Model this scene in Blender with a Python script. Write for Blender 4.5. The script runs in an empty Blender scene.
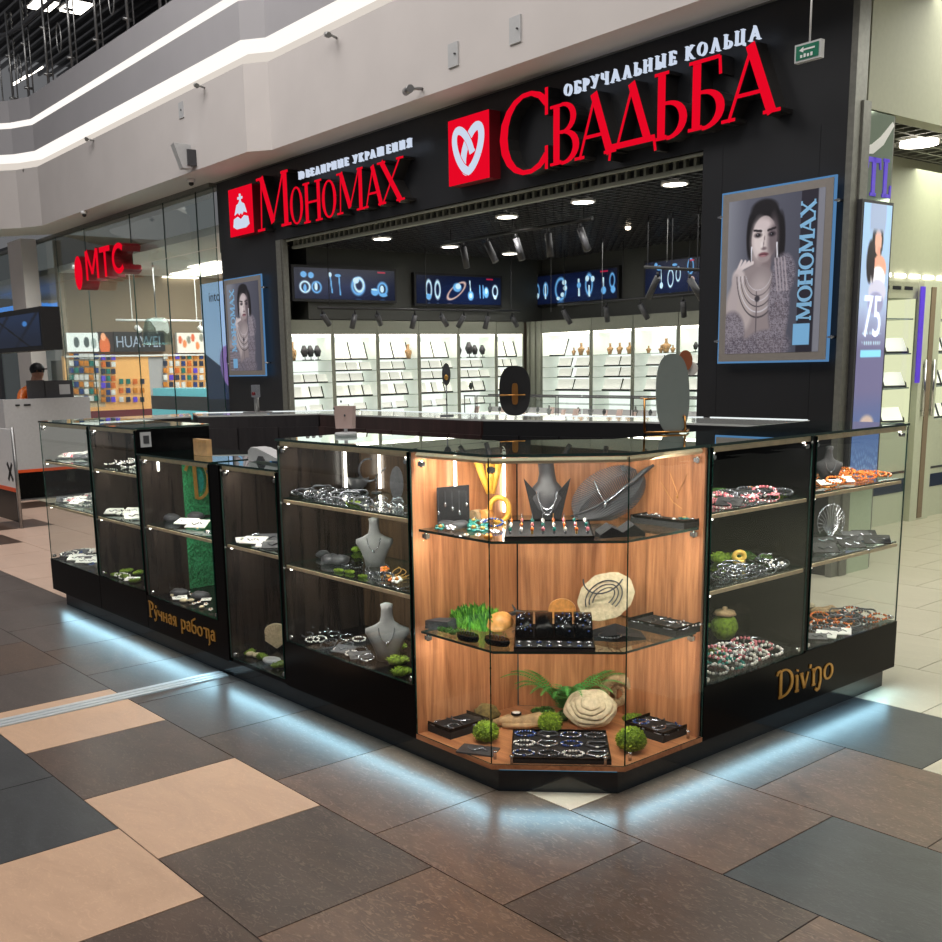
import bpy, math, random
import numpy as np
from math import sin, cos, pi, radians, atan2, hypot, sqrt
from mathutils import Vector, Matrix
random.seed(7)
SC = bpy.context.scene
COL = SC.collection

# ------------------------------------------------------------------ camera
FP, CX, CY = 1046.871, 424.424, 567.284
YAW, PIT, ROL = -0.892053, 0.190403, -0.0227884
EYE = Vector((0, 0, 1.5))
_fw = Vector((sin(YAW), cos(YAW), 0)); _rt = Vector((cos(YAW), -sin(YAW), 0)); _up = Vector((0, 0, 1))
_f = _fw * cos(PIT) - _up * sin(PIT); _u = _up * cos(PIT) + _fw * sin(PIT)
CR = _rt * cos(ROL) + _u * sin(ROL); CU = _u * cos(ROL) - _rt * sin(ROL); CF = _f
cd = bpy.data.cameras.new('camera'); cam = bpy.data.objects.new('camera', cd); COL.objects.link(cam)
cd.sensor_width = 36; cd.lens = FP * 36 / 942; cd.shift_x = (471 - CX) / 942; cd.shift_y = (CY - 471) / 942
cd.clip_end = 200; cd.clip_start = 0.05
m = Matrix((CR, CU, -CF)).transposed().to_4x4(); m.translation = EYE; cam.matrix_world = m
SC.camera = cam
# ------------------------------------------------------------------ world, exposure, big lights
SC.view_settings.view_transform = 'Standard'; SC.view_settings.look = 'None'
SC.view_settings.gamma = 1; SC.view_settings.use_curve_mapping = False
SC.view_settings.exposure = 0.25
try: SC.cycles.transparent_max_bounces = 28; SC.cycles.max_bounces = 8; SC.cycles.sample_clamp_indirect = 4
except Exception: pass
W = bpy.data.worlds.new('world'); SC.world = W; W.use_nodes = True
W.node_tree.nodes['Background'].inputs[0].default_value = (0.95, 0.96, 1.0, 1)
W.node_tree.nodes['Background'].inputs[1].default_value = 0.12

def area(name, loc, target, sx, sy, power, color=(1, 1, 1), spread=180):
    L = bpy.data.lights.new(name, 'AREA'); L.shape = 'RECTANGLE'; L.size = sx; L.size_y = sy
    L.energy = power; L.color = color; L.spread = radians(spread)
    o = bpy.data.objects.new(name, L); COL.objects.link(o); o.location = loc
    d = (Vector(target) - Vector(loc)).normalized()
    o.rotation_euler = d.to_track_quat('-Z', 'Y').to_euler(); return o
def spot(name, loc, target, power, color=(1, 1, 1), ang=70, blend=.6, r=.03):
    L = bpy.data.lights.new(name, 'SPOT'); L.energy = power; L.color = color; L.spot_size = radians(ang)
    L.spot_blend = blend; L.shadow_soft_size = r
    o = bpy.data.objects.new(name, L); COL.objects.link(o); o.location = loc
    o.rotation_euler = (Vector(target) - Vector(loc)).normalized().to_track_quat('-Z', 'Y').to_euler(); return o
area('overhead_fill', (-2.0, 0.5, 9.0), (-3.0, 1.5, 0), 6, 6, 520, (1, .94, .87))  # unseen area lights standing in for the general overhead mall light
area('overhead_fill', (-11, 1.5, 9.0), (-12, 2.5, 0), 8, 4, 420, (1, .96, .92))
area('passage_fill', (-1.5, 8.5, 3.6), (-1.9, 8.5, 0), 2, 5, 110, (1, .98, .86))  # unseen area light added over the passage on the right

# ------------------------------------------------------------------ frames
class Frame:
    def __init__(s, ox=0, oy=0, ang=0): s.ox, s.oy, s.a = ox, oy, ang; s.c, s.s = cos(ang), sin(ang)
    def w(s, p): return Vector((s.ox + p[0] * s.c - p[1] * s.s, s.oy + p[0] * s.s + p[1] * s.c, p[2]))
    def l(s, p): x, y = p[0] - s.ox, p[1] - s.oy; return Vector((x * s.c + y * s.s, -x * s.s + y * s.c, p[2]))
K0 = Frame()                                   # kiosk, world axes
ST = Frame(0, 0, -0.0241344)                   # the shop row behind, turned 1.4 degrees
KR = Frame(-2.243, 0, pi / 2)                  # right-hand face of the kiosk: u = +y, v = -x
def ray(x, y): return (x - CX) / FP * CR - (y - CY) / FP * CU + CF
def gz(x, y, z, fr=K0): d = ray(x, y); return fr.l(EYE + d * ((z - EYE.z) / d.z))
def onv(x, y, v, fr=ST):                       # point of the plane v = const of a frame seen at a pixel
    d = ray(x, y); n = Vector((-fr.s, fr.c, 0)); o = Vector((fr.ox, fr.oy, 0))
    return fr.l(EYE + d * ((v - (EYE - o).dot(n)) / d.dot(n)))
def onu(x, y, u, fr=ST):
    d = ray(x, y); n = Vector((fr.c, fr.s, 0)); o = Vector((fr.ox, fr.oy, 0))
    return fr.l(EYE + d * ((u - (EYE - o).dot(n)) / d.dot(n)))

# ------------------------------------------------------------------ materials
def lin(c): return tuple((v / 255 / 12.92 if v <= 10 else ((v / 255 + .055) / 1.055) ** 2.4) for v in c)
def nt(name):
    m = bpy.data.materials.new(name); m.use_nodes = True; t = m.node_tree; t.nodes.clear()
    out = t.nodes.new('ShaderNodeOutputMaterial'); return m, t, out
def N(t, ty, **kw):
    n = t.nodes.new(ty)
    for k, v in kw.items():
        if k in n.inputs: n.inputs[k].default_value = v
        else: setattr(n, k, v)
    return n
def mat(name, rgb, rough=.5, metal=0, emit=None, es=0, var=.12, vs=30, bump=0, spec=.5, coat=0):
    m, t, out = nt(name); b = N(t, 'ShaderNodeBsdfPrincipled'); c = lin(rgb)
    b.inputs['Roughness'].default_value = rough; b.inputs['Metallic'].default_value = metal
    b.inputs['Specular IOR Level'].default_value = spec; b.inputs['Coat Weight'].default_value = coat
    if emit is not None:
        b.inputs['Emission Color'].default_value = (*lin(emit), 1); b.inputs['Emission Strength'].default_value = es
    tc = N(t, 'ShaderNodeTexCoord'); no = N(t, 'ShaderNodeTexNoise'); no.inputs['Scale'].default_value = vs; no.inputs['Detail'].default_value = 4
    t.links.new(tc.outputs['Object'], no.inputs['Vector'])
    r = N(t, 'ShaderNodeValToRGB'); r.color_ramp.elements[0].position = .3; r.color_ramp.elements[1].position = .7
    r.color_ramp.elements[0].color = (*[v * (1 - var) for v in c], 1); r.color_ramp.elements[1].color = (*[min(1, v * (1 + var)) for v in c], 1)
    t.links.new(no.outputs['Fac'], r.inputs['Fac']); t.links.new(r.outputs['Color'], b.inputs['Base Color'])
    if bump:
        bp = N(t, 'ShaderNodeBump'); bp.inputs['Strength'].default_value = bump; bp.inputs['Distance'].default_value = .004
        t.links.new(no.outputs['Fac'], bp.inputs['Height']); t.links.new(bp.outputs['Normal'], b.inputs['Normal'])
    t.links.new(b.outputs[0], out.inputs[0]); return m
def emi(name, rgb, s):
    m, t, out = nt(name); e = N(t, 'ShaderNodeEmission'); e.inputs[0].default_value = (*lin(rgb), 1); e.inputs[1].default_value = s
    t.links.new(e.outputs[0], out.inputs[0]); return m
def glass(name, tint, refl=1.0, f0=.04):
    m, t, out = nt(name); lw = N(t, 'ShaderNodeLayerWeight'); lw.inputs['Blend'].default_value = .5
    p = N(t, 'ShaderNodeMath', operation='POWER'); p.inputs[1].default_value = 5
    a = N(t, 'ShaderNodeMath', operation='MULTIPLY_ADD'); a.inputs[1].default_value = (1 - f0) * refl; a.inputs[2].default_value = f0 * refl; a.use_clamp = True
    t.links.new(lw.outputs['Facing'], p.inputs[0]); t.links.new(p.outputs[0], a.inputs[0])
    tr = N(t, 'ShaderNodeBsdfTransparent'); tr.inputs[0].default_value = (*tint, 1)
    gl = N(t, 'ShaderNodeBsdfGlossy'); gl.inputs['Roughness'].default_value = 0.0; gl.inputs[0].default_value = (.95, 1, .98, 1)
    mx = N(t, 'ShaderNodeMixShader'); t.links.new(a.outputs[0], mx.inputs[0]); t.links.new(tr.outputs[0], mx.inputs[1]); t.links.new(gl.outputs[0], mx.inputs[2])
    t.links.new(mx.outputs[0], out.inputs[0]); return m
def wood(name, c0, c1, rough=.4, axis='z', seam=.3, coat=0):
    m, t, out = nt(name); b = N(t, 'ShaderNodeBsdfPrincipled'); b.inputs['Roughness'].default_value = rough; b.inputs['Coat Weight'].default_value = coat
    tc = N(t, 'ShaderNodeTexCoord'); mp = N(t, 'ShaderNodeMapping'); sc = {'z': (14, 14, .9), 'x': (.9, 14, 14)}[axis]
    mp.inputs['Scale'].default_value = sc; t.links.new(tc.outputs['Object'], mp.inputs[0])
    n1 = N(t, 'ShaderNodeTexNoise'); n1.inputs['Scale'].default_value = 1.4; n1.inputs['Detail'].default_value = 6; n1.inputs['Distortion'].default_value = 1.2
    n2 = N(t, 'ShaderNodeTexNoise'); n2.inputs['Scale'].default_value = 9; n2.inputs['Detail'].default_value = 5
    t.links.new(mp.outputs[0], n1.inputs['Vector']); t.links.new(mp.outputs[0], n2.inputs['Vector'])
    ad = N(t, 'ShaderNodeMath', operation='MULTIPLY_ADD'); ad.inputs[1].default_value = .35; t.links.new(n2.outputs['Fac'], ad.inputs[0]); t.links.new(n1.outputs['Fac'], ad.inputs[2])
    r = N(t, 'ShaderNodeValToRGB'); r.color_ramp.elements[0].position = .45; r.color_ramp.elements[1].position = .85
    r.color_ramp.elements[0].color = (*lin(c0), 1); r.color_ramp.elements[1].color = (*lin(c1), 1)
    t.links.new(ad.outputs[0], r.inputs[0]); t.links.new(r.outputs[0], b.inputs['Base Color']); t.links.new(b.outputs[0], out.inputs[0]); return m
def stone(name, c, var=.34, rough=.30, vein=1.0):
    m, t, out = nt(name); b = N(t, 'ShaderNodeBsdfPrincipled'); b.inputs['Specular IOR Level'].default_value = .42
    tc = N(t, 'ShaderNodeTexCoord'); c = lin(c)
    mp = N(t, 'ShaderNodeMapping'); mp.inputs['Scale'].default_value = (1.0, 2.4, 1); t.links.new(tc.outputs['Object'], mp.inputs[0])
    n1 = N(t, 'ShaderNodeTexNoise'); n1.inputs['Scale'].default_value = 2.2; n1.inputs['Detail'].default_value = 9; n1.inputs['Roughness'].default_value = .7; n1.inputs['Distortion'].default_value = 1.0
    n2 = N(t, 'ShaderNodeTexNoise'); n2.inputs['Scale'].default_value = 22; n2.inputs['Detail'].default_value = 6; n2.inputs['Distortion'].default_value = 2.5
    for n in (n1, n2): t.links.new(mp.outputs[0], n.inputs['Vector'])
    r = N(t, 'ShaderNodeValToRGB'); r.color_ramp.elements[0].position = .3; r.color_ramp.elements[1].position = .72
    r.color_ramp.elements[0].color = (*[v * (1 - var) for v in c], 1); r.color_ramp.elements[1].color = (*[min(1, v * (1 + var)) for v in c], 1)
    r2 = N(t, 'ShaderNodeValToRGB'); r2.color_ramp.elements[0].position = .54; r2.color_ramp.elements[1].position = .66
    r2.color_ramp.elements[0].color = (0, 0, 0, 1); r2.color_ramp.elements[1].color = (1, 1, 1, 1)
    mx = N(t, 'ShaderNodeMixRGB'); mx.inputs[2].default_value = (*[min(1, v * 1.6 + .025) for v in c], 1)
    t.links.new(n1.outputs['Fac'], r.inputs[0]); t.links.new(n2.outputs['Fac'], r2.inputs[0])
    ml = N(t, 'ShaderNodeMath', operation='MULTIPLY'); ml.inputs[1].default_value = vein; t.links.new(r2.outputs[0], ml.inputs[0])
    t.links.new(ml.outputs[0], mx.inputs[0]); t.links.new(r.outputs[0], mx.inputs[1]); t.links.new(mx.outputs[0], b.inputs['Base Color'])
    rr = N(t, 'ShaderNodeMapRange'); rr.inputs['To Min'].default_value = rough - .07; rr.inputs['To Max'].default_value = rough + .12
    t.links.new(n2.outputs['Fac'], rr.inputs['Value']); t.links.new(rr.outputs[0], b.inputs['Roughness'])
    bp = N(t, 'ShaderNodeBump'); bp.inputs['Strength'].default_value = .12; bp.inputs['Distance'].default_value = .003
    t.links.new(n2.outputs['Fac'], bp.inputs['Height']); t.links.new(bp.outputs[0], b.inputs['Normal'])
    t.links.new(b.outputs[0], out.inputs[0]); return m
def colmat(name, es=0, rough=.4):                # printed or lit picture: colour from the picture's own attribute
    m, t, out = nt(name); a = N(t, 'ShaderNodeAttribute'); a.attribute_name = 'ink'
    b = N(t, 'ShaderNodeBsdfPrincipled'); b.inputs['Roughness'].default_value = rough
    t.links.new(a.outputs['Color'], b.inputs['Base Color'])
    if es: t.links.new(a.outputs['Color'], b.inputs['Emission Color']); b.inputs['Emission Strength'].default_value = es
    t.links.new(b.outputs[0], out.inputs[0]); return m

M = {}
M['black'] = mat('black_lacquer', (8, 8, 9), .2, var=.1, spec=.1)
M['blackmatte'] = mat('black_matte', (22, 22, 25), .5, var=.1)
M['facade'] = mat('facade_black', (27, 28, 32), .42, var=.08, vs=4)
M['plinth'] = mat('plinth_gloss', (16, 26, 34), .12, var=.1, spec=.7)
M['brownpanel'] = wood('dark_brown_laminate', (44, 30, 30), (66, 46, 45), .4)
M['charpanel'] = wood('charcoal_laminate', (38, 35, 38), (52, 48, 50), .45)
M['smoke'] = wood('smoked_oak', (20, 19, 19), (46, 41, 37), .2)
M['ash'] = wood('brown_smoked_oak', (48, 38, 30), (82, 64, 48), .25)
M['oak'] = wood('warm_oak', (134, 80, 48), (204, 140, 96), .38)
M['oakx'] = wood('warm_oak_deck', (150, 90, 55), (204, 140, 96), .38, 'x')
M['profile'] = mat('led_profile', (214, 190, 156), .4, .1)
M['striplight'] = mat('brushed_strip', (186, 192, 196), .38, .35, var=.04)
M['glass'] = glass('clear_glass', (.98, .992, .988), .65)
M['topglass'] = glass('counter_glass', (.80, .88, .86), 1.25, .06)
M['edge'] = mat('green_glass_edge', (26, 56, 50), .2, spec=.8)
M['shadeglass'] = glass('shop_glass', (.86, .90, .88), 1.1, .05)
M['chrome'] = mat('chrome', (210, 210, 212), .14, 1)
M['steel'] = mat('brushed_steel', (150, 150, 150), .35, .9)
M['greymetal'] = mat('grey_metal', (118, 118, 112), .45, .4)
M['led'] = emi('led_white', (255, 246, 232), 7)
M['ledwarm'] = emi('led_warm', (255, 236, 205), 7)
M['cove'] = emi('cove_light', (255, 248, 240), .95)
M['ledcyan'] = emi('led_cyan', (90, 180, 215), .5)
M['wallwhite'] = mat('white_plaster', (206, 200, 198), .7, var=.03, vs=2)
M['bandgrey'] = mat('grey_plaster', (168, 166, 170), .65, var=.03, vs=2)
M['white'] = mat('white_plastic', (225, 225, 225), .4, var=.03)
M['grey'] = mat('grey_plastic', (130, 130, 132), .5, var=.05)
M['lgrey'] = mat('light_grey_plastic', (185, 186, 188), .5, var=.04)
M['dgrey'] = mat('dark_grey', (60, 60, 64), .5, var=.08)
M['red'] = mat('red_acrylic', (96, 8, 18), .5, emit=(120, 8, 20), es=.06)
M['redlit'] = emi('red_letter_face', (228, 8, 36), .86)
M['whitelit'] = emi('white_letter_face', (214, 226, 246), .75)
M['bluelit'] = emi('blue_edge', (96, 146, 196), .62)
M['gold'] = mat('gold', (196, 150, 78), .3, .75, emit=(170, 120, 50), es=.12)
M['brass'] = mat('brass', (190, 135, 75), .28, .9)
M['silver'] = mat('silver', (178, 182, 190), .25, .85)
M['darksilver'] = mat('oxidised_silver', (90, 92, 98), .3, .8)
M['velvet'] = mat('black_velvet', (20, 20, 23), .8, var=.2)
M['greyvelvet'] = mat('grey_velvet', (104, 104, 104), .8, var=.1)
M['slate'] = mat('slate', (62, 62, 66), .55, var=.3, vs=60, bump=.6)
M['moss'] = mat('moss', (104, 130, 30), .95, var=.55, vs=90, bump=.8)
M['mossd'] = mat('dark_moss', (58, 84, 30), .95, var=.5, vs=90, bump=.8)
M['leaf'] = mat('leaf_green', (70, 138, 48), .6, var=.4, vs=40)
M['grassgreen'] = mat('artificial_grass', (44, 132, 84), .8, var=.6, vs=120, bump=1)
M['cream'] = mat('cream_shell', (206, 188, 156), .7, var=.18, vs=70, bump=.6)
M['creamd'] = mat('tan_shell', (168, 140, 104), .75, var=.35, vs=60, bump=.6)
M['bark'] = mat('driftwood', (182, 148, 108), .8, var=.4, vs=40, bump=.8)
M['amber'] = mat('amber', (204, 128, 40), .2, var=.35, vs=40)
M['orange'] = mat('orange_bead', (216, 110, 44), .25, var=.35, vs=80)
M['pink'] = mat('pink_bead', (214, 120, 130), .25, var=.3, vs=80)
M['blue'] = mat('blue_bead', (44, 70, 130), .2, var=.4, vs=80)
M['teal'] = mat('teal_stone', (36, 120, 110), .2, var=.4, vs=80)
M['pearl'] = mat('pearl', (232, 226, 220), .2, var=.08)
M['card'] = mat('white_card', (222, 220, 214), .6, var=.04)
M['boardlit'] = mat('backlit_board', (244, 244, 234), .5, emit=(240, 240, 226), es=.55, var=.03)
M['shelfback'] = emi('shelf_backlight', (240, 250, 240), 1.0)
M['shopwall'] = mat('shop_wall_grey', (62, 63, 60), .6, var=.05)
M['fascia'] = mat('cabinet_frame_grey', (128, 130, 118), .5, var=.04)
M['mirror'] = mat('mirror', (205, 220, 212), .02, 1, var=.01)
M['mirrorgrey'] = mat('mirror_back_glass', (134, 142, 138), .3, .1, var=.02)
M['beigewall'] = mat('beige_shop_wall', (166, 168, 146), .6, var=.03)
M['taupe'] = mat('taupe_wall', (128, 112, 92), .7, var=.05)
M['rose'] = mat('rose_panel', (200, 172, 166), .4, var=.04)
M['mtsorange'] = mat('orange_stripe', (228, 84, 28), .4, var=.03)
M['kraft'] = mat('kraft_card', (202, 160, 110), .6, var=.15)
M['skin'] = mat('skin', (190, 140, 115), .55, var=.05)
M['cellblack'] = mat('cell_ceiling_black', (84, 84, 88), .3, .4)
M['cellgrey'] = mat('cell_ceiling_grey', (120, 120, 112), .4, .2)

# ------------------------------------------------------------------ mesh builder
ORG = {}
class MB:
    def __init__(s): s.v = []; s.f = []; s.mi = []; s.smooth = []; s.cur = 0; s.sm = False
    def face(s, idx): s.f.append(idx); s.mi.append(s.cur); s.smooth.append(s.sm)
    def mat(s, i): s.cur = i; return s
    def quad(s, a, b, c, d): i = len(s.v); s.v += [tuple(a), tuple(b), tuple(c), tuple(d)]; s.face((i, i + 1, i + 2, i + 3)); return s
    def hexa(s, p, edge=None):
        i = len(s.v); s.v += [tuple(q) for q in p]
        fs = [(0, 3, 2, 1), (4, 5, 6, 7), (0, 1, 5, 4), (1, 2, 6, 5), (2, 3, 7, 6), (3, 0, 4, 7)]
        for k, f in enumerate(fs):
            c = s.cur
            if edge is not None and k not in edge[0]: s.cur = edge[1]
            s.face(tuple(i + j for j in f)); s.cur = c
        return s
    def box(s, x0, y0, z0, x1, y1, z1, edge=None):
        return s.hexa([(x0, y0, z0), (x1, y0, z0), (x1, y1, z0), (x0, y1, z0), (x0, y0, z1), (x1, y0, z1), (x1, y1, z1), (x0, y1, z1)], edge)
    def gbox(s, x0, y0, z0, x1, y1, z1):          # a pane: narrow faces get material 1
        d = [x1 - x0, y1 - y0, z1 - z0]; k = d.index(min(d)); return s.box(x0, y0, z0, x1, y1, z1, ({0: (3, 5), 1: (2, 4), 2: (0, 1)}[k], 1))
    def prism(s, pts, z0, z1, edge=None):         # plan polygon
        n = len(pts); i = len(s.v); s.v += [(p[0], p[1], z0) for p in pts] + [(p[0], p[1], z1) for p in pts]
        s.face(tuple(i + k for k in reversed(range(n)))); s.face(tuple(i + n + k for k in range(n)))
        c = s.cur
        if edge is not None: s.cur = edge
        for k in range(n): j = (k + 1) % n; s.face((i + k, i + j, i + n + j, i + n + k))
        s.cur = c; return s
    def poly(s, pts3, off):                       # any planar polygon extruded by vector off
        n = len(pts3); i = len(s.v); o = Vector(off); s.v += [tuple(p) for p in pts3] + [tuple(Vector(p) + o) for p in pts3]
        s.face(tuple(i + k for k in reversed(range(n)))); s.face(tuple(i + n + k for k in range(n)))
        for k in range(n): j = (k + 1) % n; s.face((i + k, i + j, i + n + j, i + n + k))
        return s
    def cyl(s, a, b, r, n=10, r2=None, cap=True):
        return s.tube([a, b], [r, r if r2 is None else r2], n, cap)
    def tube(s, pts, rs, n=8, cap=True, closed=False):
        pts = [Vector(p) for p in pts]; m = len(pts)
        if not hasattr(rs, '__len__'): rs = [rs] * m
        i0 = len(s.v); prev = None; sm = s.sm; 
        for k in range(m):
            if closed: d = pts[(k + 1) % m] - pts[k - 1]
            else: d = pts[min(k + 1, m - 1)] - pts[max(k - 1, 0)]
            d = d.normalized() if d.length > 1e-9 else Vector((0, 0, 1))
            if prev is None:
                a = d.cross(Vector((0, 0, 1)));
                if a.length < .05: a = d.cross(Vector((1, 0, 0)))
                a.normalize()
            else:
                a = prev - d * prev.dot(d); a.normalize()
            prev = a; b = d.cross(a)
            for j in range(n):
                t = 2 * pi * j / n; s.v.append(tuple(pts[k] + (a * cos(t) + b * sin(t)) * rs[k]))
        s.sm = n > 5
        for k in range(m if closed else m - 1):
            for j in range(n):
                q = (k + 1) % m
                s.face((i0 + k * n + j, i0 + k * n + (j + 1) % n, i0 + q * n + (j + 1) % n, i0 + q * n + j))
        s.sm = False
        if cap and not closed:
            s.face(tuple(i0 + j for j in reversed(range(n)))); s.face(tuple(i0 + (m - 1) * n + j for j in range(n)))
        s.sm = sm; return s
    def lathe(s, prof, n=20, c=(0, 0, 0), sx=1, sy=1):
        i0 = len(s.v)
        for r, z in prof:
            for j in range(n): t = 2 * pi * j / n; s.v.append((c[0] + r * cos(t) * sx, c[1] + r * sin(t) * sy, c[2] + z))
        sm = s.sm; s.sm = True
        for k in range(len(prof) - 1):
            for j in range(n): s.face((i0 + k * n + j, i0 + k * n + (j + 1) % n, i0 + (k + 1) * n + (j + 1) % n, i0 + (k + 1) * n + j))
        s.sm = False; s.face(tuple(i0 + j for j in reversed(range(n)))); s.face(tuple(i0 + (len(prof) - 1) * n + j for j in range(n)))
        s.sm = sm; return s
    def ball(s, c, rx, ry, rz, nu=12, nv=8, jit=0, rnd=random):
        i0 = len(s.v); sm = s.sm; s.sm = True
        for k in range(nv + 1):
            ph = -pi / 2 + pi * k / nv
            for j in range(nu):
                t = 2 * pi * j / nu; q = 1 + (rnd.random() - .5) * jit if 0 < k < nv else 1
                s.v.append((c[0] + rx * cos(ph) * cos(t) * q, c[1] + ry * cos(ph) * sin(t) * q, c[2] + rz * sin(ph) * q))
        for k in range(nv):
            for j in range(nu): s.face((i0 + k * nu + j, i0 + k * nu + (j + 1) % nu, i0 + (k + 1) * nu + (j + 1) % nu, i0 + (k + 1) * nu + j))
        s.sm = sm; return s
    def ribbon(s, pts, ws, mp, d0, d1, side=1):   # flat stroke with thickness: front material cur, sides material side
        n = len(pts); L = []; R = []
        for k in range(n):
            a = pts[max(k - 1, 0)]; b = pts[min(k + 1, n - 1)]; dx, dy = b[0] - a[0], b[1] - a[1]; q = hypot(dx, dy) or 1
            w = ws[k] / 2; L.append((pts[k][0] - dy / q * w, pts[k][1] + dx / q * w)); R.append((pts[k][0] + dy / q * w, pts[k][1] - dx / q * w))
        for k in range(n - 1):
            P = [mp(*R[k], d0), mp(*R[k + 1], d0), mp(*L[k + 1], d0), mp(*L[k], d0)]; Q = [mp(*R[k], d1), mp(*R[k + 1], d1), mp(*L[k + 1], d1), mp(*L[k], d1)]
            i = len(s.v); s.v += P + Q; c = s.cur
            s.face((i, i + 1, i + 2, i + 3)); s.cur = side
            s.face((i + 7, i + 6, i + 5, i + 4)); s.face((i, i + 4, i + 5, i + 1)); s.face((i + 2, i + 6, i + 7, i + 3))
            if k == 0: s.face((i + 3, i + 7, i + 4, i))
            if k == n - 2: s.face((i + 1, i + 5, i + 6, i + 2))
            s.cur = c
        return s
    def build(s, name, mats, parent=None, fr=K0, **tags):
        if not isinstance(mats, (list, tuple)): mats = [mats]
        me = bpy.data.meshes.new(name)
        if parent is not None: off = ORG[parent.name]
        else:
            A = np.array(s.v); off = Vector(((A[:, 0].min() + A[:, 0].max()) / 2, (A[:, 1].min() + A[:, 1].max()) / 2, A[:, 2].min()))
        me.from_pydata([(p[0] - off[0], p[1] - off[1], p[2] - off[2]) for p in s.v], [], s.f)
        for q in mats: me.materials.append(M[q] if isinstance(q, str) else q)
        me.polygons.foreach_set('material_index', s.mi); me.polygons.foreach_set('use_smooth', s.smooth); me.update()
        o = bpy.data.objects.new(name, me); COL.objects.link(o)
        if parent is not None: o.parent = parent
        else: o.location = fr.w(off); o.rotation_euler = (0, 0, fr.a)
        ORG[o.name] = off; set_tags(o, **tags); return o
def set_tags(o, label=None, cat=None, group=None, kind=None):
    if label: o['label'] = label
    if cat: o['category'] = cat
    if group: o['group'] = group
    if kind: o['kind'] = kind
    return o
def thing(name, loc, label, cat, group=None, fr=K0, kind=None):
    o = bpy.data.objects.new(name, None); COL.objects.link(o); o.location = fr.w(loc); o.rotation_euler = (0, 0, fr.a)
    o.empty_display_size = .05; ORG[o.name] = Vector(loc); return set_tags(o, label, cat, group, kind)
KIDS = {}
def copy_thing(root, loc, rz=0, label=None, cat=None, group=None, sc=1, rx=0, ry=0):
    """copy of a thing and of its parts; loc in world"""
    if root.name not in KIDS: KIDS[root.name] = [(c, [g for g in c.children]) for c in root.children]
    r = root.copy(); COL.objects.link(r); r.location = loc; r.rotation_euler = (rx, ry, rz)
    r.scale = (sc, sc, sc) if not hasattr(sc, '__len__') else sc
    for k in ('label', 'category', 'group'):
        if k in r: del r[k]
    set_tags(r, label, cat, group)
    for c, gs in KIDS[root.name]:
        d = c.copy(); COL.objects.link(d); d.parent = r
        for g in gs: e = g.copy(); COL.objects.link(e); e.parent = d
    return r
PROTO = []
def proto(o): PROTO.append(o); return o
def place(p, x, y, z, rz, label, cat, group=None, sc=1, rx=0, ry=0, fr=K0):
    return copy_thing(p, fr.w((x, y, z)), rz + fr.a, label, cat, group, sc, rx, ry)
def structure(mb, name, mats, fr=K0): return mb.build(name, mats, None, fr, kind='structure')
def picture(name, P, func, nu, nv, material, parent, fr=K0, off=None):
    """flat printed or lit picture, P = 4 corners (bl, br, tr, tl) in frame coordinates, func(u,v)->rgb 0-255, v down"""
    bl, br, tr, tl = [Vector(p) for p in P]; U, V = np.meshgrid(np.linspace(0, 1, nu), np.linspace(0, 1, nv))
    rgb = np.clip(func(U, V), 0, 255) / 255; rgb = np.where(rgb <= .04045, rgb / 12.92, ((rgb + .055) / 1.055) ** 2.4)
    vs = []; offv = ORG[parent.name]
    for j in range(nv):
        for i in range(nu):
            u, v = U[j, i], V[j, i]; p = (tl * (1 - u) + tr * u) * (1 - v) + (bl * (1 - u) + br * u) * v; vs.append(tuple(p - offv))
    fs = [(j * nu + i, (j + 1) * nu + i, (j + 1) * nu + i + 1, j * nu + i + 1) for j in range(nv - 1) for i in range(nu - 1)]
    me = bpy.data.meshes.new(name); me.from_pydata(vs, [], fs); at = me.color_attributes.new('ink', 'FLOAT_COLOR', 'POINT')
    at.data.foreach_set('color', np.concatenate([rgb.reshape(-1, 3), np.ones((nu * nv, 1))], 1).ravel().astype(np.float32))
    me.materials.append(material); me.update(); o = bpy.data.objects.new(name, me); COL.objects.link(o); o.parent = parent; ORG[o.name] = offv; return o
def base(U, c): return np.ones(U.shape + (3,)) * np.array(c, float)
def blend(img, mask, c): return img * (1 - mask[..., None]) + np.array(c, float) * mask[..., None]
def ell(U, V, cx, cy, rx, ry, soft=.08, rot=0):
    x, y = U - cx, V - cy; c, s = cos(rot), sin(rot); a = (x * c + y * s) / rx; b = (-x * s + y * c) / ry
    return np.clip((1 - np.sqrt(a * a + b * b)) / soft + .5, 0, 1)
def ringm(U, V, cx, cy, rx, ry, w, rot=0):
    x, y = U - cx, V - cy; c, s = cos(rot), sin(rot); a = (x * c + y * s) / rx; b = (-x * s + y * c) / ry
    return np.clip(1.2 - np.abs(np.sqrt(a * a + b * b) - 1) / w, 0, 1)
def linem(U, V, x0, y0, x1, y1, w, asp=1):
    dx, dy = x1 - x0, (y1 - y0) * asp; L = dx * dx + dy * dy + 1e-9; t = np.clip(((U - x0) * dx + (V - y0) * asp * dy) / L, 0, 1)
    d = np.hypot(U - x0 - t * dx, (V - y0) * asp - t * dy); return np.clip((w - d) / (w * .4) + .3, 0, 1)

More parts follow.
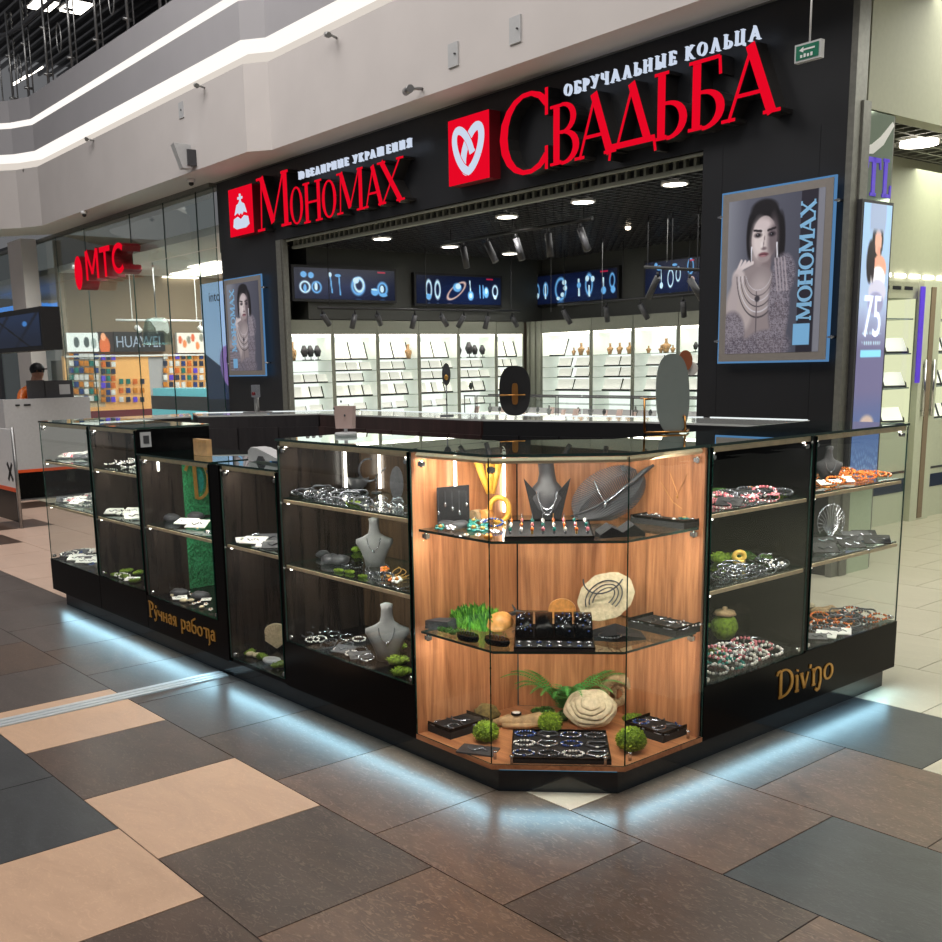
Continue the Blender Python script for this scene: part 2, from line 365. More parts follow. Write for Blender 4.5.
# ------------------------------------------------------------------ lettering
def arc(cx, cy, rx, ry, a0, a1, wv, wh, n=14):
    P = []; Wd = []
    for k in range(n + 1):
        a = radians(a0 + (a1 - a0) * k / n); P.append((cx + rx * cos(a), cy + ry * sin(a))); c = cos(a) ** 2; Wd.append(wh + (wv - wh) * c)
    return (P, Wd)
def ln(x0, y0, x1, y1, w): return ([(x0, y0), (x1, y1)], [w, w])
def glyphs(T, t, sf=.05):
    def ser(x, y, l=.22): yy = y + sf / 2 if y < .5 else y - sf / 2; return ln(x - l / 2, yy, x + l / 2, yy, sf)
    def stem(x): return [ln(x, 0, x, 1, T), ser(x, 0, T + .14), ser(x, 1, T + .14)]
    low = lambda x, r=.33: [arc(x, .27, r, .26, -90, 90, T, t), ln(x - .1, .53, x, .53, t), ln(x - .1, .01 + t / 2, x, .01 + t / 2, t)]
    G = {}
    G['С'] = (.78, [arc(.43, .5, .36, .47, 42, 318, T, t), ln(.70, .66, .70, .98, t), ln(.70, .02, .70, .30, t)])
    G['О'] = (.82, [arc(.41, .5, .33, .47, 0, 360, T, t, 20)])
    G['В'] = (.68, stem(.16) + low(.28) + [arc(.28, .75, .27, .23, -90, 90, T * .9, t), ln(.16, .97, .3, .97, t)])
    G['Б'] = (.68, stem(.16) + low(.28) + [ln(.1, .97, .58, .97, t), ln(.58, .97, .60, .72, t)])
    G['Ь'] = (.66, stem(.16) + low(.28))
    G['Ы'] = (.92, stem(.16) + low(.26, .27) + stem(.80))
    G['А'] = (.86, [ln(.10, 0, .44, 1, t), ln(.40, 1, .76, 0, T), ln(.2, .33, .62, .33, t), ser(.10, 0), ser(.76, 0, .26)])
    G['Д'] = (.94, [ln(.16, .04, .48, 1, t), ln(.44, 1, .78, .04, T), ln(.02, .05, .92, .05, .1), ln(.03, .08, .0, -.16, t), ln(.90, .08, .94, -.16, t)])
    G['Л'] = (.82, [ln(.14, .0, .42, 1, t), ln(.40, 1, .70, 0, T), ser(.12, 0), ser(.70, 0, .26)])
    G['М'] = (.98, [ln(.12, 0, .17, 1, t), ln(.17, 1, .47, .12, T), ln(.47, .12, .80, 1, t), ln(.84, 1, .84, 0, T), ser(.12, 0), ser(.84, 0, .28), ser(.14, 1), ser(.84, 1, .2)])
    G['Н'] = (.84, stem(.16) + stem(.68) + [ln(.16, .5, .68, .5, t)])
    G['И'] = (.84, stem(.16) + stem(.68) + [ln(.18, .1, .66, .9, t)])
    G['Х'] = (.84, [ln(.12, 1, .70, 0, T), ln(.70, 1, .14, 0, t), ser(.12, 1, .26), ser(.70, 1), ser(.14, 0), ser(.70, 0, .26)])
    G['Р'] = (.64, stem(.16) + [arc(.28, .72, .27, .26, -90, 90, T, t), ln(.16, .97, .3, .97, t), ln(.16, .47, .3, .47, t)])
    G['У'] = (.78, [ln(.12, 1, .42, .38, T), ln(.68, 1, .34, .12, t), arc(.22, .14, .12, .12, 180, 360, t, t, 6), ser(.12, 1, .26), ser(.68, 1)])
    G['Ч'] = (.76, [ln(.12, 1, .12, .62, T), arc(.34, .62, .22, .18, 180, 300, T, t, 6)] + stem(.60))
    G['К'] = (.78, stem(.16) + [ln(.2, .5, .62, 1, t), ln(.28, .55, .68, 0, T), ser(.62, 1), ser(.68, 0, .24)])
    G['Е'] = (.68, stem(.16) + [ln(.1, .97, .56, .97, t), ln(.1, .03, .58, .03, t), ln(.16, .5, .46, .5, t), ln(.57, .97, .58, .75, t), ln(.58, .03, .60, .25, t), ln(.46, .6, .46, .4, t)])
    G['Ц'] = (.86, stem(.16) + stem(.66) + [ln(.1, .03, .80, .03, t), ln(.79, .05, .80, -.18, t)])
    G['Ю'] = (1.08, stem(.14) + [arc(.68, .5, .28, .47, 0, 360, T, t, 18), ln(.14, .5, .42, .5, t)])
    G['Ш'] = (1.12, stem(.16) + stem(.54) + stem(.92) + [ln(.1, .03, .98, .03, t)])
    G['Я'] = (.74, stem(.58) + [arc(.42, .72, .27, .26, 90, 270, T, t), ln(.40, .97, .58, .97, t), ln(.40, .47, .58, .47, t), ln(.36, .47, .12, 0, T * .8), ser(.12, 0)])
    G['Т'] = (.74, [ln(.37, 0, .37, 1, T), ln(.03, .95, .71, .95, .1), ln(.05, .98, .05, .75, t), ln(.69, .98, .69, .75, t)])
    G[' '] = (.4, [])
    return G
def letters(txt, parent, x0, x1, z0, h, vpl, depth, mats, G, name='letter', vert=False, hs=None, back=0, fit=1.0):
    """raised serif letters standing on plane v = vpl, from u=x0 to x1; vert: the line runs upwards"""
    adv = sum(G[c][0] for c in txt); k = (x1 - x0) / adv; x = 0; out = []
    for i, c in enumerate(txt):
        w, st = G[c]; hh, zz = (h, 0) if hs is None else hs[i]
        if st:
            b = MB()
            for q, (P, Wd) in enumerate(st):
                ax = k * fit; e = q * .0006
                if not vert: mp = lambda a, bb, d, ax=ax, x=x: (x0 + (x + a) * ax, vpl - d, z0 + zz + bb * hh)
                else: mp = lambda a, bb, d, ax=ax, x=x: (z0 - bb * hh, vpl - d, x0 + (x + a) * ax)
                # stroke widths are set in letter heights; correct for the horizontal squeeze by using metric points
                Pm = [(p[0] * ax, p[1] * hh) for p in P]
                if not vert: mp = lambda a, bb, d, x=x: (x0 + x * k + a, vpl - d, z0 + zz + bb)
                else: mp = lambda a, bb, d, x=x: (z0 - bb, vpl - d, x0 + x * k + a)
                b.ribbon(Pm, [ww * (hh * .5 + min(k, hh) * .5) for ww in Wd], mp, depth + e, back)
            out.append(b.build(name, mats, parent))
        x += w
    return out
def ftext(name, body, parent, P0, w, h, mt, depth=.004, vertical=False, up=0):
    """sans lettering on a plane v=const facing -v; P0 = lower left corner (frame coordinates of the parent)"""
    cu = bpy.data.curves.new(name, 'FONT'); cu.body = body; cu.extrude = .5; cu.resolution_u = 3
    ob = bpy.data.objects.new(name, cu); COL.objects.link(ob); bpy.context.view_layer.update()
    me = bpy.data.meshes.new_from_object(ob.evaluated_get(bpy.context.evaluated_depsgraph_get())); bpy.data.objects.remove(ob); bpy.data.curves.remove(cu)
    A = np.array([v.co[:] for v in me.vertices]); mn = A.min(0); sp = A.max(0) - mn; off = ORG[parent.name]
    for v in me.vertices:
        a = (v.co.x - mn[0]) / sp[0]; b = (v.co.y - mn[1]) / sp[1]; d = (v.co.z - mn[2]) / max(sp[2], 1e-6)
        if vertical: co = (P0[0] + (1 - b) * w, P0[1] - d * depth, P0[2] + a * h)
        else: co = (P0[0] + a * w, P0[1] - d * depth, P0[2] + b * h)
        v.co = Vector(co) - off
    me.materials.clear(); me.materials.append(M[mt] if isinstance(mt, str) else mt)
    o = bpy.data.objects.new(name, me); COL.objects.link(o); o.parent = parent; ORG[o.name] = off; return o
M['copper'] = mat('copper', (196, 118, 84), .35, .6, var=.05)
M['whitetop'] = mat('counter_top_glass', (205, 208, 206), .06, 0, var=.02, spec=.8, coat=.6)  # pale tone stands in for the bright reflection on the counter tops
M['paleshade'] = mat('pale_shade', (200, 222, 220), .4, emit=(190, 220, 222), es=.3)
M['mirrorgreen'] = mat('tinted_mirror', (170, 186, 166), .06, .6, var=.02)
M['fern'] = mat('fern_green', (70, 140, 60), .6, var=.4, vs=40)
M['leafl'] = mat('leaf_light', (112, 180, 58), .6, var=.3, vs=40)
M['mossrock'] = mat('mossy_rock', (110, 94, 48), .9, var=.5, vs=60, bump=.8)
M['amberl'] = mat('amber_light', (216, 150, 84), .35, var=.25, vs=50)
M['yellow'] = mat('yellow_ribbon', (226, 168, 62), .45, var=.1)
M['ribblack'] = mat('rib_black', (62, 62, 66), .4, var=.15)
M['coralyellow'] = mat('coral_yellow', (220, 180, 80), .5, var=.2)

ORD = 'first second third fourth fifth sixth seventh eighth ninth tenth eleventh twelfth thirteenth fourteenth fifteenth sixteenth seventeenth eighteenth nineteenth twentieth'.split()
ORD += ['twenty-' + w for w in ORD[:9]]
def rowname(j, n): return ['only'] [0] if n == 1 else ({2: ['front', 'back'], 3: ['front', 'middle', 'back'], 4: ['front', 'second', 'third', 'back']}[n][j])
DESC = {}
def spotlabel(p, i, j, nx, ny, where):
    d = DESC.get(p.name, p.name.split('.')[0].replace('_', ' ')); pos = '%s from left' % ORD[i] if nx > 1 else ''
    row = '%s row' % rowname(j, ny) if ny > 1 else ''
    q = ', '.join(x for x in (row, pos) if x); return '%s, %s, %s' % (d, q, where) if q else '%s, %s' % (d, where)
M['lantern'] = glass('lantern_shade', (.62, .74, .74), 1.2, .08)
M['sidewood'] = wood('smoked_oak_side', (20, 18, 18), (50, 43, 38), .16)
M['coveb'] = emi('cove_light_low', (255, 244, 232), .62)
M['number'] = emi('screen_number', (235, 245, 255), 1.2)

# ================================================================== FLOOR
TS = .611
tile_mats = [stone('tile_brown', (92, 69, 54), .45), stone('tile_darkbrown', (70, 54, 44), .45), stone('tile_charcoal', (48, 50, 52), .4, vein=.5), stone('tile_beige', (184, 151, 125), .12, .34, .15),
             stone('tile_light', (190, 184, 164), .06, vein=.15), stone('tile_rose', (196, 168, 150), .08, vein=.15), mat('grout', (34, 30, 28), .8), stone('tile_greybrown', (70, 61, 57), vein=.7)]
special = {(0, -3.52): 3, (-1, -3.20): 3, (0, -4.74): 3, (2, -2.91): 3, (0, -4.13): 1, (0, -2.91): 1, (0, -2.30): 0, (-1, -3.81): 2, (-1, -4.42): 2, (-1, -5.03): 2,
           (-1, -2.59): 1, (1, -2.59): 0, (1, -1.97): 1, (1, -3.20): 0, (2, -2.30): 0, (2, -1.69): 2, (3, -2.61): 1, (3, -2.0): 0, (3, -1.37): 0, (4, -2.28): 2, (1, -3.81): 1,
            (-1, -1.98): 0, (1, -1.36): 0, (2, -1.08): 0, (0, -1.69): 0, (0, -1.08): 0}
fb = MB(); fb.mat(6).quad((-34, -4, -.003), (6, -4, -.003), (6, 24, -.003), (-34, 24, -.003))
rf = random.Random(3)
for j in range(-8, 36):
    y0 = 1.25 + TS * j; off = -2.303 if j % 2 == 0 else -1.99
    for i in range(-50, 12):
        x0 = off + TS * i
        if x0 < -33 or x0 > 5: continue
        far = x0 < -7.1 and y0 > 2.3; right = j >= 5 or (j == 4 and x0 > -1.8)
        if right or far:
            c = 4 if not (far and x0 < -7 and y0 < 4.2) else 5
            if far and (i * 7 + j * 5) % 9 == 0 and y0 < 6.5: c = 1
        else: c = rf.choice([0, 1, 1, 2, 0]) if x0 > -4.4 else rf.choice([7, 7, 1, 7, 7])
        for (jj, xx), cc in special.items():
            if jj == j and abs(xx - x0) < .12: c = cc
        g = .0022; fb.mat(c).box(x0 + g, y0 + g, -.012, x0 + TS - g, y0 + TS - g, 0)
structure(fb, 'floor', tile_mats)
b = MB(); b.box(-4.640, -4, 0, -4.535, 2.39, .006); b.box(-4.612, -4, .006, -4.600, 2.39, .009); b.box(-4.572, -4, .006, -4.560, 2.39, .009)
b.build('expansion_joint_strip', 'striplight', label='brushed metal strip set across the tiled floor, ending at the kiosk plinth', cat='floor strip')

# ================================================================== UPPER LEVEL SLAB
def sweep(mb, path, prof):
    """profile points (outward, z) swept along a plan path (u,v); outward = towards -v side of the path"""
    n = len(path); nr = []
    for k in range(n):
        a = Vector(path[max(k - 1, 0)]); c = Vector(path[min(k + 1, n - 1)])
        d1 = (Vector(path[k]) - a).normalized() if k > 0 else None; d2 = (c - Vector(path[k])).normalized() if k < n - 1 else None
        if d1 is None: d1 = d2
        if d2 is None: d2 = d1
        n1 = Vector((d1.y, -d1.x)); n2 = Vector((d2.y, -d2.x)); q = (n1 + n2); q = q / max(q.length_squared / 2, .5); nr.append(q)
    i0 = len(mb.v); m = len(prof)
    for k in range(n):
        for o, z in prof: mb.v.append((path[k][0] + nr[k].x * o, path[k][1] + nr[k].y * o, z))
    for k in range(n - 1):
        for j in range(m - 1): mb.face((i0 + k * m + j, i0 + (k + 1) * m + j, i0 + (k + 1) * m + j + 1, i0 + k * m + j + 1))
    return mb
edge_path = [(-21.5, 2.6), (-19.6, 4.3), (-18.1, 5.75), (-17.65, 5.95), (-10.78, 5.95), (-10.55, 6.13), (-3.2, 6.13), (2.0, 6.13)]
lowpath = edge_path
b = sweep(MB(), lowpath, [(-.9, 3.85), (0, 3.85), (0, 4.75)]); structure(b, 'ceiling_slab_lower_face', 'wallwhite', ST)
b = sweep(MB(), lowpath, [(0, 4.75), (-.06, 4.755), (-.09, 4.87)]); b.cur = 1; sweep(b, lowpath, [(-.09, 4.87), (-.10, 4.98), (.02, 4.985)]); structure(b, 'trim_1', ['coveb', 'cove'], ST)
b = sweep(MB(), lowpath, [(.02, 4.985), (.02, 5.375)]); structure(b, 'ceiling_slab_middle_band', 'bandgrey', ST)
b = sweep(MB(), lowpath, [(.02, 5.375), (-.08, 5.38), (-.08, 5.455), (.04, 5.46)]); structure(b, 'trim_2', 'cove', ST)
b = sweep(MB(), lowpath, [(.04, 5.46), (.04, 5.79), (-.2, 5.79), (-.2, 5.6)]); structure(b, 'ceiling_slab_parapet', 'bandgrey', ST)
# upper floor behind the railing: dark shop front, its ceiling with light panels
b = MB(); b.box(-24, 10.2, 5.7, -4, 10.4, 9.0); structure(b, 'wall_upper_level', 'blackmatte', ST)
b = MB()
for k in range(46): b.box(-26, 6.1 + k * .22, 8.30, -8, 6.1 + k * .22 + .05, 8.38)
b.mat(1).box(-26, 6, 8.6, -8, 18, 8.7); structure(b, 'ceiling_upper_level', ['cellblack', 'blackmatte'], ST)
for k, (x, y, w) in enumerate([(43, 4, .26), (76, 6, .32)]):
    p = gz(x, y, 8.28, ST)
    if p[1] < 0: continue
    t = MB(); t.mat(0).box(p[0] - w, p[1] - .2, 8.24, p[0] + w, p[1] + .2, 8.27); t.mat(1).box(p[0] - w - .03, p[1] - .23, 8.27, p[0] + w + .03, p[1] + .23, 8.30)
    t.build('ceiling_light', ['led', 'grey'], fr=ST, label=['square white light panel in the dark upper ceiling, next to the frame edge', 'wide white light panel in the dark upper ceiling above the railing', 'small light panel deep in the upper ceiling'][k], cat='ceiling light')
# lit line frames on the upper shop front
b = MB()
def lineseg(b, p, q, r): b.tube([p, q], r, 6)
A1, A2, A3 = onv(82, 47, 10.1), onv(155, 0, 10.1), onv(94, 54, 10.1)
lineseg(b, A1, A2, .03); lineseg(b, A1, A3, .02)
b.build('led_line_light', 'led', fr=ST, label='angled white LED line glowing on the dark upper shop front', cat='led light')
b = MB(); lineseg(b, onv(12, 85, 10.17), onv(42, 67, 10.17), .03)
b.build('led_line_light', 'led', fr=ST, label='short white LED line low beside the upper railing', cat='led light')
b = MB(); b.tube([onv(8, 22, 10) , onv(60, 60, 10)], .08, 8); b.tube([onv(30, 50, 10), onv(100, 60, 10)], .12, 8)
b.build('ceiling_duct', 'dgrey', fr=ST, label='dark round ducts under the upper ceiling', cat='duct')
# railing
rail = thing('balustrade', (-14, 5.9, 5.79), 'steel balustrade of paired rods and dark handrail on the upper gallery', 'railing', fr=ST)
hr = MB(); hp = [onv(x, y, 5.98) for x, y in ((-8, 37), (8, 34), (22, 26), (36, 14), (50, 2), (62, -9), (150, -80))]
hr.tube(hp, .035, 8); hr.build('handrail', 'dgrey', rail)
for k, x in enumerate([11, 27, 48, 73, 100, 132, 165, -4]):
    pb = onv(x, 60, 5.98); u = pb[0]; r = MB()
    zt = 7.25
    r.cyl((u, 5.96, 5.7), (u, 5.96, zt), .022, 8); r.cyl((u + .05, 6.02, 5.7), (u + .05, 6.02, zt), .012, 6)
    for zz in (5.95, 6.6): r.cyl((u, 5.90, zz), (u, 6.03, zz), .02, 8)
    r.build('baluster', 'steel', rail)
for k, x in enumerate([18, 60, 115]):
    pb = onv(x, 60, 5.98); r = MB(); pts = [(pb[0] + .09 * cos(a), 5.99, 6.35 + .2 * sin(a)) for a in np.linspace(0, 2 * pi, 20)[:-1]]
    r.tube(pts, .012, 6, closed=True); r.build('oval_ornament', 'steel', rail)

# ================================================================== SHOP STRUCTURE
D = 6.55
F0, F1, OL, OR = -12.72, -3.945, -11.09, -5.10
b = MB(); b.box(F0, D, 2.99, F1, D + .35, 3.84); structure(b, 'wall_fascia', 'facade', ST)
b = MB(); b.box(F1 - 1.15, D, 0, F1, D + .30, 2.99)
for u in (F1 - .21, F1 - .98): b.box(u - .004, D - .002, 0, u + .004, D, 2.99)
structure(b, 'wall_right_pillar', 'facade', ST)
b = MB(); b.box(-12.70, D, 0, OL - .17, D + .10, 2.99); structure(b, 'wall_left_pillar', 'facade', ST)
b = MB(); b.box(OL - .17, D - .02, 0, OL - .06, D + .05, 2.99); b.box(OL - .05, D - .01, 0, OL - .03, D + .06, 2.99); structure(b, 'trim_3', 'greymetal', ST)
b = MB(); b.box(F1, D - .03, 0, F1 + .045, D + .1, 3.84); b.box(F1 + .0, D + .05, 0, F1 + .06, D + .14, 3.1); structure(b, 'trim_4', 'greymetal', ST)
b = MB(); b.box(-12.8, D - .02, 3.84, F1 + .05, D + .1, 3.87); structure(b, 'trim_5', 'greymetal', ST)
# header grille of the roller shutter
b = MB(); b.box(OL, D + .10, 2.885, OR, D + .16, 2.915); b.box(OL, D + .02, 2.962, OR, D + .05, 2.982)
n = 62
for k in range(n): u = OL + (OR - OL) * (k + .5) / n; b.box(u - .012, D + .10, 2.91, u + .012, D + .14, 2.985)
b.mat(1).box(OL, D + .22, 2.9, OR, D + .24, 2.985)
b.build('shutter_track', ['fascia', 'blackmatte'], fr=ST, label='pale ladder-like shutter track under the black fascia across the shop opening', cat='shutter track')
# interior shell
WL, WB, CE = -11.2, 10.55, 2.93
b = MB(); b.box(WL - .52, D + .11, 0, WL - .38, WB + .1, 2.98); b.box(WL - .38, D + .36, 2.085, WL + .0, WB + .41, 3.24); structure(b, 'wall_left', 'shopwall', ST)
b = MB(); b.box(WL + .01, WB + .42, 0, -6.1, WB + .55, 3.24); b.box(WL + .01, WB + .27, 2.085, -6.1, WB + .41, 3.24); structure(b, 'wall_back', 'shopwall', ST)
b = MB(); b.prism([(-5.0, D + .36), (-4.93, D + .36), (-6.03, 8.1), (-6.03, WB + .26), (-6.1, WB + .26), (-6.1, 8.1)], 0, 3.24); structure(b, 'wall_right', 'shopwall', ST)
b = MB(); b.box(WL, D + .36, 3.25, -5.2, WB + .5, 3.3); structure(b, 'ceiling_void', 'blackmatte', ST)
b = MB(); b.box(WL + .0, D + .35, 2.78, WL + .03, WB + .3, 2.95); b.box(WL, WB + .25, 2.78, -4.3, WB + .3, 2.95); 
b = MB(); cg = .115
u = WL + .05
while u < -5.2: b.box(u, D + .25, CE, u + .008, WB + .35, CE + .045); u += cg
v = D + .25
while v < WB + .35: b.box(WL + .02, v, CE + .001, -5.2, v + .008, CE + .044); v += cg
structure(b, 'ceiling_cell_grid', 'cellblack', ST)

# ================================================================== FASCIA SIGNS
VF = D
GT, Gt = glyphs(.155, .055), glyphs(.13, .055, .05)
def sign_square(lbl, u0, u1, z0, z1, emblem):
    r = thing('lightbox_sign', (u0 + (u1 - u0) / 2, VF, z0), lbl, 'sign', fr=ST)
    b = MB(); b.mat(1).box(u0, VF - .13, z0, u1, VF - .001, z1); b.mat(0).box(u0, VF - .134, z0, u1, VF - .13, z1)
    b.build('lightbox', ['redlit', 'red'], r); emblem(r, (u0 + u1) / 2, (z0 + z1) / 2, (u1 - u0), (z1 - z0)); return r
def em_hearts(r, cu, cz, w, h):
    mp = lambda a, bb, d: (cu + a * w, VF - .134 - d, cz + bb * h)
    def band(pts, name, d):
        b = MB(); b.ribbon([(x, y) for x, y in pts], [.155] * len(pts), mp, d, 0, 0); b.build(name, 'whitelit', r)
    def rib(p, w_, name, d, mt='whitelit'):
        b = MB(); mm = lambda a, bb, dd: (cu + a, VF - .134 - dd, cz + bb); b.ribbon([(x * w, y * h) for x, y in p], [w_] * len(p), mm, d, 0, 0); b.build(name, mt, r)
    def egg(cx, cy, rx, ry, rot, a0, a1, n=30):
        o = []
        for k in range(n + 1): a = radians(a0 + (a1 - a0) * k / n); x, y = rx * cos(a), ry * sin(a); c, q = cos(rot), sin(rot); o.append((cx + x * c - y * q, cy + x * q + y * c))
        return o
    rib(egg(.10, -.01, .17, .355, -.50, 0, 360), .074, 'ring_band', .006)
    rib(egg(-.10, -.01, .17, .355, .50, -20, 250), .082, 'ring_outline', .0075, 'redlit')
    rib(egg(-.10, -.01, .17, .355, .50, -25, 255), .070, 'ring_band', .009)
def em_crown(r, cu, cz, w, h):
    b = MB(); mp = lambda a, bb, d: (cu + a * w, VF - .134 - d, cz + bb * h); y = -.006
    def P(pts, dd): b.poly([mp(a, c, 0) for a, c in pts], (0, -dd, 0))
    P([(-.34, -.30), (-.30, -.14), (-.14, -.10), (0, -.17), (.14, -.10), (.30, -.14), (.34, -.30), (.2, -.36), (-.2, -.36)], .005)
    P([(-.26, -.06), (-.16, .14), (-.05, .18), (-.05, -.08), (-.12, -.02)], .006); P([(.26, -.06), (.12, -.02), (.05, -.08), (.05, .18), (.16, .14)], .006)
    P([(-.03, -.05), (-.03, .36), (.03, .36), (.03, -.05)], .0065); P([(-.10, .25), (-.10, .30), (.10, .30), (.10, .25)], .007); P([(-.06, .18), (0, .24), (.06, .18), (0, .12)], .0075)
    b.build('crown_emblem', 'whitelit', r)
sign_square('red square lightbox with white interlocked rings forming a heart', -7.855, -7.293, 3.112, 3.676, em_hearts)
sign_square('red square lightbox with a white crown emblem at the left end of the fascia', -12.158, -11.563, 3.112, 3.669, em_crown)
r = thing('sign_lettering', (-5.8, VF, 3.06), 'large red raised letters reading Свадьба on the black fascia', 'sign', fr=ST)
def word(r, specs, G, names='letter'):
    for c, u0, u1, z0, h in specs:
        w, st = G[c]; letters(c, r, u0 - .01, u1 + .0, z0, h, VF, .135, ['redlit', 'edgeblack'], G)
M['edgeblack'] = mat('letter_return', (52, 50, 50), .35, .4, var=.1)
word(r, [('С', -7.15, -6.51, 3.06, .66), ('В', -6.53, -6.205, 3.085, .465), ('А', -6.24, -5.826, 3.085, .47), ('Д', -5.872, -5.425, 3.10, .45), ('Ь', -5.44, -5.152, 3.09, .47), ('Б', -5.127, -4.82, 3.10, .47), ('А', -4.827, -4.384, 3.105, .47)], GT)
r = thing('sign_lettering', (-10, VF, 3.04), 'red raised letters reading Мономах beside the crown emblem', 'sign', fr=ST)
word(r, [('М', -11.457, -10.678, 3.10, .60), ('О', -10.69, -10.42, 3.085, .41), ('Н', -10.407, -10.016, 3.075, .425), ('О', -10.02, -9.745, 3.075, .395), ('М', -9.731, -9.213, 3.086, .415), ('А', -9.225, -8.889, 3.09, .395), ('Х', -8.97, -8.526, 3.09, .405)], GT)
r = thing('sign_lettering', (-5.5, VF, 3.69), 'small white lettering reading Обручальные кольца above the red word', 'sign', fr=ST)
letters('ОБРУЧАЛЬНЫЕ КОЛЬЦА', r, -6.39, -4.53, 3.597, .09, VF, .13, ['whitelit', 'whitelit'], glyphs(.10, .05, .045), back=.10, fit=.72)
r = thing('sign_lettering', (-9.5, VF, 3.58), 'small white lettering reading Ювелирные украшения above the red letters', 'sign', fr=ST)
letters('ЮВЕЛИРНЫЕ УКРАШЕНИЯ', r, -10.51, -8.40, 3.56, .08, VF, .13, ['whitelit', 'whitelit'], glyphs(.11, .055, .045), back=.10, fit=.68)
# exit sign hanging on a rod
ex = thing('exit_sign', onv(809, 64, 6.2), 'small green emergency exit sign with silver frame hanging on a thin rod', 'sign', fr=ST)
p = onv(796, 66, 6.2); q = onv(823, 37, 6.2); u0, u1, z0, z1 = p[0], q[0], p[2] + .01, q[2] - .01
b = MB(); b.box(u0, 6.18, z0, u1, 6.22, z1); b.build('frame', 'lgrey', ex)
M['exitgreen'] = mat('exit_green', (20, 78, 60), .3, emit=(20, 90, 66), es=.4)
b = MB(); b.box(u0 + .012, 6.176, z0 + .012, u1 - .012, 6.181, z1 - .012); b.build('face', 'exitgreen', ex)
b = MB(); mw, mh = u1 - u0, z1 - z0
b.poly([(u0 + mw * .2, 6.174, z0 + mh * .62), (u0 + mw * .36, 6.174, z0 + mh * .78), (u0 + mw * .36, 6.174, z0 + mh * .67), (u0 + mw * .8, 6.174, z0 + mh * .67), (u0 + mw * .8, 6.174, z0 + mh * .58), (u0 + mw * .36, 6.174, z0 + mh * .58), (u0 + mw * .36, 6.174, z0 + mh * .48)], (0, -.002, 0))
for k in range(4): b.box(u0 + mw * (.25 + .13 * k), 6.172, z0 + mh * .2, u0 + mw * (.33 + .13 * k), 6.174, z0 + mh * (.36 + .04 * (k % 2)))
b.build('arrow_marks', 'white', ex)
b = MB(); b.cyl(((u0 + u1) / 2, 6.2, z1), ((u0 + u1) / 2, 6.2, 3.86), .006, 6); b.build('rod', 'white', ex)
# small fittings on the white slab face
for k, (x, y, w_, h_) in enumerate([(454, 55, .13, .19), (516, 30, .13, .2)]):
    p = onv(x, y, 6.13); t = thing('wall_hatch', p, ['small grey inspection hatch on the white slab, the one nearer the spotlight', 'small grey inspection hatch on the white slab above the rings lightbox'][k], 'hatch', fr=ST)
    b = MB(); b.box(p[0] - w_ / 2, 6.115, p[2] - h_ / 2, p[0] + w_ / 2, 6.13, p[2] + h_ / 2); b.build('plate', 'lgrey', t)
    b = MB(); b.cyl((p[0] + .035, 6.10, p[2]), (p[0] + .035, 6.115, p[2]), .008, 8); b.build('lock', 'dgrey', t)
for k, (x, y, v) in enumerate([(182, 110, 5.95)]):
    p = onv(x, y, v); t = thing('wall_plate', p, 'white call point plate high on the slab left of the fascia', 'plate', fr=ST)
    b = MB(); b.box(p[0] - .07, v - .012, p[2] - .09, p[0] + .05, v, p[2] + .09); b.build('plate', 'lgrey', t)
    b = MB(); b.cyl((p[0], v - .02, p[2]), (p[0], v - .012, p[2]), .012, 8); b.build('button', 'dgrey', t)
p = onv(189, 158, 5.9); t = thing('loudspeaker', p, 'beige wedge-shaped loudspeaker mounted on the slab above the phone shop', 'speaker', fr=ST)
b = MB(); b.hexa([(p[0] - .06, 5.80, p[2] - .13), (p[0] + .07, 5.78, p[2] - .13), (p[0] + .07, 5.90, p[2] - .13), (p[0] - .06, 5.90, p[2] - .13), (p[0] - .10, 5.72, p[2] + .14), (p[0] + .07, 5.68, p[2] + .14), (p[0] + .07, 5.90, p[2] + .14), (p[0] - .10, 5.90, p[2] + .14)]); b.build('housing', 'lgrey', t)
b = MB(); b.box(p[0] + .071, 5.84, p[2] - .10, p[0] + .10, 5.949, p[2] + .08); b.build('bracket', 'dgrey', t)
for k, (x, y, v) in enumerate([(205, 88, 5.95), (94, 141, 5.95), (31, 172, 5.95), (337, 38, 6.13)]):
    p = onv(x, y, v); t = thing('wall_spotlight', p, 'tiny steel bracket lamp under the lit cove, ' + ['right of the call point plate', 'above the phone shop sign', 'above the white column', 'right of the slab corner, above the fascia'][k], 'lamp', 'small lamps along the slab', fr=ST)
    b = MB(); b.cyl((p[0], v, p[2]), (p[0], v - .09, p[2] + .02), .012, 6); b.build('arm', 'steel', t)
    b = MB(); b.cyl((p[0] - .05, v - .09, p[2] + .03), (p[0] + .04, v - .12, p[2]), .028, 8); b.build('head', 'steel', t)
p = onv(412, 90, 6.05); t = thing('wall_spotlight', p, 'steel cylinder spotlight on a short arm low on the white slab', 'lamp', fr=ST)
b = MB(); b.cyl((p[0] - .08, 6.04, p[2]), (p[0] + .07, 5.98, p[2] - .01), .034, 12); b.build('head', 'steel', t)
b = MB(); b.cyl((p[0] + .05, 6.02, p[2]), (p[0] + .05, 6.13, p[2] + .01), .014, 8); b.build('arm', 'steel', t)
for k, (x, y) in enumerate([(191, 180), (84, 212)]):
    p = gz(x, y, 3.84, ST); t = thing('security_camera', p, ['small white dome camera under the slab beside the fascia corner', 'small white dome camera under the slab over the glass shop front'][k], 'camera', fr=ST)
    b = MB(); b.lathe([(.05, 3.85), (.05, 3.82), (.04, 3.81)], 12, (p[0], p[1], 0)); b.build('mount', 'white', t)
    b = MB(); b.lathe([(.032, 3.81), (.03, 3.785), (.012, 3.77)], 12, (p[0], p[1], 0)); b.build('dome', 'blackmatte', t)

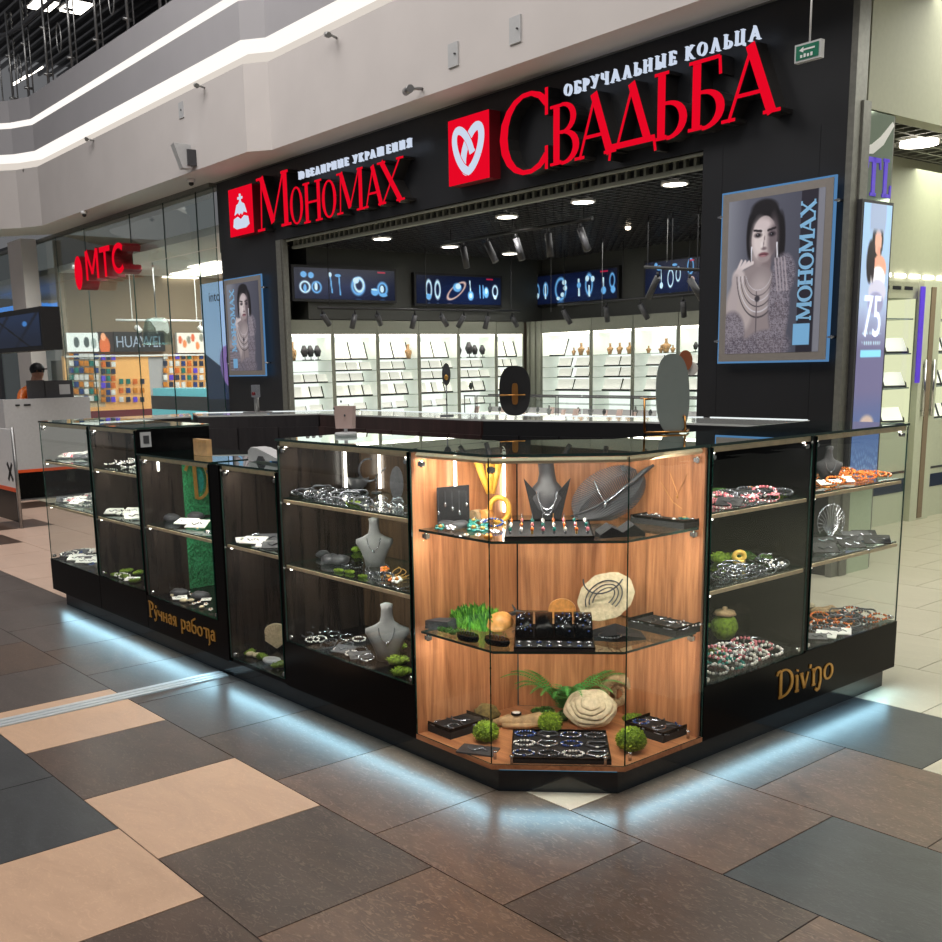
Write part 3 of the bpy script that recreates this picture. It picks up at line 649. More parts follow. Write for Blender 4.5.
# ================================================================== SHOP INTERIOR
# downlights, sensor
dl = [(382, 238), (450, 246), (507, 216), (583, 201), (675, 183), (510, 253)]
dlab = ['nearest the left jamb', 'second from the left jamb', 'in the middle of the near row', 'right of the middle of the near row', 'nearest the right pillar', 'deep behind the track spotlights']
for k, (x, y) in enumerate(dl):
    p = gz(x, y, CE, ST); t = thing('downlight', (p[0], p[1], CE - .01), 'round white downlight in the black cell ceiling, ' + dlab[k], 'ceiling light', fr=ST)
    b = MB(); b.lathe([(.115, CE - .012), (.115, CE + .02)], 20, (p[0], p[1], 0)); b.build('bezel', 'white', t)
    b = MB(); b.lathe([(.095, CE - .016), (.095, CE - .012)], 20, (p[0], p[1], 0)); b.build('diffuser', 'led', t)
    w = ST.w((p[0], p[1], CE - .05)); spot('downlight_lamp', w, w - Vector((0, 0, 1)), 22, (1, .97, .92), 120)
p = gz(628, 226, CE, ST); t = thing('smoke_sensor', (p[0], p[1], CE - .04), 'small warm-lit sensor dome on the black ceiling', 'sensor', fr=ST)
b = MB(); b.lathe([(.03, CE - .01), (.027, CE - .03), (.012, CE - .04)], 12, (p[0], p[1], 0)); b.build('dome', 'ledwarm', t)
# track spotlights
def spot_fix(u, v, z, du, dv, lab, grp=None, lit=True, L=.17, r=.034):
    z = z - .019
    t = thing('track_spotlight', (u, v, z), lab, 'spotlight', grp, fr=ST)
    q = Vector((du, dv, -1)).normalized(); a = Vector((u, v, z - .05))
    b = MB(); b.cyl((u, v, z), (u, v, z - .05), .012, 6); b.build('stem', 'blackmatte', t)
    b = MB(); b.cyl(a, a + q * L, r, 12); b.build('head', 'dgrey', t)
    b = MB(); b.cyl(a + q * L, a + q * (L + .004), r * .75, 12); b.build('lens', 'led' if lit else 'dgrey', t)
def track(p, q, lab):
    b = MB(); b.tube([p, q], .018, 6)
    for f in (.05, .5, .95): c = Vector(p).lerp(Vector(q), f); b.cyl(c, (c[0], c[1], CE + .02), .005, 5)
    b.build('lighting_track', 'blackmatte', fr=ST, label=lab, cat='light track')
ZT = 2.80
a, c = gz(440, 243, ZT, ST), gz(597, 219, ZT, ST); V1 = (a[1] + c[1]) / 2
track((a[0], V1, ZT), (c[0], V1, ZT), 'black ceiling track carrying five spotlights across the shop')
for k, (x, y, d) in enumerate([(463, 243, .1), (487, 240, .5), (516, 234, .25), (548, 230, .0), (580, 224, .35)]):
    p = onv(x, y, V1); spot_fix(p[0], V1, ZT, d, .15, 'dark cylinder spotlight on the ceiling track, ' + ['first from the left', 'second from the left', 'middle one', 'second from the right', 'rightmost'][k], lit=False, L=.22)
U2 = WL + .42
a, c = onu(318, 307, U2), onu(520, 312, U2); ZL = (a[2] + c[2]) / 2
track((U2, a[1], ZL), (U2, c[1], ZL), 'black track below the left wall screens')
for k, x in enumerate([322, 355, 377, 415, 441, 464, 488, 512]):
    p = onu(x, 311, U2); spot_fix(U2, p[1], ZL, -.2 - .5 * (k % 3 == 2) , .9 if k in (0, 2, 4, 7) else -.2, 'dark cylinder spotlight over the left wall shelves, %s from the shop opening' % ORD[k], 'spotlights over the left wall shelves', lit=k in (0, 2, 4))
V2 = WB - .45
a, c = onv(558, 308, V2), onv(696, 296, V2); ZB = (a[2] + c[2]) / 2 + .03
track((a[0], V2, ZB), (-7.9, V2, ZB), 'black track below the back wall screens')
for k, x in enumerate([563, 606, 640, 683]):
    p = onv(x, 305, V2); spot_fix(p[0], V2, ZB, .3 * (-1) ** k, .5, 'dark cylinder spotlight over the back wall shelves, %s from the corner' % ORD[k], 'spotlights over the back wall shelves', lit=k == 3, L=.2)
track(onv(645, 267, 8.6), onv(700, 270, 8.6), 'short suspended track in front of the right hand screen')
for k, (x, y) in enumerate([(658, 270), (690, 272)]):
    p = onv(x, y, 8.6); spot_fix(p[0], 8.6, p[2], .7 * (-1) ** (k + 1), .1, 'dark spotlight on the suspended track, ' + ['tilted to the left', 'tilted to the right, near the pillar'][k], lit=k == 1, L=.24)
for k, (x, y0, y1) in enumerate([(602, 221, 316), (667, 193, 262), (551, 258, 312)]):
    p = onv(x, y1, [9.6, 8.6, 9.9][k]); b = MB(); b.cyl((p[0], p[1], p[2]), (p[0], p[1], CE), .003, 5)
    b.build('suspension_wire', 'steel', fr=ST, label='thin vertical steel wire hanging from the black ceiling, ' + ['in the middle of the back wall', 'holding the suspended track', 'by the corner of the walls'][k], cat='wire')
# wall screens
def scr_func(items, red=(.86, .07)):
    def f(U, V):
        im = base(U, (6, 12, 32)); im = blend(im, np.clip(1 - np.hypot((U - .5) / .7, (V - .6) / .8), 0, 1) * .8, (18, 34, 76))
        for it in items:
            k = it[0]; c = it[-1]
            rt = it[6] if len(it) > 7 else 0
            if k == 'r': mk = ringm(U, V, *it[1:6], rt)
            elif k == 'f': mk = ell(U, V, *it[1:5], .3)
            else: mk = linem(U, V, *it[1:6], .28)
            im = blend(im, mk, c)
            if k == 'r' : im = blend(im, ringm(U, 1.84 - V, *it[1:6], rt) * (V > .86) * .4, c)
        im = blend(im, ((np.abs(U - red[0]) < .04) & (np.abs(V - red[1]) < .03)).astype(float) * .8, (190, 30, 60))
        return im
    return f
Lb, Lw, Lr = (96, 160, 214), (190, 222, 240), (196, 168, 160)
S1i = [('f', .09, .22, .03, .10, Lb), ('f', .16, .24, .028, .10, Lb), ('r', .10, .62, .045, .17, .28, Lw), ('f', .10, .66, .015, .13, Lb), ('r', .21, .62, .042, .17, .28, Lb), ('f', .205, .6, .015, .13, Lw),
       ('l', .345, .2, .36, .78, .007, Lb), ('f', .345, .2, .014, .08, Lw), ('l', .43, .2, .44, .85, .006, Lb), ('f', .42, .22, .03, .05, Lb),
       ('r', .62, .55, .06, .26, .3, Lb), ('r', .63, .5, .045, .22, .3, Lw), ('f', .60, .36, .03, .1, Lw), ('f', .79, .72, .04, .13, Lb), ('l', .76, .64, .83, .66, .006, Lw), ('r', .87, .62, .045, .2, .35, Lb), ('f', .865, .62, .02, .12, Lw), ('f', .88, .82, .04, .06, Lb)]
S2i = [('r', .14, .5, .03, .3, .3, Lw), ('r', .24, .5, .028, .28, .35, Lw), ('f', .135, .75, .03, .1, Lb), ('r', .46, .52, .07, .32, .16, .25, Lr), ('f', .47, .4, .05, .16, Lb), ('f', .48, .36, .03, .1, Lw), ('l', .62, .15, .63, .6, .006, Lw), ('f', .63, .68, .035, .17, Lb), ('f', .63, .68, .018, .09, Lw),
       ('l', .74, .3, .745, .75, .006, Lb), ('l', .78, .3, .785, .75, .006, Lb), ('f', .82, .55, .03, .2, Lb), ('f', .82, .5, .014, .1, Lw), ('r', .93, .5, .03, .2, .3, Lw), ('f', .93, .72, .018, .07, Lw)]
S3i = [('r', .10, .52, .022, .22, .35, Lb), ('f', .10, .68, .02, .1, Lw), ('r', .20, .5, .024, .22, .35, Lb), ('l', .195, .3, .2, .8, .007, Lw), ('r', .38, .52, .06, .36, .22, Lb), ('f', .42, .3, .025, .09, Lw), ('f', .43, .5, .022, .09, Lw), ('f', .40, .72, .022, .08, Lw), ('f', .35, .84, .02, .06, Lw),
       ('l', .585, .25, .59, .8, .010, Lw), ('f', .588, .45, .022, .1, Lb), ('r', .70, .45, .035, .32, .3, Lb), ('f', .68, .25, .02, .1, Lw), ('f', .74, .28, .02, .1, Lw), ('l', .70, .5, .705, .85, .008, Lw), ('l', .855, .28, .86, .6, .006, Lw), ('f', .86, .7, .026, .13, Lb), ('r', .95, .4, .025, .22, .3, Lb), ('f', .96, .7, .024, .12, Lb)]
S4i = [('f', .20, .1, .03, .07, Lb), ('l', .30, .25, .31, .7, .006, Lw), ('f', .31, .75, .03, .1, Lw), ('f', .26, .2, .05, .08, Lb), ('r', .48, .55, .05, .26, .2, Lw), ('r', .62, .45, .04, .2, .25, Lw), ('f', .55, .15, .05, .04, Lb), ('r', .84, .25, .05, .22, .25, Lb), ('f', .86, .65, .06, .1, Lr)]
scm = colmat('screen_picture', .72, .25)
def screen(lab, fn, items, x0, y0t, y0b, x1, y1t, y1b, plane):
    a, bq, c, d = fn(x0, y0b, plane), fn(x1, y1b, plane), fn(x1, y1t, plane), fn(x0, y0t, plane)
    z0, z1 = (a[2] + bq[2]) / 2, (c[2] + d[2]) / 2
    if fn is onu:
        v0, v1 = d[1], c[1]; t = thing('wall_screen', (plane, (v0 + v1) / 2, z0), lab, 'screen', fr=ST)
        b = MB(); b.box(plane - .06, v0, z0, plane, v1, z1); b.build('housing', 'blackmatte', t)
        P = [(plane + .003, v0 + .03, z0 + .03), (plane + .003, v1 - .03, z0 + .03), (plane + .003, v1 - .03, z1 - .03), (plane + .003, v0 + .03, z1 - .03)]
    else:
        u0, u1 = d[0], c[0]; t = thing('wall_screen', ((u0 + u1) / 2, plane, z0), lab, 'screen', fr=ST)
        b = MB(); b.box(u0, plane, z0, u1, plane + .06, z1); b.build('housing', 'blackmatte', t)
        P = [(u0 + .03, plane - .003, z0 + .03), (u1 - .03, plane - .003, z0 + .03), (u1 - .03, plane - .003, z1 - .03), (u0 + .03, plane - .003, z1 - .03)]
    picture('display', P, scr_func(items), 150, 60, scm, t)
screen('long wall screen showing hoop earrings and rings, nearest the left jamb', onu, S1i, 291, 263, 300, 396, 270, 304, WL + .075)
screen('long wall screen showing a twisted ring, left wall near the corner', onu, S2i, 414, 271, 304, 502, 277, 309, WL + .075)
screen('long wall screen showing a big bracelet on the back wall', onv, S3i, 528, 275, 307, 619, 266, 301, WB + .2)
screen('wall screen behind the suspended spotlights, next to the pillar', onv, S4i, 644, 261, 297, 702, 254, 293, WB + .2)
# lit display cabinets
CB, CTp = .75, 1.905
M['liner'] = mat('glow_liner', (228, 232, 222), .5, emit=(228, 236, 222), es=.35, var=.02)  # slight glow stands in for light falling on the cabinet sides
def cabinet(lab, fn, plane, xs, zs, ytop=None):
    p0, p1 = fn(xs[0], 372, plane), fn(xs[1], 372, plane); k = 1 if fn is onu else 0; a, c = p0[k], p1[k]
    t = thing('display_cabinet', (plane, (a + c) / 2, 0) if k else ((a + c) / 2, plane, 0), lab, 'cabinet', fr=ST)
    def bx(q0, z0, q1, z1, d0, d1):   # along, depth into wall
        if k: return (plane - d1, q0, z0, plane - d0, q1, z1)
        return (q0, plane + d0, z0, q1, plane + d1, z1)
    def B(*q):
        b = MB(); e = bx(*q); b.box(min(e[0], e[3]), min(e[1], e[4]), e[2], max(e[0], e[3]), max(e[1], e[4]), e[5]); return b
    # lower cupboard, back panel, stiles, crown panel
    B(a, 0, c, CB, 0, .36).build('cupboard', 'fascia', t)
    B(a, CB, c, CTp, .34, .36).build('backlit_panel', 'shelfback', t)
    w = .022
    for q in (a, c - w):
        B(q, CB, q + w, CTp, 0, .012).build('side_frame', 'fascia', t); B(q, CB, q + w, CTp, .012, .34).build('side_liner', 'liner', t)
    B(a + w, CTp - .03, c - w, CTp - .013, .10, .33).build('top_liner', 'liner', t)
    B(a, CTp, c, CTp + .17, 0, .36).build('crown_panel', 'fascia', t)
    B(a + w, CTp - .012, c - w, CTp, .02, .10).build('led_profile', 'led', t)
    for z in zs: B(a + w, z - .006, c - w, z, .01, .335).build('shelf', 'greenshelf', t)
    return a + w, c - w
M['greenshelf'] = mat('shelf_glass_edge', (130, 142, 136), .2, var=.02)
zsL = [onu(360, y, WL)[2] for y in (359.5, 370.5, 381.5, 396.5, 410.0)]
colsL = [(291, 334), (334.3, 378.5), (378.8, 419.5), (419.8, 459), (459.3, 496.5), (496.8, 524)]
ordn = ['first', 'second', 'third', 'fourth', 'fifth', 'sixth']
spanL = [cabinet('backlit white display cabinet on the left wall, %s from the shop opening' % ordn[k], onu, WL, xs, zsL) for k, xs in enumerate(colsL)]
zsB = [onv(620, y, WB)[2] for y in (354, 366, 377, 391, 405)]
colsB = [(541, 590.5), (591, 632), (632.5, 677), (677.5, 702)]
spanB = [cabinet('backlit white display cabinet on the back wall, %s from the corner' % ordn[k], onv, WB, xs, zsB) for k, xs in enumerate(colsB)]
b = MB()
e = onv(526, 372, WB - .02)[0]; f = onv(541, 372, WB - .02)[0]
for k in range(5): q = WL + (f - WL) * k / 5; b.box(q, WB - .02 + .02 * (k % 2), 0, q + (f - WL) / 5 - .01, WB + .3, CTp + .17)
structure(b, 'trim_6', 'fascia', ST)
# boards, busts and stands on the shelves
def proto_board(w, h):
    t = thing('display_board', (0, 0, 0), 'x', 'x'); 
    b = MB(); b.poly([(-w / 2, 0, 0), (w / 2, 0, 0), (w / 2, h * .34, h * .94), (-w / 2, h * .34, h * .94)], (0, .006, -.002)); b.build('board', 'boardlit', t)
    b = MB(); b.tube([(-w / 2, -.004, .006), (w / 2, -.004, .006), (w / 2, h * .34 - .004, h * .94)], .010, 4); b.build('rim', 'blackmatte', t)
    return proto(t)
PBt, PBs = proto_board(.24, .20), proto_board(.26, .13)
def bust_mesh(b, s=1, lean=.0):
    pr = [(.035, .0), (.05, .01), (.03, .03), (.028, .06)]
    secs = []  # (z, halfwidth, halfdepth, y)
    for z, hw, hd, y in [(0, .050, .030, 0), (.04, .056, .034, 0), (.09, .078, .040, .0), (.125, .100, .038, .008), (.145, .098, .030, .012), (.158, .062, .027, .013), (.175, .034, .025, .013), (.20, .027, .024, .012), (.235, .025, .024, .010), (.255, .029, .028, .008), (.262, .012, .012, .008)]:
        secs.append([(hw * s * cos(t), (y + hd * sin(t)) * s, z * s) for t in np.linspace(0, 2 * pi, 17)[:-1]])
    i0 = len(b.v)
    for sc in secs: b.v += sc
    b.sm = True
    for k in range(len(secs) - 1):
        for j in range(16): b.face((i0 + k * 16 + j, i0 + k * 16 + (j + 1) % 16, i0 + (k + 1) * 16 + (j + 1) % 16, i0 + (k + 1) * 16 + j))
    b.sm = False; b.face(tuple(i0 + j for j in reversed(range(16)))); b.face(tuple(i0 + (len(secs) - 1) * 16 + j for j in range(16)))
    return b
def necklace_curve(w, h, y0=0, n=17):
    return [(w * sin(t), y0, -h * (1 - abs(sin(t)) ** 1.6 * 1.0) * 1) for t in np.linspace(-pi / 2, pi / 2, n)]
def proto_bust(m1, m2, sc=1):
    t = thing('necklace_bust', (0, 0, 0), 'x', 'x'); bust_mesh(MB(), sc).build('torso', m1, t)
    b = MB(); pts = [(.036 * sin(a) * sc, (-.030 - .012 * cos(a)) * sc, (.165 - .075 * cos(a)) * sc) for a in np.linspace(-1.45, 1.45, 17)]; b.tube(pts, .0022 * sc, 5); b.ball((0, -.043 * sc, .086 * sc), .007 * sc, .004 * sc, .009 * sc, 8, 6)
    b.build('necklace', m2, t); return proto(t)
PBU = proto_bust('greyvelvet', 'silver'); PBK = proto_bust('velvet', 'silver'); PBB = proto_bust('bark', 'gold', .9)
def proto_leafstand():
    t = thing('oval_stand', (0, 0, 0), 'x', 'x'); b = MB(); b.lathe([(.0, 0), (.04, 0), (.045, .01), (0, .012)], 12); b.cyl((0, 0, 0), (0, 0, .05), .006, 6); b.build('foot', 'blackmatte', t)
    b = MB(); b.tube([(0, 0, .05), (0, .01, .12), (0, .015, .2)], [.03, .055, .02], 12); b.build('pad', 'slate', t); return proto(t)
PLS = proto_leafstand()
CNT = {}
def fr_i(k, sh, w): CNT[(k, sh, w)] = CNT.get((k, sh, w), -1) + 1; return CNT[(k, sh, w)]
def putL(k, shelf, fr_, P, lab, cat, grp, rz=0, sc=1, d=.12):
    if grp and 'boards' in grp: lab = 'white black-rimmed board, %s from opening, %s shelf, %s left wall cabinet' % (ORD[fr_i(k, shelf, 0)], ['top', 'second', 'third', 'fourth', 'lowest'][shelf], ORD[k])
    elif grp: lab = lab + ', %s from the opening' % ORD[fr_i(k, shelf, 0)]
    a, c = spanL[k]; z = (zsL[shelf]) ; place(P, WL - d, a + (c - a) * fr_, z + .001, pi / 2 + rz, lab, cat, grp, sc, fr=ST)
def putB(k, shelf, fr_, P, lab, cat, grp, rz=0, sc=1, d=.12):
    if grp and 'boards' in grp: lab = 'white black-rimmed board, %s from left, %s shelf, %s back wall cabinet' % (ORD[fr_i(k, shelf, 1)], ['top', 'second', 'third', 'fourth', 'lowest'][shelf], ORD[k])
    elif grp: lab = lab + ', %s from the left' % ORD[fr_i(k, shelf, 1)]
    a, c = spanB[k]; place(P, a + (c - a) * fr_, WB + d, zsB[shelf] + .001, rz, lab, cat, grp, sc, fr=ST)
gL, gB = 'display boards in the left wall cabinets', 'display boards in the back wall cabinets'
lL, lB = 'white jewellery board with black rim leaning in a left wall cabinet', 'white jewellery board with black rim leaning in a back wall cabinet'
for k in (1, 2, 3, 5):
    for f_ in (.28, .68): putL(k, 0, f_, PBt, lL, 'display board', gL, 0, 1.15)
for k in range(6):
    for sh in (1, 2, 3):
        for f_ in ((.3, .62) if (k + sh) % 2 else (.22, .55, .85)):
            if k == 0 and sh == 1: continue
            putL(k, sh, f_, PBs, lL, 'display board', gL, 0, 1.15 if sh == 3 else .85)
    putL(k, 4, .3, PBs, lL, 'display board', gL, 0, .6); putL(k, 4, .7, PBs, lL, 'display board', gL, 0, .7)
for k in range(4):
    for sh in (1, 2, 3):
        for f_ in (((.35, .72) if k < 3 else (.5,))): putB(k, sh, f_, PBs, lB, 'display board', gB, 0, 1.25 if sh == 3 else 1.0)
putB(0, 0, .2, PBt, lB, 'display board', gB, 0, 1.2)
putL(0, 0, .15, PBB, 'brown wooden necklace bust with a gold chain in the cabinet by the left jamb', 'bust', None, .5, .95)
for f_ in (.45, .6, .78): putL(0, 0, f_, PLS, 'dark curved jewellery stand in the cabinet by the left jamb', 'stand', 'dark stands by the left jamb', .3, .9)
putL(2, 0, .9, PBB, 'brown bust in the third cabinet of the left wall', 'bust', None, .3, .8); putL(2, 0, .05, PLS, 'dark slate stand at the near end of the third cabinet', 'stand', None, 0, .9)
for f_ in (.12, .42, .58, .8): putL(4, 0, f_, PLS, 'dark ribbed leaf-shaped stand in the fifth cabinet of the left wall', 'stand', 'leaf stands in the fifth cabinet', 0, 1.05 if f_ in (.42,) else .85)
putL(4, 3, .45, PLS, 'small black holder on the lower shelf of the fifth cabinet', 'stand', None, 0, .6)
for f_ in (.3, .55, .8): putB(1, 0, f_, PBB, 'tan jewellery bust in the second back wall cabinet', 'bust', 'tan busts in the second back cabinet', 0, .62)
for f_ in (.2, .5, .62, .78): putB(2, 0, f_, PBB, 'tan carved stand in the third back wall cabinet', 'stand', 'tan stands in the third back cabinet', .4, .75 if f_ == .62 else .4)
putB(3, 0, .45, PLS, 'small dark holder in the back wall cabinet by the pillar', 'stand', None, 0, .6)
for f_ in (.55, .7, .85): putB(0, 0, f_, PBB, 'tan jewellery stand in the first back wall cabinet', 'stand', 'tan stands in the first back cabinet', 0, .7 if f_ == .7 else .45)
# glass counters in front of the shelves
VC = 9.3
ua, ub = WL + .05, -6.95; ztc = onv(560, 397, VC)[2]; zbc = onv(560, 416, VC)[2]
us = [ua, onv(476, 397, VC)[0], onv(557, 397, VC)[0], onv(632, 397, VC)[0], ub]
for k in range(4):
    a, c = us[k] + .01, us[k + 1] - .01
    t = thing('glass_counter', ((a + c) / 2, VC, 0), 'low glass-topped counter case inside the shop, ' + ['nearest the left wall', 'left of the middle', 'right of the middle', 'nearest the right pillar'][k], 'counter', fr=ST)
    b = MB(); b.box(a, VC, 0, c, VC + .45, zbc - .02); b.build('body', 'white', t)
    b = MB(); b.box(a, VC, zbc - .02, c, VC + .45, zbc); b.build('deck', 'boardlit', t)
    b = MB(); b.gbox(a + .01, VC + .002, zbc, c - .01, VC + .006, ztc); b.build('front_glass', ['glass', 'edge'], t)
    b = MB()
    for (p, q) in [((a, VC, ztc), (c, VC, ztc)), ((a + .008, VC, zbc), (a + .008, VC, ztc)), ((c - .008, VC, zbc), (c - .008, VC, ztc)), ((a, VC + .44, ztc), (c, VC + .44, ztc))]: b.tube([p, q], .009, 4)
    b.build('frame', 'dgrey', t)
    b = MB(); b.box(a, VC + .44, zbc, c, VC + .445, zbc + .07); b.build('back_ledge', 'bandgrey', t)
PST = proto(MB().poly([(-.03, 0, 0), (.03, 0, 0), (.03, .02, .07), (-.03, .02, .07)], (0, .02, 0)).build('earring_stand', 'rose'))
ZD = zbc
for i in range(26):
    u = us[0] + .1 + (us[4] - us[0] - .3) * i / 25
    P = [PST, PBU, PST, PLS][i % 4]; s = [1.2, .45, .9, .45][i % 4]
    place(P, u, VC + .15 + .1 * (i % 3), ZD + .001, 0, 'small jewellery stand inside the shop glass counters, %s from the left wall' % ORD[i], 'stand', 'stands inside the glass counters', s, fr=ST)
# broad area light below the shop ceiling
area('shop_light', ST.w((-8, 8.6, 2.88)), ST.w((-8, 8.6, 0)), 4.5, 2.2, 60, (1, .98, .92))

# ================================================================== POSTERS
def fblend(im, U, V, shapes):
    for s in shapes:
        k, c = s[0], s[-1]
        mk = ell(U, V, *s[1:-1]) if k == 'e' else (linem(U, V, *s[1:-1]) if k == 'l' else ringm(U, V, *s[1:-1]))
        im = blend(im, mk, c)
    return im
def portrait(U, V, detail=1):
    im = base(U, (92, 94, 108)); im = blend(im, np.clip((U - .1) * 1.2, 0, 1) * .6, (58, 60, 74)); im = blend(im, np.clip(1 - U / .22, 0, 1) * .7, (136, 140, 152))
    sh = [('e', .43, .195, .195, .17, .10, (24, 22, 26)), ('e', .27, .24, .05, .15, .3, (28, 26, 30)), ('e', .61, .29, .055, .18, .3, (28, 26, 30)), ('e', .42, .075, .15, .06, .3, (30, 28, 32)),
          ('e', .40, .42, .115, .12, .15, (122, 110, 114)), ('e', .34, .82, .37, .40, .08, (138, 128, 132)), ('e', .16, .70, .16, .17, .3, (172, 162, 164)), ('e', .40, .62, .12, .12, .8, (166, 156, 160)),
          ('e', .425, .265, .142, .145, .06, (168, 156, 160)), ('e', .37, .27, .085, .12, .9, (206, 196, 198)), ('e', .53, .27, .055, .13, .9, (108, 98, 104)), ('e', .42, .175, .09, .03, .9, (196, 184, 188)), ('e', .425, .385, .07, .03, .6, (150, 138, 142)),
          ('l', .305, .205, .392, .214, .008, (40, 34, 40)), ('l', .465, .214, .552, .203, .008, (40, 34, 40)),
          ('e', .355, .238, .040, .015, .9, (52, 44, 50)), ('e', .515, .240, .038, .015, .9, (48, 40, 48)), ('e', .357, .238, .017, .009, .6, (18, 16, 22)), ('e', .513, .240, .016, .009, .6, (18, 16, 22)), ('e', .350, .236, .006, .003, .6, (170, 170, 180)), ('e', .506, .238, .006, .003, .6, (160, 160, 170)),
          ('l', .432, .25, .418, .315, .006, (132, 118, 124)), ('e', .428, .326, .030, .010, .9, (112, 98, 104)), ('e', .40, .30, .014, .02, .9, (216, 208, 210)), ('e', .425, .364, .055, .014, .6, (118, 74, 84)), ('l', .372, .364, .478, .365, .003, (58, 36, 44)), ('e', .42, .373, .03, .006, .8, (160, 116, 126)),
          ('l', .285, .31, .288, .40, .006, (216, 216, 228)), ('l', .575, .30, .58, .39, .008, (216, 216, 228))]
    for k in range(4): sh.append(('l', .11 + .03 * k, .47 - .012 * k, .17 + .045 * k, .392 + .006 * k, .013, (204, 194, 198)))
    sh += [('e', .14, .50, .075, .06, .4, (190, 180, 184)), ('l', .11, .52, .05, .9, .05, (170, 160, 164))]
    im = fblend(im, U, V, sh)
    for k in range(6):
        w = .15 + .022 * k; h = .12 + .035 * k; mk = ringm(U, V, .38, .47, w, h, .022) * (V > .49); im = blend(im, mk, (52, 48, 56) if k % 2 else (200, 198, 208))
    im = fblend(im, U, V, [('l', .36, .60, .37, .98, .007, (92, 84, 92)), ('e', .37, .645, .03, .02, .4, (60, 56, 64))])
    lace = (np.sin(U * 150 + 6 * np.sin(V * 60)) * np.sin(V * 210 + 5 * np.sin(U * 50)) > -.05).astype(float)
    for c in [(.08, .86, .15, .14), (.50, .95, .26, .10), (.66, .50, .13, .13), (.62, .70, .12, .22), (.2, .99, .2, .09)]:
        mk = ell(U, V, *c, .25); im = blend(im, mk * .8, (78, 72, 84)); im = blend(im, mk * lace * .5, (178, 174, 188))
    for k in range(4): im = blend(im, linem(U, V, .56 + .035 * k, .40, .60 + .035 * k, .60, .010), (156, 148, 158))
    return im
def poster_big(U, V):
    im = portrait(U / .93, V); band = np.clip((U - .765) * 200, 0, 1) * np.clip((.935 - U) * 200, 0, 1)
    im = blend(im, band, (42, 40, 50)); im = blend(im, np.clip((U - .935) * 200, 0, 1), (120, 122, 134))
    bx = ((U > .735) & (U < .90) & (V > .82) & (V < .955)).astype(float); im = blend(im, bx, (118, 172, 216))
    return im
def poster_small(U, V):
    im = portrait(np.clip((U - .12) * 1.05, 0, 1), V); bx = ((U > .10) & (U < .24) & (V > .86) & (V < .97)).astype(float); return blend(im, bx, (118, 172, 216))
pm = colmat('poster_print', .28, .35)
def poster(lab, u0, u1, z0, z1, func, b_in, tu0, tu1, tz0, tz1):
    v = D - .06; t = thing('framed_poster', ((u0 + u1) / 2, D, z0), lab, 'poster', fr=ST)
    b = MB(); b.box(u0, v - .008, z0, u1, v + .008, z1); b.build('acrylic_panel', 'bluelit', t)
    b = MB(); b.box(u0 + .014, v - .014, z0 + .014, u1 - .014, v - .008, z1 - .014); b.build('mount_board', 'mountgrey', t)
    picture('print', [(u0 + b_in, v - .016, z0 + b_in), (u1 - b_in, v - .016, z0 + b_in), (u1 - b_in, v - .016, z1 - b_in), (u0 + b_in, v - .016, z1 - b_in)], func, 150, 210, pm, t)
    G = glyphs(.22, .10, .1)
    letters('МОНОМАХ', t, tz0, tz1, tu1, tu1 - tu0, v - .017, .002, ['lblue', 'lblue'], G, 'printed_letter', vert=True)
    for uu in (u0 - .012, u1 + .012):
        for zz in (z0 + .16, z1 - .16): b = MB(); b.cyl((uu, v - .01, zz), (uu, D, zz), .010, 8); b.box(uu - .02, v - .012, zz - .006, uu + .02, v - .006, zz + .006); b.build('standoff', 'chrome', t)
M['mountgrey'] = mat('poster_mount', (150, 144, 140), .35, .3, var=.03)
M['lblue'] = mat('light_blue_print', (126, 176, 214), .4, emit=(126, 176, 214), es=.25, var=.02)
poster('large framed black and white poster of a woman in lace gloves on the right pillar', -4.866, -3.98, 1.465, 2.652, poster_big, .068, -4.222, -4.112, 1.74, 2.52)
poster('narrow framed black and white poster of a woman on the left pillar', -12.53, -11.56, 1.416, 2.635, poster_small, .07, -12.38, -12.26, 1.72, 2.5)
spot('poster_lamp', ST.w((-4.4, 5.6, 3.6)), ST.w((-4.4, D, 2.0)), 10, (1, .97, .95), 50)
spot('poster_lamp', ST.w((-12.0, 5.4, 3.6)), ST.w((-12.0, D, 2.0)), 14, (1, .97, .95), 50)

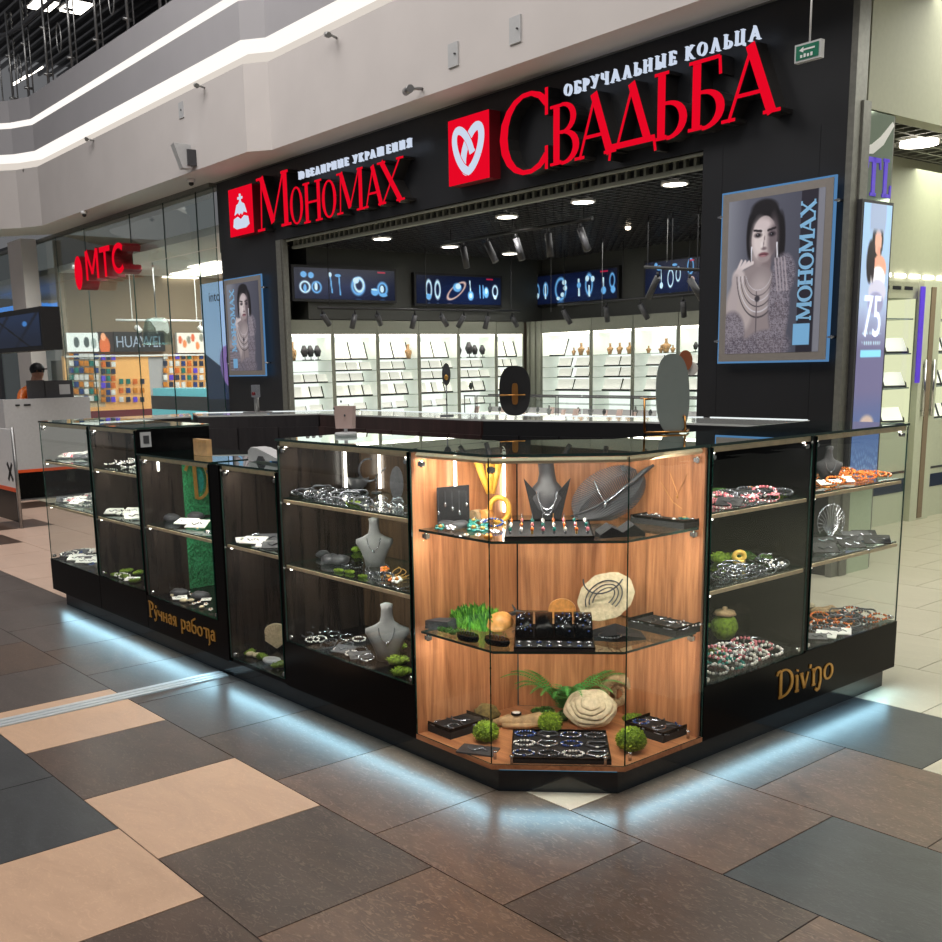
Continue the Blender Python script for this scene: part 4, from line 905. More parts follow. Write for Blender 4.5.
# ================================================================== KIOSK
FY = 2.355; DP = .445
def clamp_fit(b, u, v, z): b.cyl((u, v, z), (u, v + .02, z), .009, 8); b.box(u - .012, v + .004, z - .004, u + .012, v + .02, z + .004)
LEDS = []
def case(lab, fr, u0, u1, v0, zt, zb, shelves, back='smoke', left='black', right='black', z0=.10, backglass=False, leftglass=False, rightglass=False, boxmat='black', jamb=.016):
    t = thing('showcase', ((u0 + u1) / 2, v0 + DP / 2, z0), lab, 'showcase', fr=fr); v1 = v0 + DP
    if zb > z0 + .03:
        b = MB(); b.box(u0, v0, z0, u1, v1, zb); b.build('base_panel', boxmat, t)
    else:
        b = MB(); b.box(u0, v0 + .01, z0, u1, v1, zb); b.build('base_panel', boxmat, t)
    if backglass: b = MB(); b.gbox(u0 + .004, v1 - .008, zb, u1 - .004, v1 - .002, zt - .01); b.build('back_glass', ['glass', 'edge'], t)
    else: b = MB(); b.box(u0 + jamb, v1 - .016, zb, u1 - jamb, v1, zt - .012); b.build('back_panel', back, t)
    for sd, gl, a, c in ((left, leftglass, u0, u0 + jamb), (right, rightglass, u1 - jamb, u1)):
        if gl: b = MB(); e = a if a == u0 else c; b.gbox(e if a == u0 else e - .006, v0 + .004, zb, e + .006 if a == u0 else e, v1 - .004, zt - .01); b.build('side_glass', ['glass', 'edge'], t)
        elif sd: b = MB(); b.box(a, v0 + .006, zb, c, v1, zt - .012); b.build('side_panel', sd, t)
    a, c = u0 + (jamb if left and not leftglass else .008), u1 - (jamb if right and not rightglass else .008)
    b = MB(); b.gbox(a + .001, v0 + .001, zb + .004, c - .001, v0 + .007, zt - .014); b.build('front_glass', ['glass', 'edge'], t)
    b = MB(); b.gbox(u0 + .001, v0 - .002, zt - .010, u1 - .001, v1 + .004, zt); b.build('top_glass', ['topglass', 'edge'], t)
    b = MB(); b.box(a, v0 + .012, zt - .032, c, v0 + .028, zt - .012); b.build('led_profile', 'profile', t)
    for uu in (a + .03, c - .03): b = MB(); b.cyl((uu, v0 + .024, zt - .038), (uu, v0 + .024, zt - .032), .006, 8); b.build('led_dot', 'led', t)
    LEDS.append((fr, (a + c) / 2, v0 + .05, zt - .04, c - a, v0 + .30, zb, 1))
    for z in shelves: LEDS.append((fr, (a + c) / 2, v0 + .045, z - .03, c - a, v0 + .30, z - .34, .62))
    for z in shelves:
        s = MB(); s.gbox(a + .002, v0 + .022, z - .008, c - .002, v1 - .02, z); sh = s.build('shelf', ['topglass', 'edge'], t)
        s = MB(); s.box(a + .004, v0 + .016, z - .022, c - .004, v0 + .028, z - .0085); s.build('led_profile', 'profile', sh)
        s = MB(); s.cyl((a + .03, v0 + .024, z - .028), (a + .03, v0 + .024, z - .022), .006, 8); s.build('led_dot', 'led', sh)
    for uu in (a + .02, c - .02):
        for zz in (zt - .05, zb + .02): q = MB(); clamp_fit(q, uu, v0 + .008, zz); q.build('glass_clamp', 'chrome', t)
    return t
SA, SB = .955, .67
S1 = case('tall see-through showcase with glass end at the far left end of the kiosk', K0, -6.85, -6.035, FY, 1.205, .305, (SA, SB), left=None, leftglass=True, backglass=True, right='black')
S2 = case('tall dark-backed showcase, second from the far left end of the kiosk', K0, -6.03, -5.375, FY, 1.205, .305, (SA, SB), left='sidewood')
S3 = case('lower dark showcase with a green grass panel and gold letter at its right', K0, -5.37, -4.535, FY, 1.07, .29, (.69,), jamb=.03, left='sidewood')
S4 = case('lower narrow showcase glazed almost to the floor, beside the metal floor strip', K0, -4.455, -3.93, FY, 1.07, .12, (.69,), left='sidewood')
S5 = case('tall dark showcase with a wide black base, left of the wooden corner', K0, -3.925, -2.995, FY, 1.205, .307, (SA - .005, .66), back='ash', left='sidewood')
b = MB(); b.box(-4.535, FY + .0, .10, -4.455, FY + .12, 1.06); b.box(-4.53, FY + .12, .10, -4.46, FY + DP, 1.0)
b.build('cabinet_post', 'black', label='black vertical post between the gold-lettered case and the narrow low showcase', cat='post')
S7 = case('tall dark showcase right of the wooden corner, filled with pink and silver jewellery', KR, 3.1225, 3.802, 0, 1.205, .31, (SA, .67), back='black')
S8 = case('see-through showcase at the right end of the kiosk above the gold lettering', KR, 3.802, 4.555, 0, 1.205, .315, (.962, .68), left='black', right=None, rightglass=True, backglass=True)
# plinth
b = MB()
PL = [(-6.76, 2.405), (-2.588, 2.405), (-2.29, 2.70), (-2.29, 4.545), (-2.68, 4.545), (-2.68, 3.2), (-2.8, 2.78), (-6.40, 2.78), (-6.40, 3.2), (-6.76, 3.2)]
b.prism(PL, 0, .0995); pl = b.build('kiosk_plinth', 'plinth', label='glossy black recessed plinth running under the front of the kiosk', cat='plinth')
b = MB(); LF = [((-6.74, 2.403), (-4.62, 2.403)), ((-4.5, 2.403), (-2.60, 2.403)), ((-2.585, 2.406), (-2.292, 2.697)), ((-2.288, 2.71), (-2.288, 4.53))]
for p, q in LF:
    d = Vector((q[0] - p[0], q[1] - p[1], 0)).normalized(); n = Vector((d.y, -d.x, 0)) * .012
    b.hexa([(p[0], p[1], .085), (q[0], q[1], .085), (q[0] + n.x, q[1] + n.y, .085), (p[0] + n.x, p[1] + n.y, .085), (p[0], p[1], .098), (q[0], q[1], .098), (q[0] + n.x, q[1] + n.y, .098), (p[0] + n.x, p[1] + n.y, .098)])
b.build('led_strip', 'ledcyan', pl)
for p, q in LF:
    mx, my = (p[0] + q[0]) / 2, (p[1] + q[1]) / 2; d = Vector((q[0] - p[0], q[1] - p[1], 0)); L = d.length; d.normalize(); n = Vector((d.y, -d.x, 0))
    la = bpy.data.lights.new('plinth_glow', 'AREA'); la.shape = 'RECTANGLE'; la.size = L; la.size_y = .03; la.energy = 1.35 * L; la.color = (.46, .82, 1.0)
    o = bpy.data.objects.new('plinth_glow', la); COL.objects.link(o); o.location = (mx + n.x * .035, my + n.y * .035, .088)
    z = -(n * .95 + Vector((0, 0, -.55))).normalized(); x = d; y = z.cross(x); mm = Matrix((x, y, z)).transposed().to_4x4(); mm.translation = o.location; o.matrix_world = mm
# --- wooden corner
t = CN = thing('corner_showcase', (-2.6, 2.8, .10), 'chamfered glass corner showcase lined with warm oak in the middle of the kiosk', 'showcase')
A, B_, C_, D_ = (-2.992, 2.355), (-2.571, 2.355), (-2.243, 2.682), (-2.243, 3.12)
E_, F_ = (-2.70, 3.118), (-2.98, 2.87)
b = MB(); b.prism([A, B_, C_, D_, E_, F_], .10, .118); b.build('deck', 'oakx', t)
def wallp(p, q, z0, z1, th, name, mt):
    d = Vector((q[0] - p[0], q[1] - p[1], 0)).normalized(); n = Vector((-d.y, d.x, 0)) * th
    b = MB(); b.hexa([(p[0], p[1], z0), (q[0], q[1], z0), (q[0] + n.x, q[1] + n.y, z0), (p[0] + n.x, p[1] + n.y, z0), (p[0], p[1], z1), (q[0], q[1], z1), (q[0] + n.x, q[1] + n.y, z1), (p[0] + n.x, p[1] + n.y, z1)]); return b.build(name, mt, t)
wallp((-2.990, 2.362), (-2.975, 2.875), .118, 1.192, .016, 'side_panel', 'oak')
wallp((-2.974, 2.882), (-2.714, 3.110), .118, 1.192, .016, 'back_panel', 'oak')
wallp((-2.716, 3.110), (-2.25, 3.100), .118, 1.192, .010, 'side_panel', 'oak')
for p, q in ((A, B_), (B_, C_), (C_, D_)):
    d = Vector((q[0] - p[0], q[1] - p[1], 0)).normalized(); n = Vector((-d.y, d.x, 0)) * .006; e = d * .002
    b = MB(); P = [(p[0] + e.x, p[1] + e.y), (q[0] - e.x, q[1] - e.y), (q[0] - e.x + n.x, q[1] - e.y + n.y), (p[0] + e.x + n.x, p[1] + e.y + n.y)]
    b.hexa([(*c, .119) for c in P] + [(*c, 1.192) for c in P], ((2, 4), 1)); b.build('front_glass', ['glass', 'edge'], t)
def inset(k): return [(-2.972, 2.362 + k), (-2.571 - k * .42, 2.362 + k), (-2.250 - k, 2.686 + k * .42), (-2.250 - k, 3.09), (-2.69, 3.095), (-2.965, 2.865)]
b = MB(); b.prism([(A[0], A[1] - .002), (B_[0], B_[1] - .002), (C_[0] + .002, C_[1]), (D_[0] + .002, D_[1]), E_, F_], 1.195, 1.205, 1); b.build('top_glass', ['topglass', 'edge'], t)
for z in (.910, .525):
    b = MB(); b.prism(inset(.012), z - .009, z, 1); sh = b.build('shelf', ['topglass', 'edge'], t)
b = MB(); I = inset(.012)
for p, q in zip(I[:3], I[1:4]): b.tube([(p[0], p[1], 1.182), (q[0], q[1], 1.182)], .010, 4)
b.build('led_profile', 'profile', t)
for (x, y, z) in [(-2.955, 2.38, 1.15), (-2.59, 2.385, 1.15), (-2.275, 2.70, 1.15), (-2.275, 3.09, 1.15), (-2.95, 2.39, .885), (-2.275, 3.08, .885), (-2.95, 2.39, .50), (-2.275, 3.08, .50)]:
    b = MB(); b.box(x - .012, y - .008, z - .008, x + .012, y + .008, z + .008); b.cyl((x, y, z - .012), (x, y, z + .012), .007, 8); b.build('glass_clamp', 'chrome', t)
for (x, y) in [(-2.60, 2.40), (-2.53, 2.415), (-2.30, 2.645), (-2.27, 2.74), (-2.27, 3.07)]:
    b = MB(); b.lathe([(.006, .118), (.006, .142), (.009, .145), (.006, .150)], 10, (x, y, 0)); b.build('glass_clamp', 'chrome', t)
# vertical light tubes on the oak and in the tall dark case
for (P, Q, par) in [((-2.966, 2.55, .985), (-2.966, 2.55, 1.185), t), ((-2.966, 2.80, .93), (-2.966, 2.80, 1.185), t)]:
    b = MB(); b.cyl(P, Q, .006, 8); b.build('light_tube', 'led', par)
b = MB(); b.cyl((-3.900, 2.70, .965), (-3.900, 2.70, 1.165), .006, 8); b.build('light_tube', 'led', S5)
b = MB(); b.cyl((-3.745, FY + DP - .024, .965), (-3.745, FY + DP - .024, 1.165), .006, 8); b.build('light_tube', 'led', S5)
b = MB(); b.cyl((-5.333, 2.46, .97), (-5.333, 2.46, 1.03), .006, 8); b.build('light_tube', 'led', S3)
# lights in the cases
for fr, u, v, z, w, tv, tz, pw in LEDS:
    area('case_light', fr.w((u, v, z)), fr.w((u, tv, tz)), w * .9, .02, 3.6 * w * pw, (1, .93, .84))
area('case_light', (-2.72, 2.44, 1.17), (-2.80, 2.80, .4), .5, .03, 2.9, (1, .92, .82))
area('case_light', (-2.33, 2.72, 1.17), (-2.62, 2.95, .4), .6, .03, 2.9, (1, .92, .82))
for z in (.50, .88):
    area('shelf_light', (-2.70, 2.45, z), (-2.85, 2.85, z - .3), .5, .02, 1.3, (1, .92, .82)); area('shelf_light', (-2.32, 2.80, z), (-2.6, 3.0, z - .3), .5, .02, 1.3, (1, .92, .82))
# gold lettering on the bases
def gold_word(par, body, P0, w, h, fr): return ftext('gold_lettering', body, par, P0, w, h, 'gold', .006)
# --- custom uncial strokes
def stroke_word(par, strokes, u0, z0, su, sz, v, name='gold_lettering', w=.007, mt='gold'):
    b = MB(); mp = lambda a, c, d: (u0 + a, v - d, z0 + c)
    for P, ww in strokes: b.ribbon([(p[0] * su, p[1] * sz) for p in P], [q * w for q in ww], mp, .004, 0, 0)
    return b.build(name, mt, par)
def S_(pts, w=1): return (pts, [w] * len(pts))
def A_(cx, cy, rx, ry, a0, a1, wv=1.3, wh=.6, n=12): return arc(cx, cy, rx, ry, a0, a1, wv, wh, n)
divno = [S_([(-.05, .84), (-.02, .95), (.1, .98)], .8), S_([(.12, .98), (.14, .02)], 1.3), S_([(.06, .02), (.26, .02)], .8), A_(.24, .5, .42, .48, -90, 100), S_([(.88, .60), (.90, .04)], 1.3), S_([(.80, .60), (.9, .6)], .7), S_([(.82, .03), (.98, .03)], .8), S_([(.88, .76), (.90, .82)], 1.2),
         S_([(1.08, .60), (1.26, .05)], 1.3), S_([(1.26, .05), (1.42, .60)], .7), S_([(1.02, .6), (1.16, .6)], .7), S_([(1.52, .84), (1.50, .70)], 1.0),
         S_([(1.68, .62), (1.70, .05)], 1.3), S_([(1.60, .62), (1.70, .60)], .7), S_([(1.63, .03), (1.78, .03)], .7), A_(1.86, .42, .17, .22, 10, 165), S_([(2.03, .45), (2.04, .1), (1.98, -.18), (1.88, -.22), (1.80, -.14)], 1.1), A_(2.42, .34, .20, .28, 0, 360, 1.3, .6, 18)]
pD = onv(778, 697, 0, KR); pE = onv(835, 665, 0, KR)
GW = thing('gold_sign', (3.8, 0, .16), 'curly gold lettering on the black base at the right end of the kiosk', 'sign', fr=KR)
stroke_word(GW, divno, 3.835 - .23, .158, .155, .115, -.001, w=.012)
ruch = [S_([(.1, 1.0), (.1, .0)], 1.3), A_(.14, .74, .26, .26, -90, 90), S_([(.02, .0), (.2, .0)], .8), S_([(0, 1.0), (.16, 1.0)], .8),
        S_([(.52, .58), (.64, .15)], 1.2), S_([(.78, .6), (.62, -.1), (.52, -.18), (.48, -.05)], .8), S_([(.64, .86), (.70, .70)], .8),
        S_([(.9, .6), (.92, .34), (1.04, .30), (1.14, .38)], 1), S_([(1.16, .6), (1.16, 0)], 1.3), S_([(1.34, .6), (1.34, 0)], 1.3), S_([(1.60, .6), (1.60, 0)], 1.3), S_([(1.34, .3), (1.6, .3)], .7),
        A_(1.90, .2, .12, .18, 0, 360), S_([(1.80, .5), (1.92, .6), (2.02, .5), (2.03, .0)], 1.1), A_(2.32, .44, .12, .16, 60, 300), S_([(2.40, .6), (2.42, 0)], 1.3), S_([(2.34, .28), (2.2, 0)], 1),
        S_([(2.92, .6), (2.92, -.3)], 1.3), A_(3.04, .3, .17, .27, -150, 150), A_(3.48, .2, .12, .18, 0, 360), S_([(3.38, .5), (3.5, .6), (3.60, .5), (3.61, 0)], 1.1),
        A_(3.94, .26, .17, .25, 0, 360), S_([(3.78, .3), (3.80, .75), (3.95, .86), (4.08, .95)], 1), A_(4.42, .28, .17, .28, 0, 360), S_([(4.74, .58), (5.14, .58)], .9), S_([(4.94, .58), (4.94, 0)], 1.2), S_([(5.14, .58), (5.14, .35), (5.16, -.25), (5.08, -.34)], .9),
        A_(5.42, .2, .12, .18, 0, 360), S_([(5.32, .5), (5.44, .6), (5.54, .5), (5.56, 0)], 1.1)]
pa = onv(146, 610, FY, K0); pb = onv(213, 640, FY, K0)
GW = thing('gold_sign', (-4.97, FY, .17), 'gold Cyrillic handwriting on the black base below the green grass strip', 'sign')
stroke_word(GW, [q_ for q_ in ruch if q_[0][0][0] < 2.7], -5.345, .175, (.76) / 5.6, .085, FY - .001, w=.0095)
stroke_word(GW, [q_ for q_ in ruch if q_[0][0][0] >= 2.7], -5.345, .175, (.76) / 5.6, .085, FY - .001, w=.0095)
M['edgeglow'] = emi('edge_glow', (236, 244, 244), .9)
# --- row closing the back of the island, left end row
II = [(-6.40, 3.25), (-5.86, 3.86), (-4.26, 3.86), (-3.35, 4.12), (-2.72, 4.12)]
OO = [(-6.87, 3.45), (-6.05, 4.30), (-4.20, 4.30), (-3.30, 4.56), (-2.72, 4.56)]
mats_b = ['charpanel', 'brownpanel', 'blackmatte', 'blackmatte']
labs_b = ['charcoal-fronted counter closing the island, nearest the left end', 'dark brown counter closing the island in front of the shop shelves', 'black counter closing the island under the oval black stand', 'black counter closing the island beside the right pillar']
for k in range(4):
    P = [II[k], II[k + 1], OO[k + 1], OO[k]]; c = Vector((sum(p[0] for p in P) / 4, sum(p[1] for p in P) / 4, 0))
    t = thing('island_counter', c, labs_b[k], 'counter')
    sh = [tuple(Vector((p[0], p[1])) + (Vector((c.x, c.y)) - Vector((p[0], p[1]))) * .012) for p in P]
    b = MB(); b.prism(sh, 0, 1.195); b.build('carcass', mats_b[k], t)
    n = [3, 6, 4, 2][k]
    b = MB()
    d = Vector((II[k + 1][0] - II[k][0], II[k + 1][1] - II[k][1], 0)); L = d.length; d.normalize(); nn = Vector((d.y, -d.x, 0)) * .012
    for q in range(n):
        s0 = Vector((*II[k], 0)) + d * (L * q / n + .008); s1 = Vector((*II[k], 0)) + d * (L * (q + 1) / n - .004)
        pr_ = MB(); pr_.hexa([tuple(s0), tuple(s1), tuple(s1 + nn), tuple(s0 + nn)] + [tuple(x + Vector((0, 0, 1.12))) for x in (s0, s1, s1 + nn, s0 + nn)]); pr_.build('door_panel', mats_b[k], t)
    b = MB(); b.prism(sh, 1.196, 1.205); b.build('top_glass', 'whitetop', t)
    e0, e1 = Vector(sh[3]).lerp(Vector(sh[2]), .02), Vector(sh[2]).lerp(Vector(sh[3]), .02); b = MB(); b.tube([tuple(e0) + (1.203,), tuple(e1) + (1.203,)], .006, 4); b.build('led_profile', 'edgeglow', t)  # glowing tube added along the counter edge to make its white line
# left end row
t = thing('island_counter', (-6.6, 3.1, 0), 'glass-topped end counter running back from the far left corner of the kiosk', 'counter')
b = MB(); b.prism([(-6.84, 2.81), (-6.42, 2.81), (-6.42, 3.22), (-6.84, 3.42)], .1, 1.195); b.build('carcass', 'charpanel', t)
b = MB(); b.prism([(-6.85, 2.81), (-6.41, 2.81), (-6.41, 3.22), (-6.85, 3.42)], 1.196, 1.205); b.build('top_glass', 'whitetop', t)
# right inner row
# things on the counters
def counter_mirror(x, y, z, lab, s=1):
    t = thing('counter_mirror', (x, y, z), lab, 'mirror')
    b = MB(); b.lathe([(.075 * s, z), (.075 * s, z + .012), (.07 * s, z + .016)], 20, (x, y, 0)); b.cyl((x, y, z + .01), (x, y - .0, z + .10 * s), .012 * s, 8); b.build('stand', 'lgrey', t)
    b = MB(); f = Frame(x, y, .55); P = [(-.06, .0), (.06, .0), (.068, .15), (-.068, .15)]
    b.hexa([(x + a * cos(.55) * s, y + a * sin(.55) * s - .01, z + (.05 + c) * s) for a, c in P] + [(x + a * cos(.55) * s, y + a * sin(.55) * s + .008, z + (.05 + c) * s) for a, c in P]); b.build('mirror_plate', 'rose', t)
    for du, dz in ((-.035, .07), (.0, .10), (.015, .04)): b = MB(); b.ball((x + du * cos(.55), y + du * sin(.55) - .02, z + .05 + dz), .006 * s, .004, .009 * s, 8, 6); b.build('clip', 'darksilver', t)
    return t
p = gz(346, 436, 1.205); counter_mirror(p.x, min(p.y, 2.78), 1.205, 'small rose-tinted counter mirror on a round foot above the tall dark showcase', .62 * 1.05)
X_, Y_ = -6.42, 3.72
t = thing('sanitiser_stand', (X_, Y_, 1.205), 'small upright chrome dispenser stand on the charcoal counter before the left pillar', 'stand')
b = MB(); b.box(X_ - .09, Y_ - .06, 1.205, X_ + .09, Y_ + .07, 1.212); b.cyl((X_, Y_, 1.21), (X_, Y_, 1.34), .018, 8); b.build('post', 'steel', t)
b = MB(); b.box(X_ - .03, Y_ - .02, 1.31, X_ + .03, Y_ + .015, 1.395); b.build('head', 'chrome', t)
b = MB(); b.cyl((X_, Y_ - .028, 1.335), (X_, Y_ - .02, 1.335), .012, 10); b.build('red_button', 'red', t)
def oval(b, cx, y, cz, w, h, d, n=40, e=2.6, tilt=0):
    pts = []
    for k in range(n):
        a = 2 * pi * k / n; ca, sa = cos(a), sin(a); pts.append((cx + w * abs(ca) ** (2 / e) * (1 if ca > 0 else -1) * 1.0, y, cz + h * abs(sa) ** (2 / e) * (1 if sa > 0 else -1)))
    if tilt: c, s_ = cos(tilt), sin(tilt); pts = [(cx + (q[0] - cx) * c + (q[2] - cz) * s_, y, cz - (q[0] - cx) * s_ + (q[2] - cz) * c) for q in pts]
    return b.poly(pts, (0, d, 0))
FV = Frame(0, 0, .86)                           # objects on the counter that face the camera
# large oval grey mirror on copper stand
q = FV.l(gz(672, 433, 1.205)); t = thing('oval_mirror', q, 'large grey oval mirror on a copper rod stand over the oak corner', 'mirror', fr=FV)
s = 4.35 / FP; dz = lambda px_: px_ * s
zc = 1.205 + dz(433 - 395) ; x0 = q[0]
b = MB(); oval(b, x0, q[1], zc, dz(16.3), dz(39), .010, e=2.5, tilt=-.04); b.build('mirror_plate', 'mirrorgrey', t)
b = MB()
for (a, c) in ((-.12, 1), (.045, -1)):
    b.tube([(x0 + a, q[1] - .04, 1.212), (x0 + a, q[1] - .03, 1.212 + (.135 if a < 0 else .06)), (x0 + a, q[1] + .06, 1.212 + (.135 if a < 0 else .06))], .0045, 6)
b.tube([(x0 - .12, q[1] - .04, 1.212), (x0 + .05, q[1] - .04, 1.212), (x0 + .08, q[1] + .06, 1.212)], .0045, 6)
b.tube([(x0 - .12, q[1] - .03, 1.345), (x0 - .06, q[1] + .02, 1.345)], .0045, 6)
b.build('rod_frame', 'brass', t)
b = MB(); oval(b, x0 + dz(13), q[1] + .03, zc + dz(32), dz(7), dz(10), .006, e=2, tilt=.0); b.build('copper_disc', 'copper', t)
b = MB(); oval(b, x0 + dz(20), q[1] + .04, zc + dz(24), dz(6), dz(6.5), .006, e=2); b.build('pale_disc', 'pearl', t)
# oval black stand with brass clip
q = FV.l(gz(515, 418, 1.205)); s2 = ((ST.w((0, 0, 0)) - EYE).length * 0 + (FV.w(q) - EYE).dot(CF)) / FP; t = thing('oval_display', q, 'black oval display board with a brass clip on the far counter', 'display board', fr=FV)
zc = 1.205 + .01 + 25 * s2
b = MB(); oval(b, q[0], q[1], zc, 15.5 * s2, 24.5 * s2, .014, e=2.6); b.build('board', 'blackmatte', t)
b = MB(); oval(b, q[0] - .0, q[1] - .010, zc - 3 * s2, 3 * s2, 10.5 * s2, .010, e=4); b.build('clip', 'brass', t)
b = MB(); b.tube([(q[0] - 15 * s2, q[1] - .012, zc - 4 * s2), (q[0] + 10 * s2, q[1] - .012, zc - 4 * s2)], .004, 6); b.build('clip_bar', 'brass', t)
q = FV.l(gz(447, 416, 1.205)); s3 = (FV.w(q) - EYE).dot(CF) / FP; t = thing('oval_display', q, 'small dark oval pendant stand on a thin rod behind the brown counter', 'display board', fr=FV)
b = MB(); b.cyl((q[0], q[1], 1.205), (q[0], q[1], 1.205 + 30 * s3), .004, 6); b.lathe([(.04, 1.205), (.04, 1.212)], 14, (q[0], q[1], 0)); b.build('rod', 'darksilver', t)
b = MB(); oval(b, q[0], q[1] - .01, 1.205 + 41 * s3, 4.3 * s3, 11 * s3, .008, e=2); b.build('pad', 'slate', t)
b = MB(); b.ball((q[0], q[1] - .016, 1.205 + 38 * s3), .012, .004, .016, 8, 6); b.build('pendant', 'gold', t)
# monitor, card box, payment terminal on the lower counters
t = thing('wall_socket', (-5.37, 2.42, 1.09), 'small white framed socket on the black side panel above the lower counter', 'socket')
b = MB(); b.box(-5.3745, 2.385, 1.10, -5.366, 2.445, 1.18); b.build('frame', 'lgrey', t); b = MB(); b.box(-5.366, 2.40, 1.118, -5.363, 2.432, 1.162); b.build('insert', 'dgrey', t)
x0, x1 = onv(193, 440, 2.50, K0)[0], onv(206, 440, 2.50, K0)[0]; t = thing('card_box', ((x0 + x1) / 2, 2.5, 1.071), 'small kraft card stand with gold studs on the lower counter', 'stand')
b = MB(); b.box(x0, 2.50, 1.071, x1, 2.53, 1.155); b.build('card', 'kraft', t); b = MB()
for k in range(6): b.cyl((x0 + .012 + k * (x1 - x0 - .024) / 5, 2.498, 1.14 + .004 * (k % 2)), (x0 + .012 + k * (x1 - x0 - .024) / 5, 2.50, 1.14 + .004 * (k % 2)), .003, 6)
b.build('stud', 'gold', t)
p = gz(212, 447, 1.071); q = gz(243, 446, 1.071); t = thing('payment_terminal', (-4.35, 2.5, 1.071), 'white payment terminal lying at an angle on the lower counter', 'terminal')
X = -4.42
b = MB(); b.poly([(X, 2.50, 1.073), (X + .26, 2.50, 1.085), (X + .27, 2.50, 1.095), (X + .09, 2.50, 1.135), (X + .03, 2.50, 1.138), (X, 2.50, 1.12)], (0, .075, 0)); b.build('body', 'lgrey', t)
b = MB(); b.poly([(X + .08, 2.496, 1.076), (X + .16, 2.496, 1.080), (X + .14, 2.496, 1.10), (X + .10, 2.496, 1.10)], (0, .004, 0)); b.build('paper_slot', 'dgrey', t)
# grass panel with gold letter, fixed to the left side of the lower case
FG = Frame(-5.337, 0, pi / 2)                    # u = +y, v = -x: faces +x
t = thing('artificial_grass_strip', (2.69, 0, .30), 'tall strip of green artificial grass with a gold letter emblem in the lower showcase', 'panel', fr=FG)
x0, x1 = 2.600, 2.765
b = MB(); b.box(x0, -.004, .292, x1, -.001, .66); b.box(x0, -.004, .70, x1, -.001, 1.03)
rg = random.Random(5)
for k in range(900):
    x, z = x0 + rg.random() * (x1 - x0), .30 + rg.random() * .72
    if .655 < z < .70: continue
    b.poly([(x, -.004, z), (x + .007, -.004, z), (x + .004 + (rg.random() - .5) * .012, -.018, z + .012)], (0, .001, 0))
b.build('grass_mat', 'grassgreen', t)
b = MB(); mp = lambda a, c, d: (x0 + .05 + a, -.024 - d, .80 + c)
for P, ww in [S_([(-.045, .16), (-.03, .19), (.0, .20)], 1), S_([(.01, .195), (.015, .0)], 1.3), arc(.03, .10, .065, .10, -100, 100, 1.5, .9)]: b.ribbon(P, [q_ * .015 for q_ in ww], mp, .008, 0, 0)
b.build('gold_letter', 'gold', t)
b = MB(); oval(b, x0 + .09, -.020, .90, .030, .07, .004, e=2); b.build('inner_field', 'teal', t)

# ================================================================== PHONE SHOP ON THE LEFT
VG = 6.5
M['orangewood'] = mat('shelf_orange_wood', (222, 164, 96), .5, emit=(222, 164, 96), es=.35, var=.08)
M['huaweiblack'] = mat('header_black', (34, 32, 34), .4)
M['bluepanel'] = mat('blue_banner', (120, 158, 206), .4, emit=(110, 150, 205), es=.45, var=.05)
M['navy'] = mat('navy', (22, 38, 66), .4, var=.1)
M['purple'] = mat('purple_print', (86, 60, 190), .4, emit=(80, 50, 200), es=.3)
M['tealglow'] = mat('teal_lit_glass', (120, 190, 200), .2, emit=(90, 180, 196), es=.6)
M['bluelamp'] = emi('blue_lamp', (60, 130, 220), 1.4)
b = MB(); b.box(-26, 13.6, 0, -12.8, 13.8, 3.9); structure(b, 'wall_1', 'shopwall', ST)
U9 = -19.0
b = MB(); b.box(U9 - .15, VG + .1, 0, U9 - .02, 13.6, 3.9); structure(b, 'wall_2', 'taupe', ST)
b = MB(); b.box(-26, VG + .1, 3.25, -12.8, 13.6, 3.35); structure(b, 'ceiling_phone_shop', 'wallwhite', ST)
b = MB(); b.box(-12.95, D + .34, 0, -12.85, 13.6, 3.9); structure(b, 'wall_3', 'taupe', ST)
b = MB(); b.box(-24, VG - .04, 3.80, -12.75, VG + .06, 3.85); b.box(-24, VG - .03, 0, -12.75, VG + .05, .06); structure(b, 'trim_7', 'greymetal', ST)
c0, c1 = onv(19, 280, VG - .2)[0], onv(32.5, 280, VG - .2)[0]
b = MB(); b.box(c0, VG - .35, 0, c1, VG - .08, 3.85); structure(b, 'wall_column', 'wallwhite', ST)
js = [onv(x, 260, VG)[0] for x in (-8, 33, 57, 86, 132, 166, 199)] + [-12.72]
for k in range(len(js) - 1):
    for z0, z1 in ((.06, 3.05), (3.06, 3.80)):
        b = MB(); b.gbox(js[k] + .008, VG, z0, js[k + 1] - .008, VG + .012, z1); structure(b, 'window_%d' % (k * 2 + (1 if z0 < 1 else 2)), ['shadeglass', 'edge'], ST)
for k, (x, y, w, d) in enumerate([(136, 297, .55, .3), (168, 279.5, .6, .35), (202, 272, .6, .35), (193, 285.5, .6, .3), (217, 265, .5, .3)]):
    p = gz(x, y, 3.24, ST); t = MB(); t.box(p[0] - w, p[1] - d, 3.225, p[0] + w, p[1] + d, 3.24)
    t.build('ceiling_light', 'led', fr=ST, label='white rectangular ceiling light of the phone shop, ' + ['leftmost, behind the red letters', 'second from the left', 'above the blue banner', 'lowest, farthest inside', 'touching the left pillar'][k], cat='ceiling light', group='phone shop ceiling lights')
area('phone_shop_light', ST.w((-16.5, 9, 3.15)), ST.w((-16.8, 9, 0)), 5, 3.5, 330, (1, .97, .93))
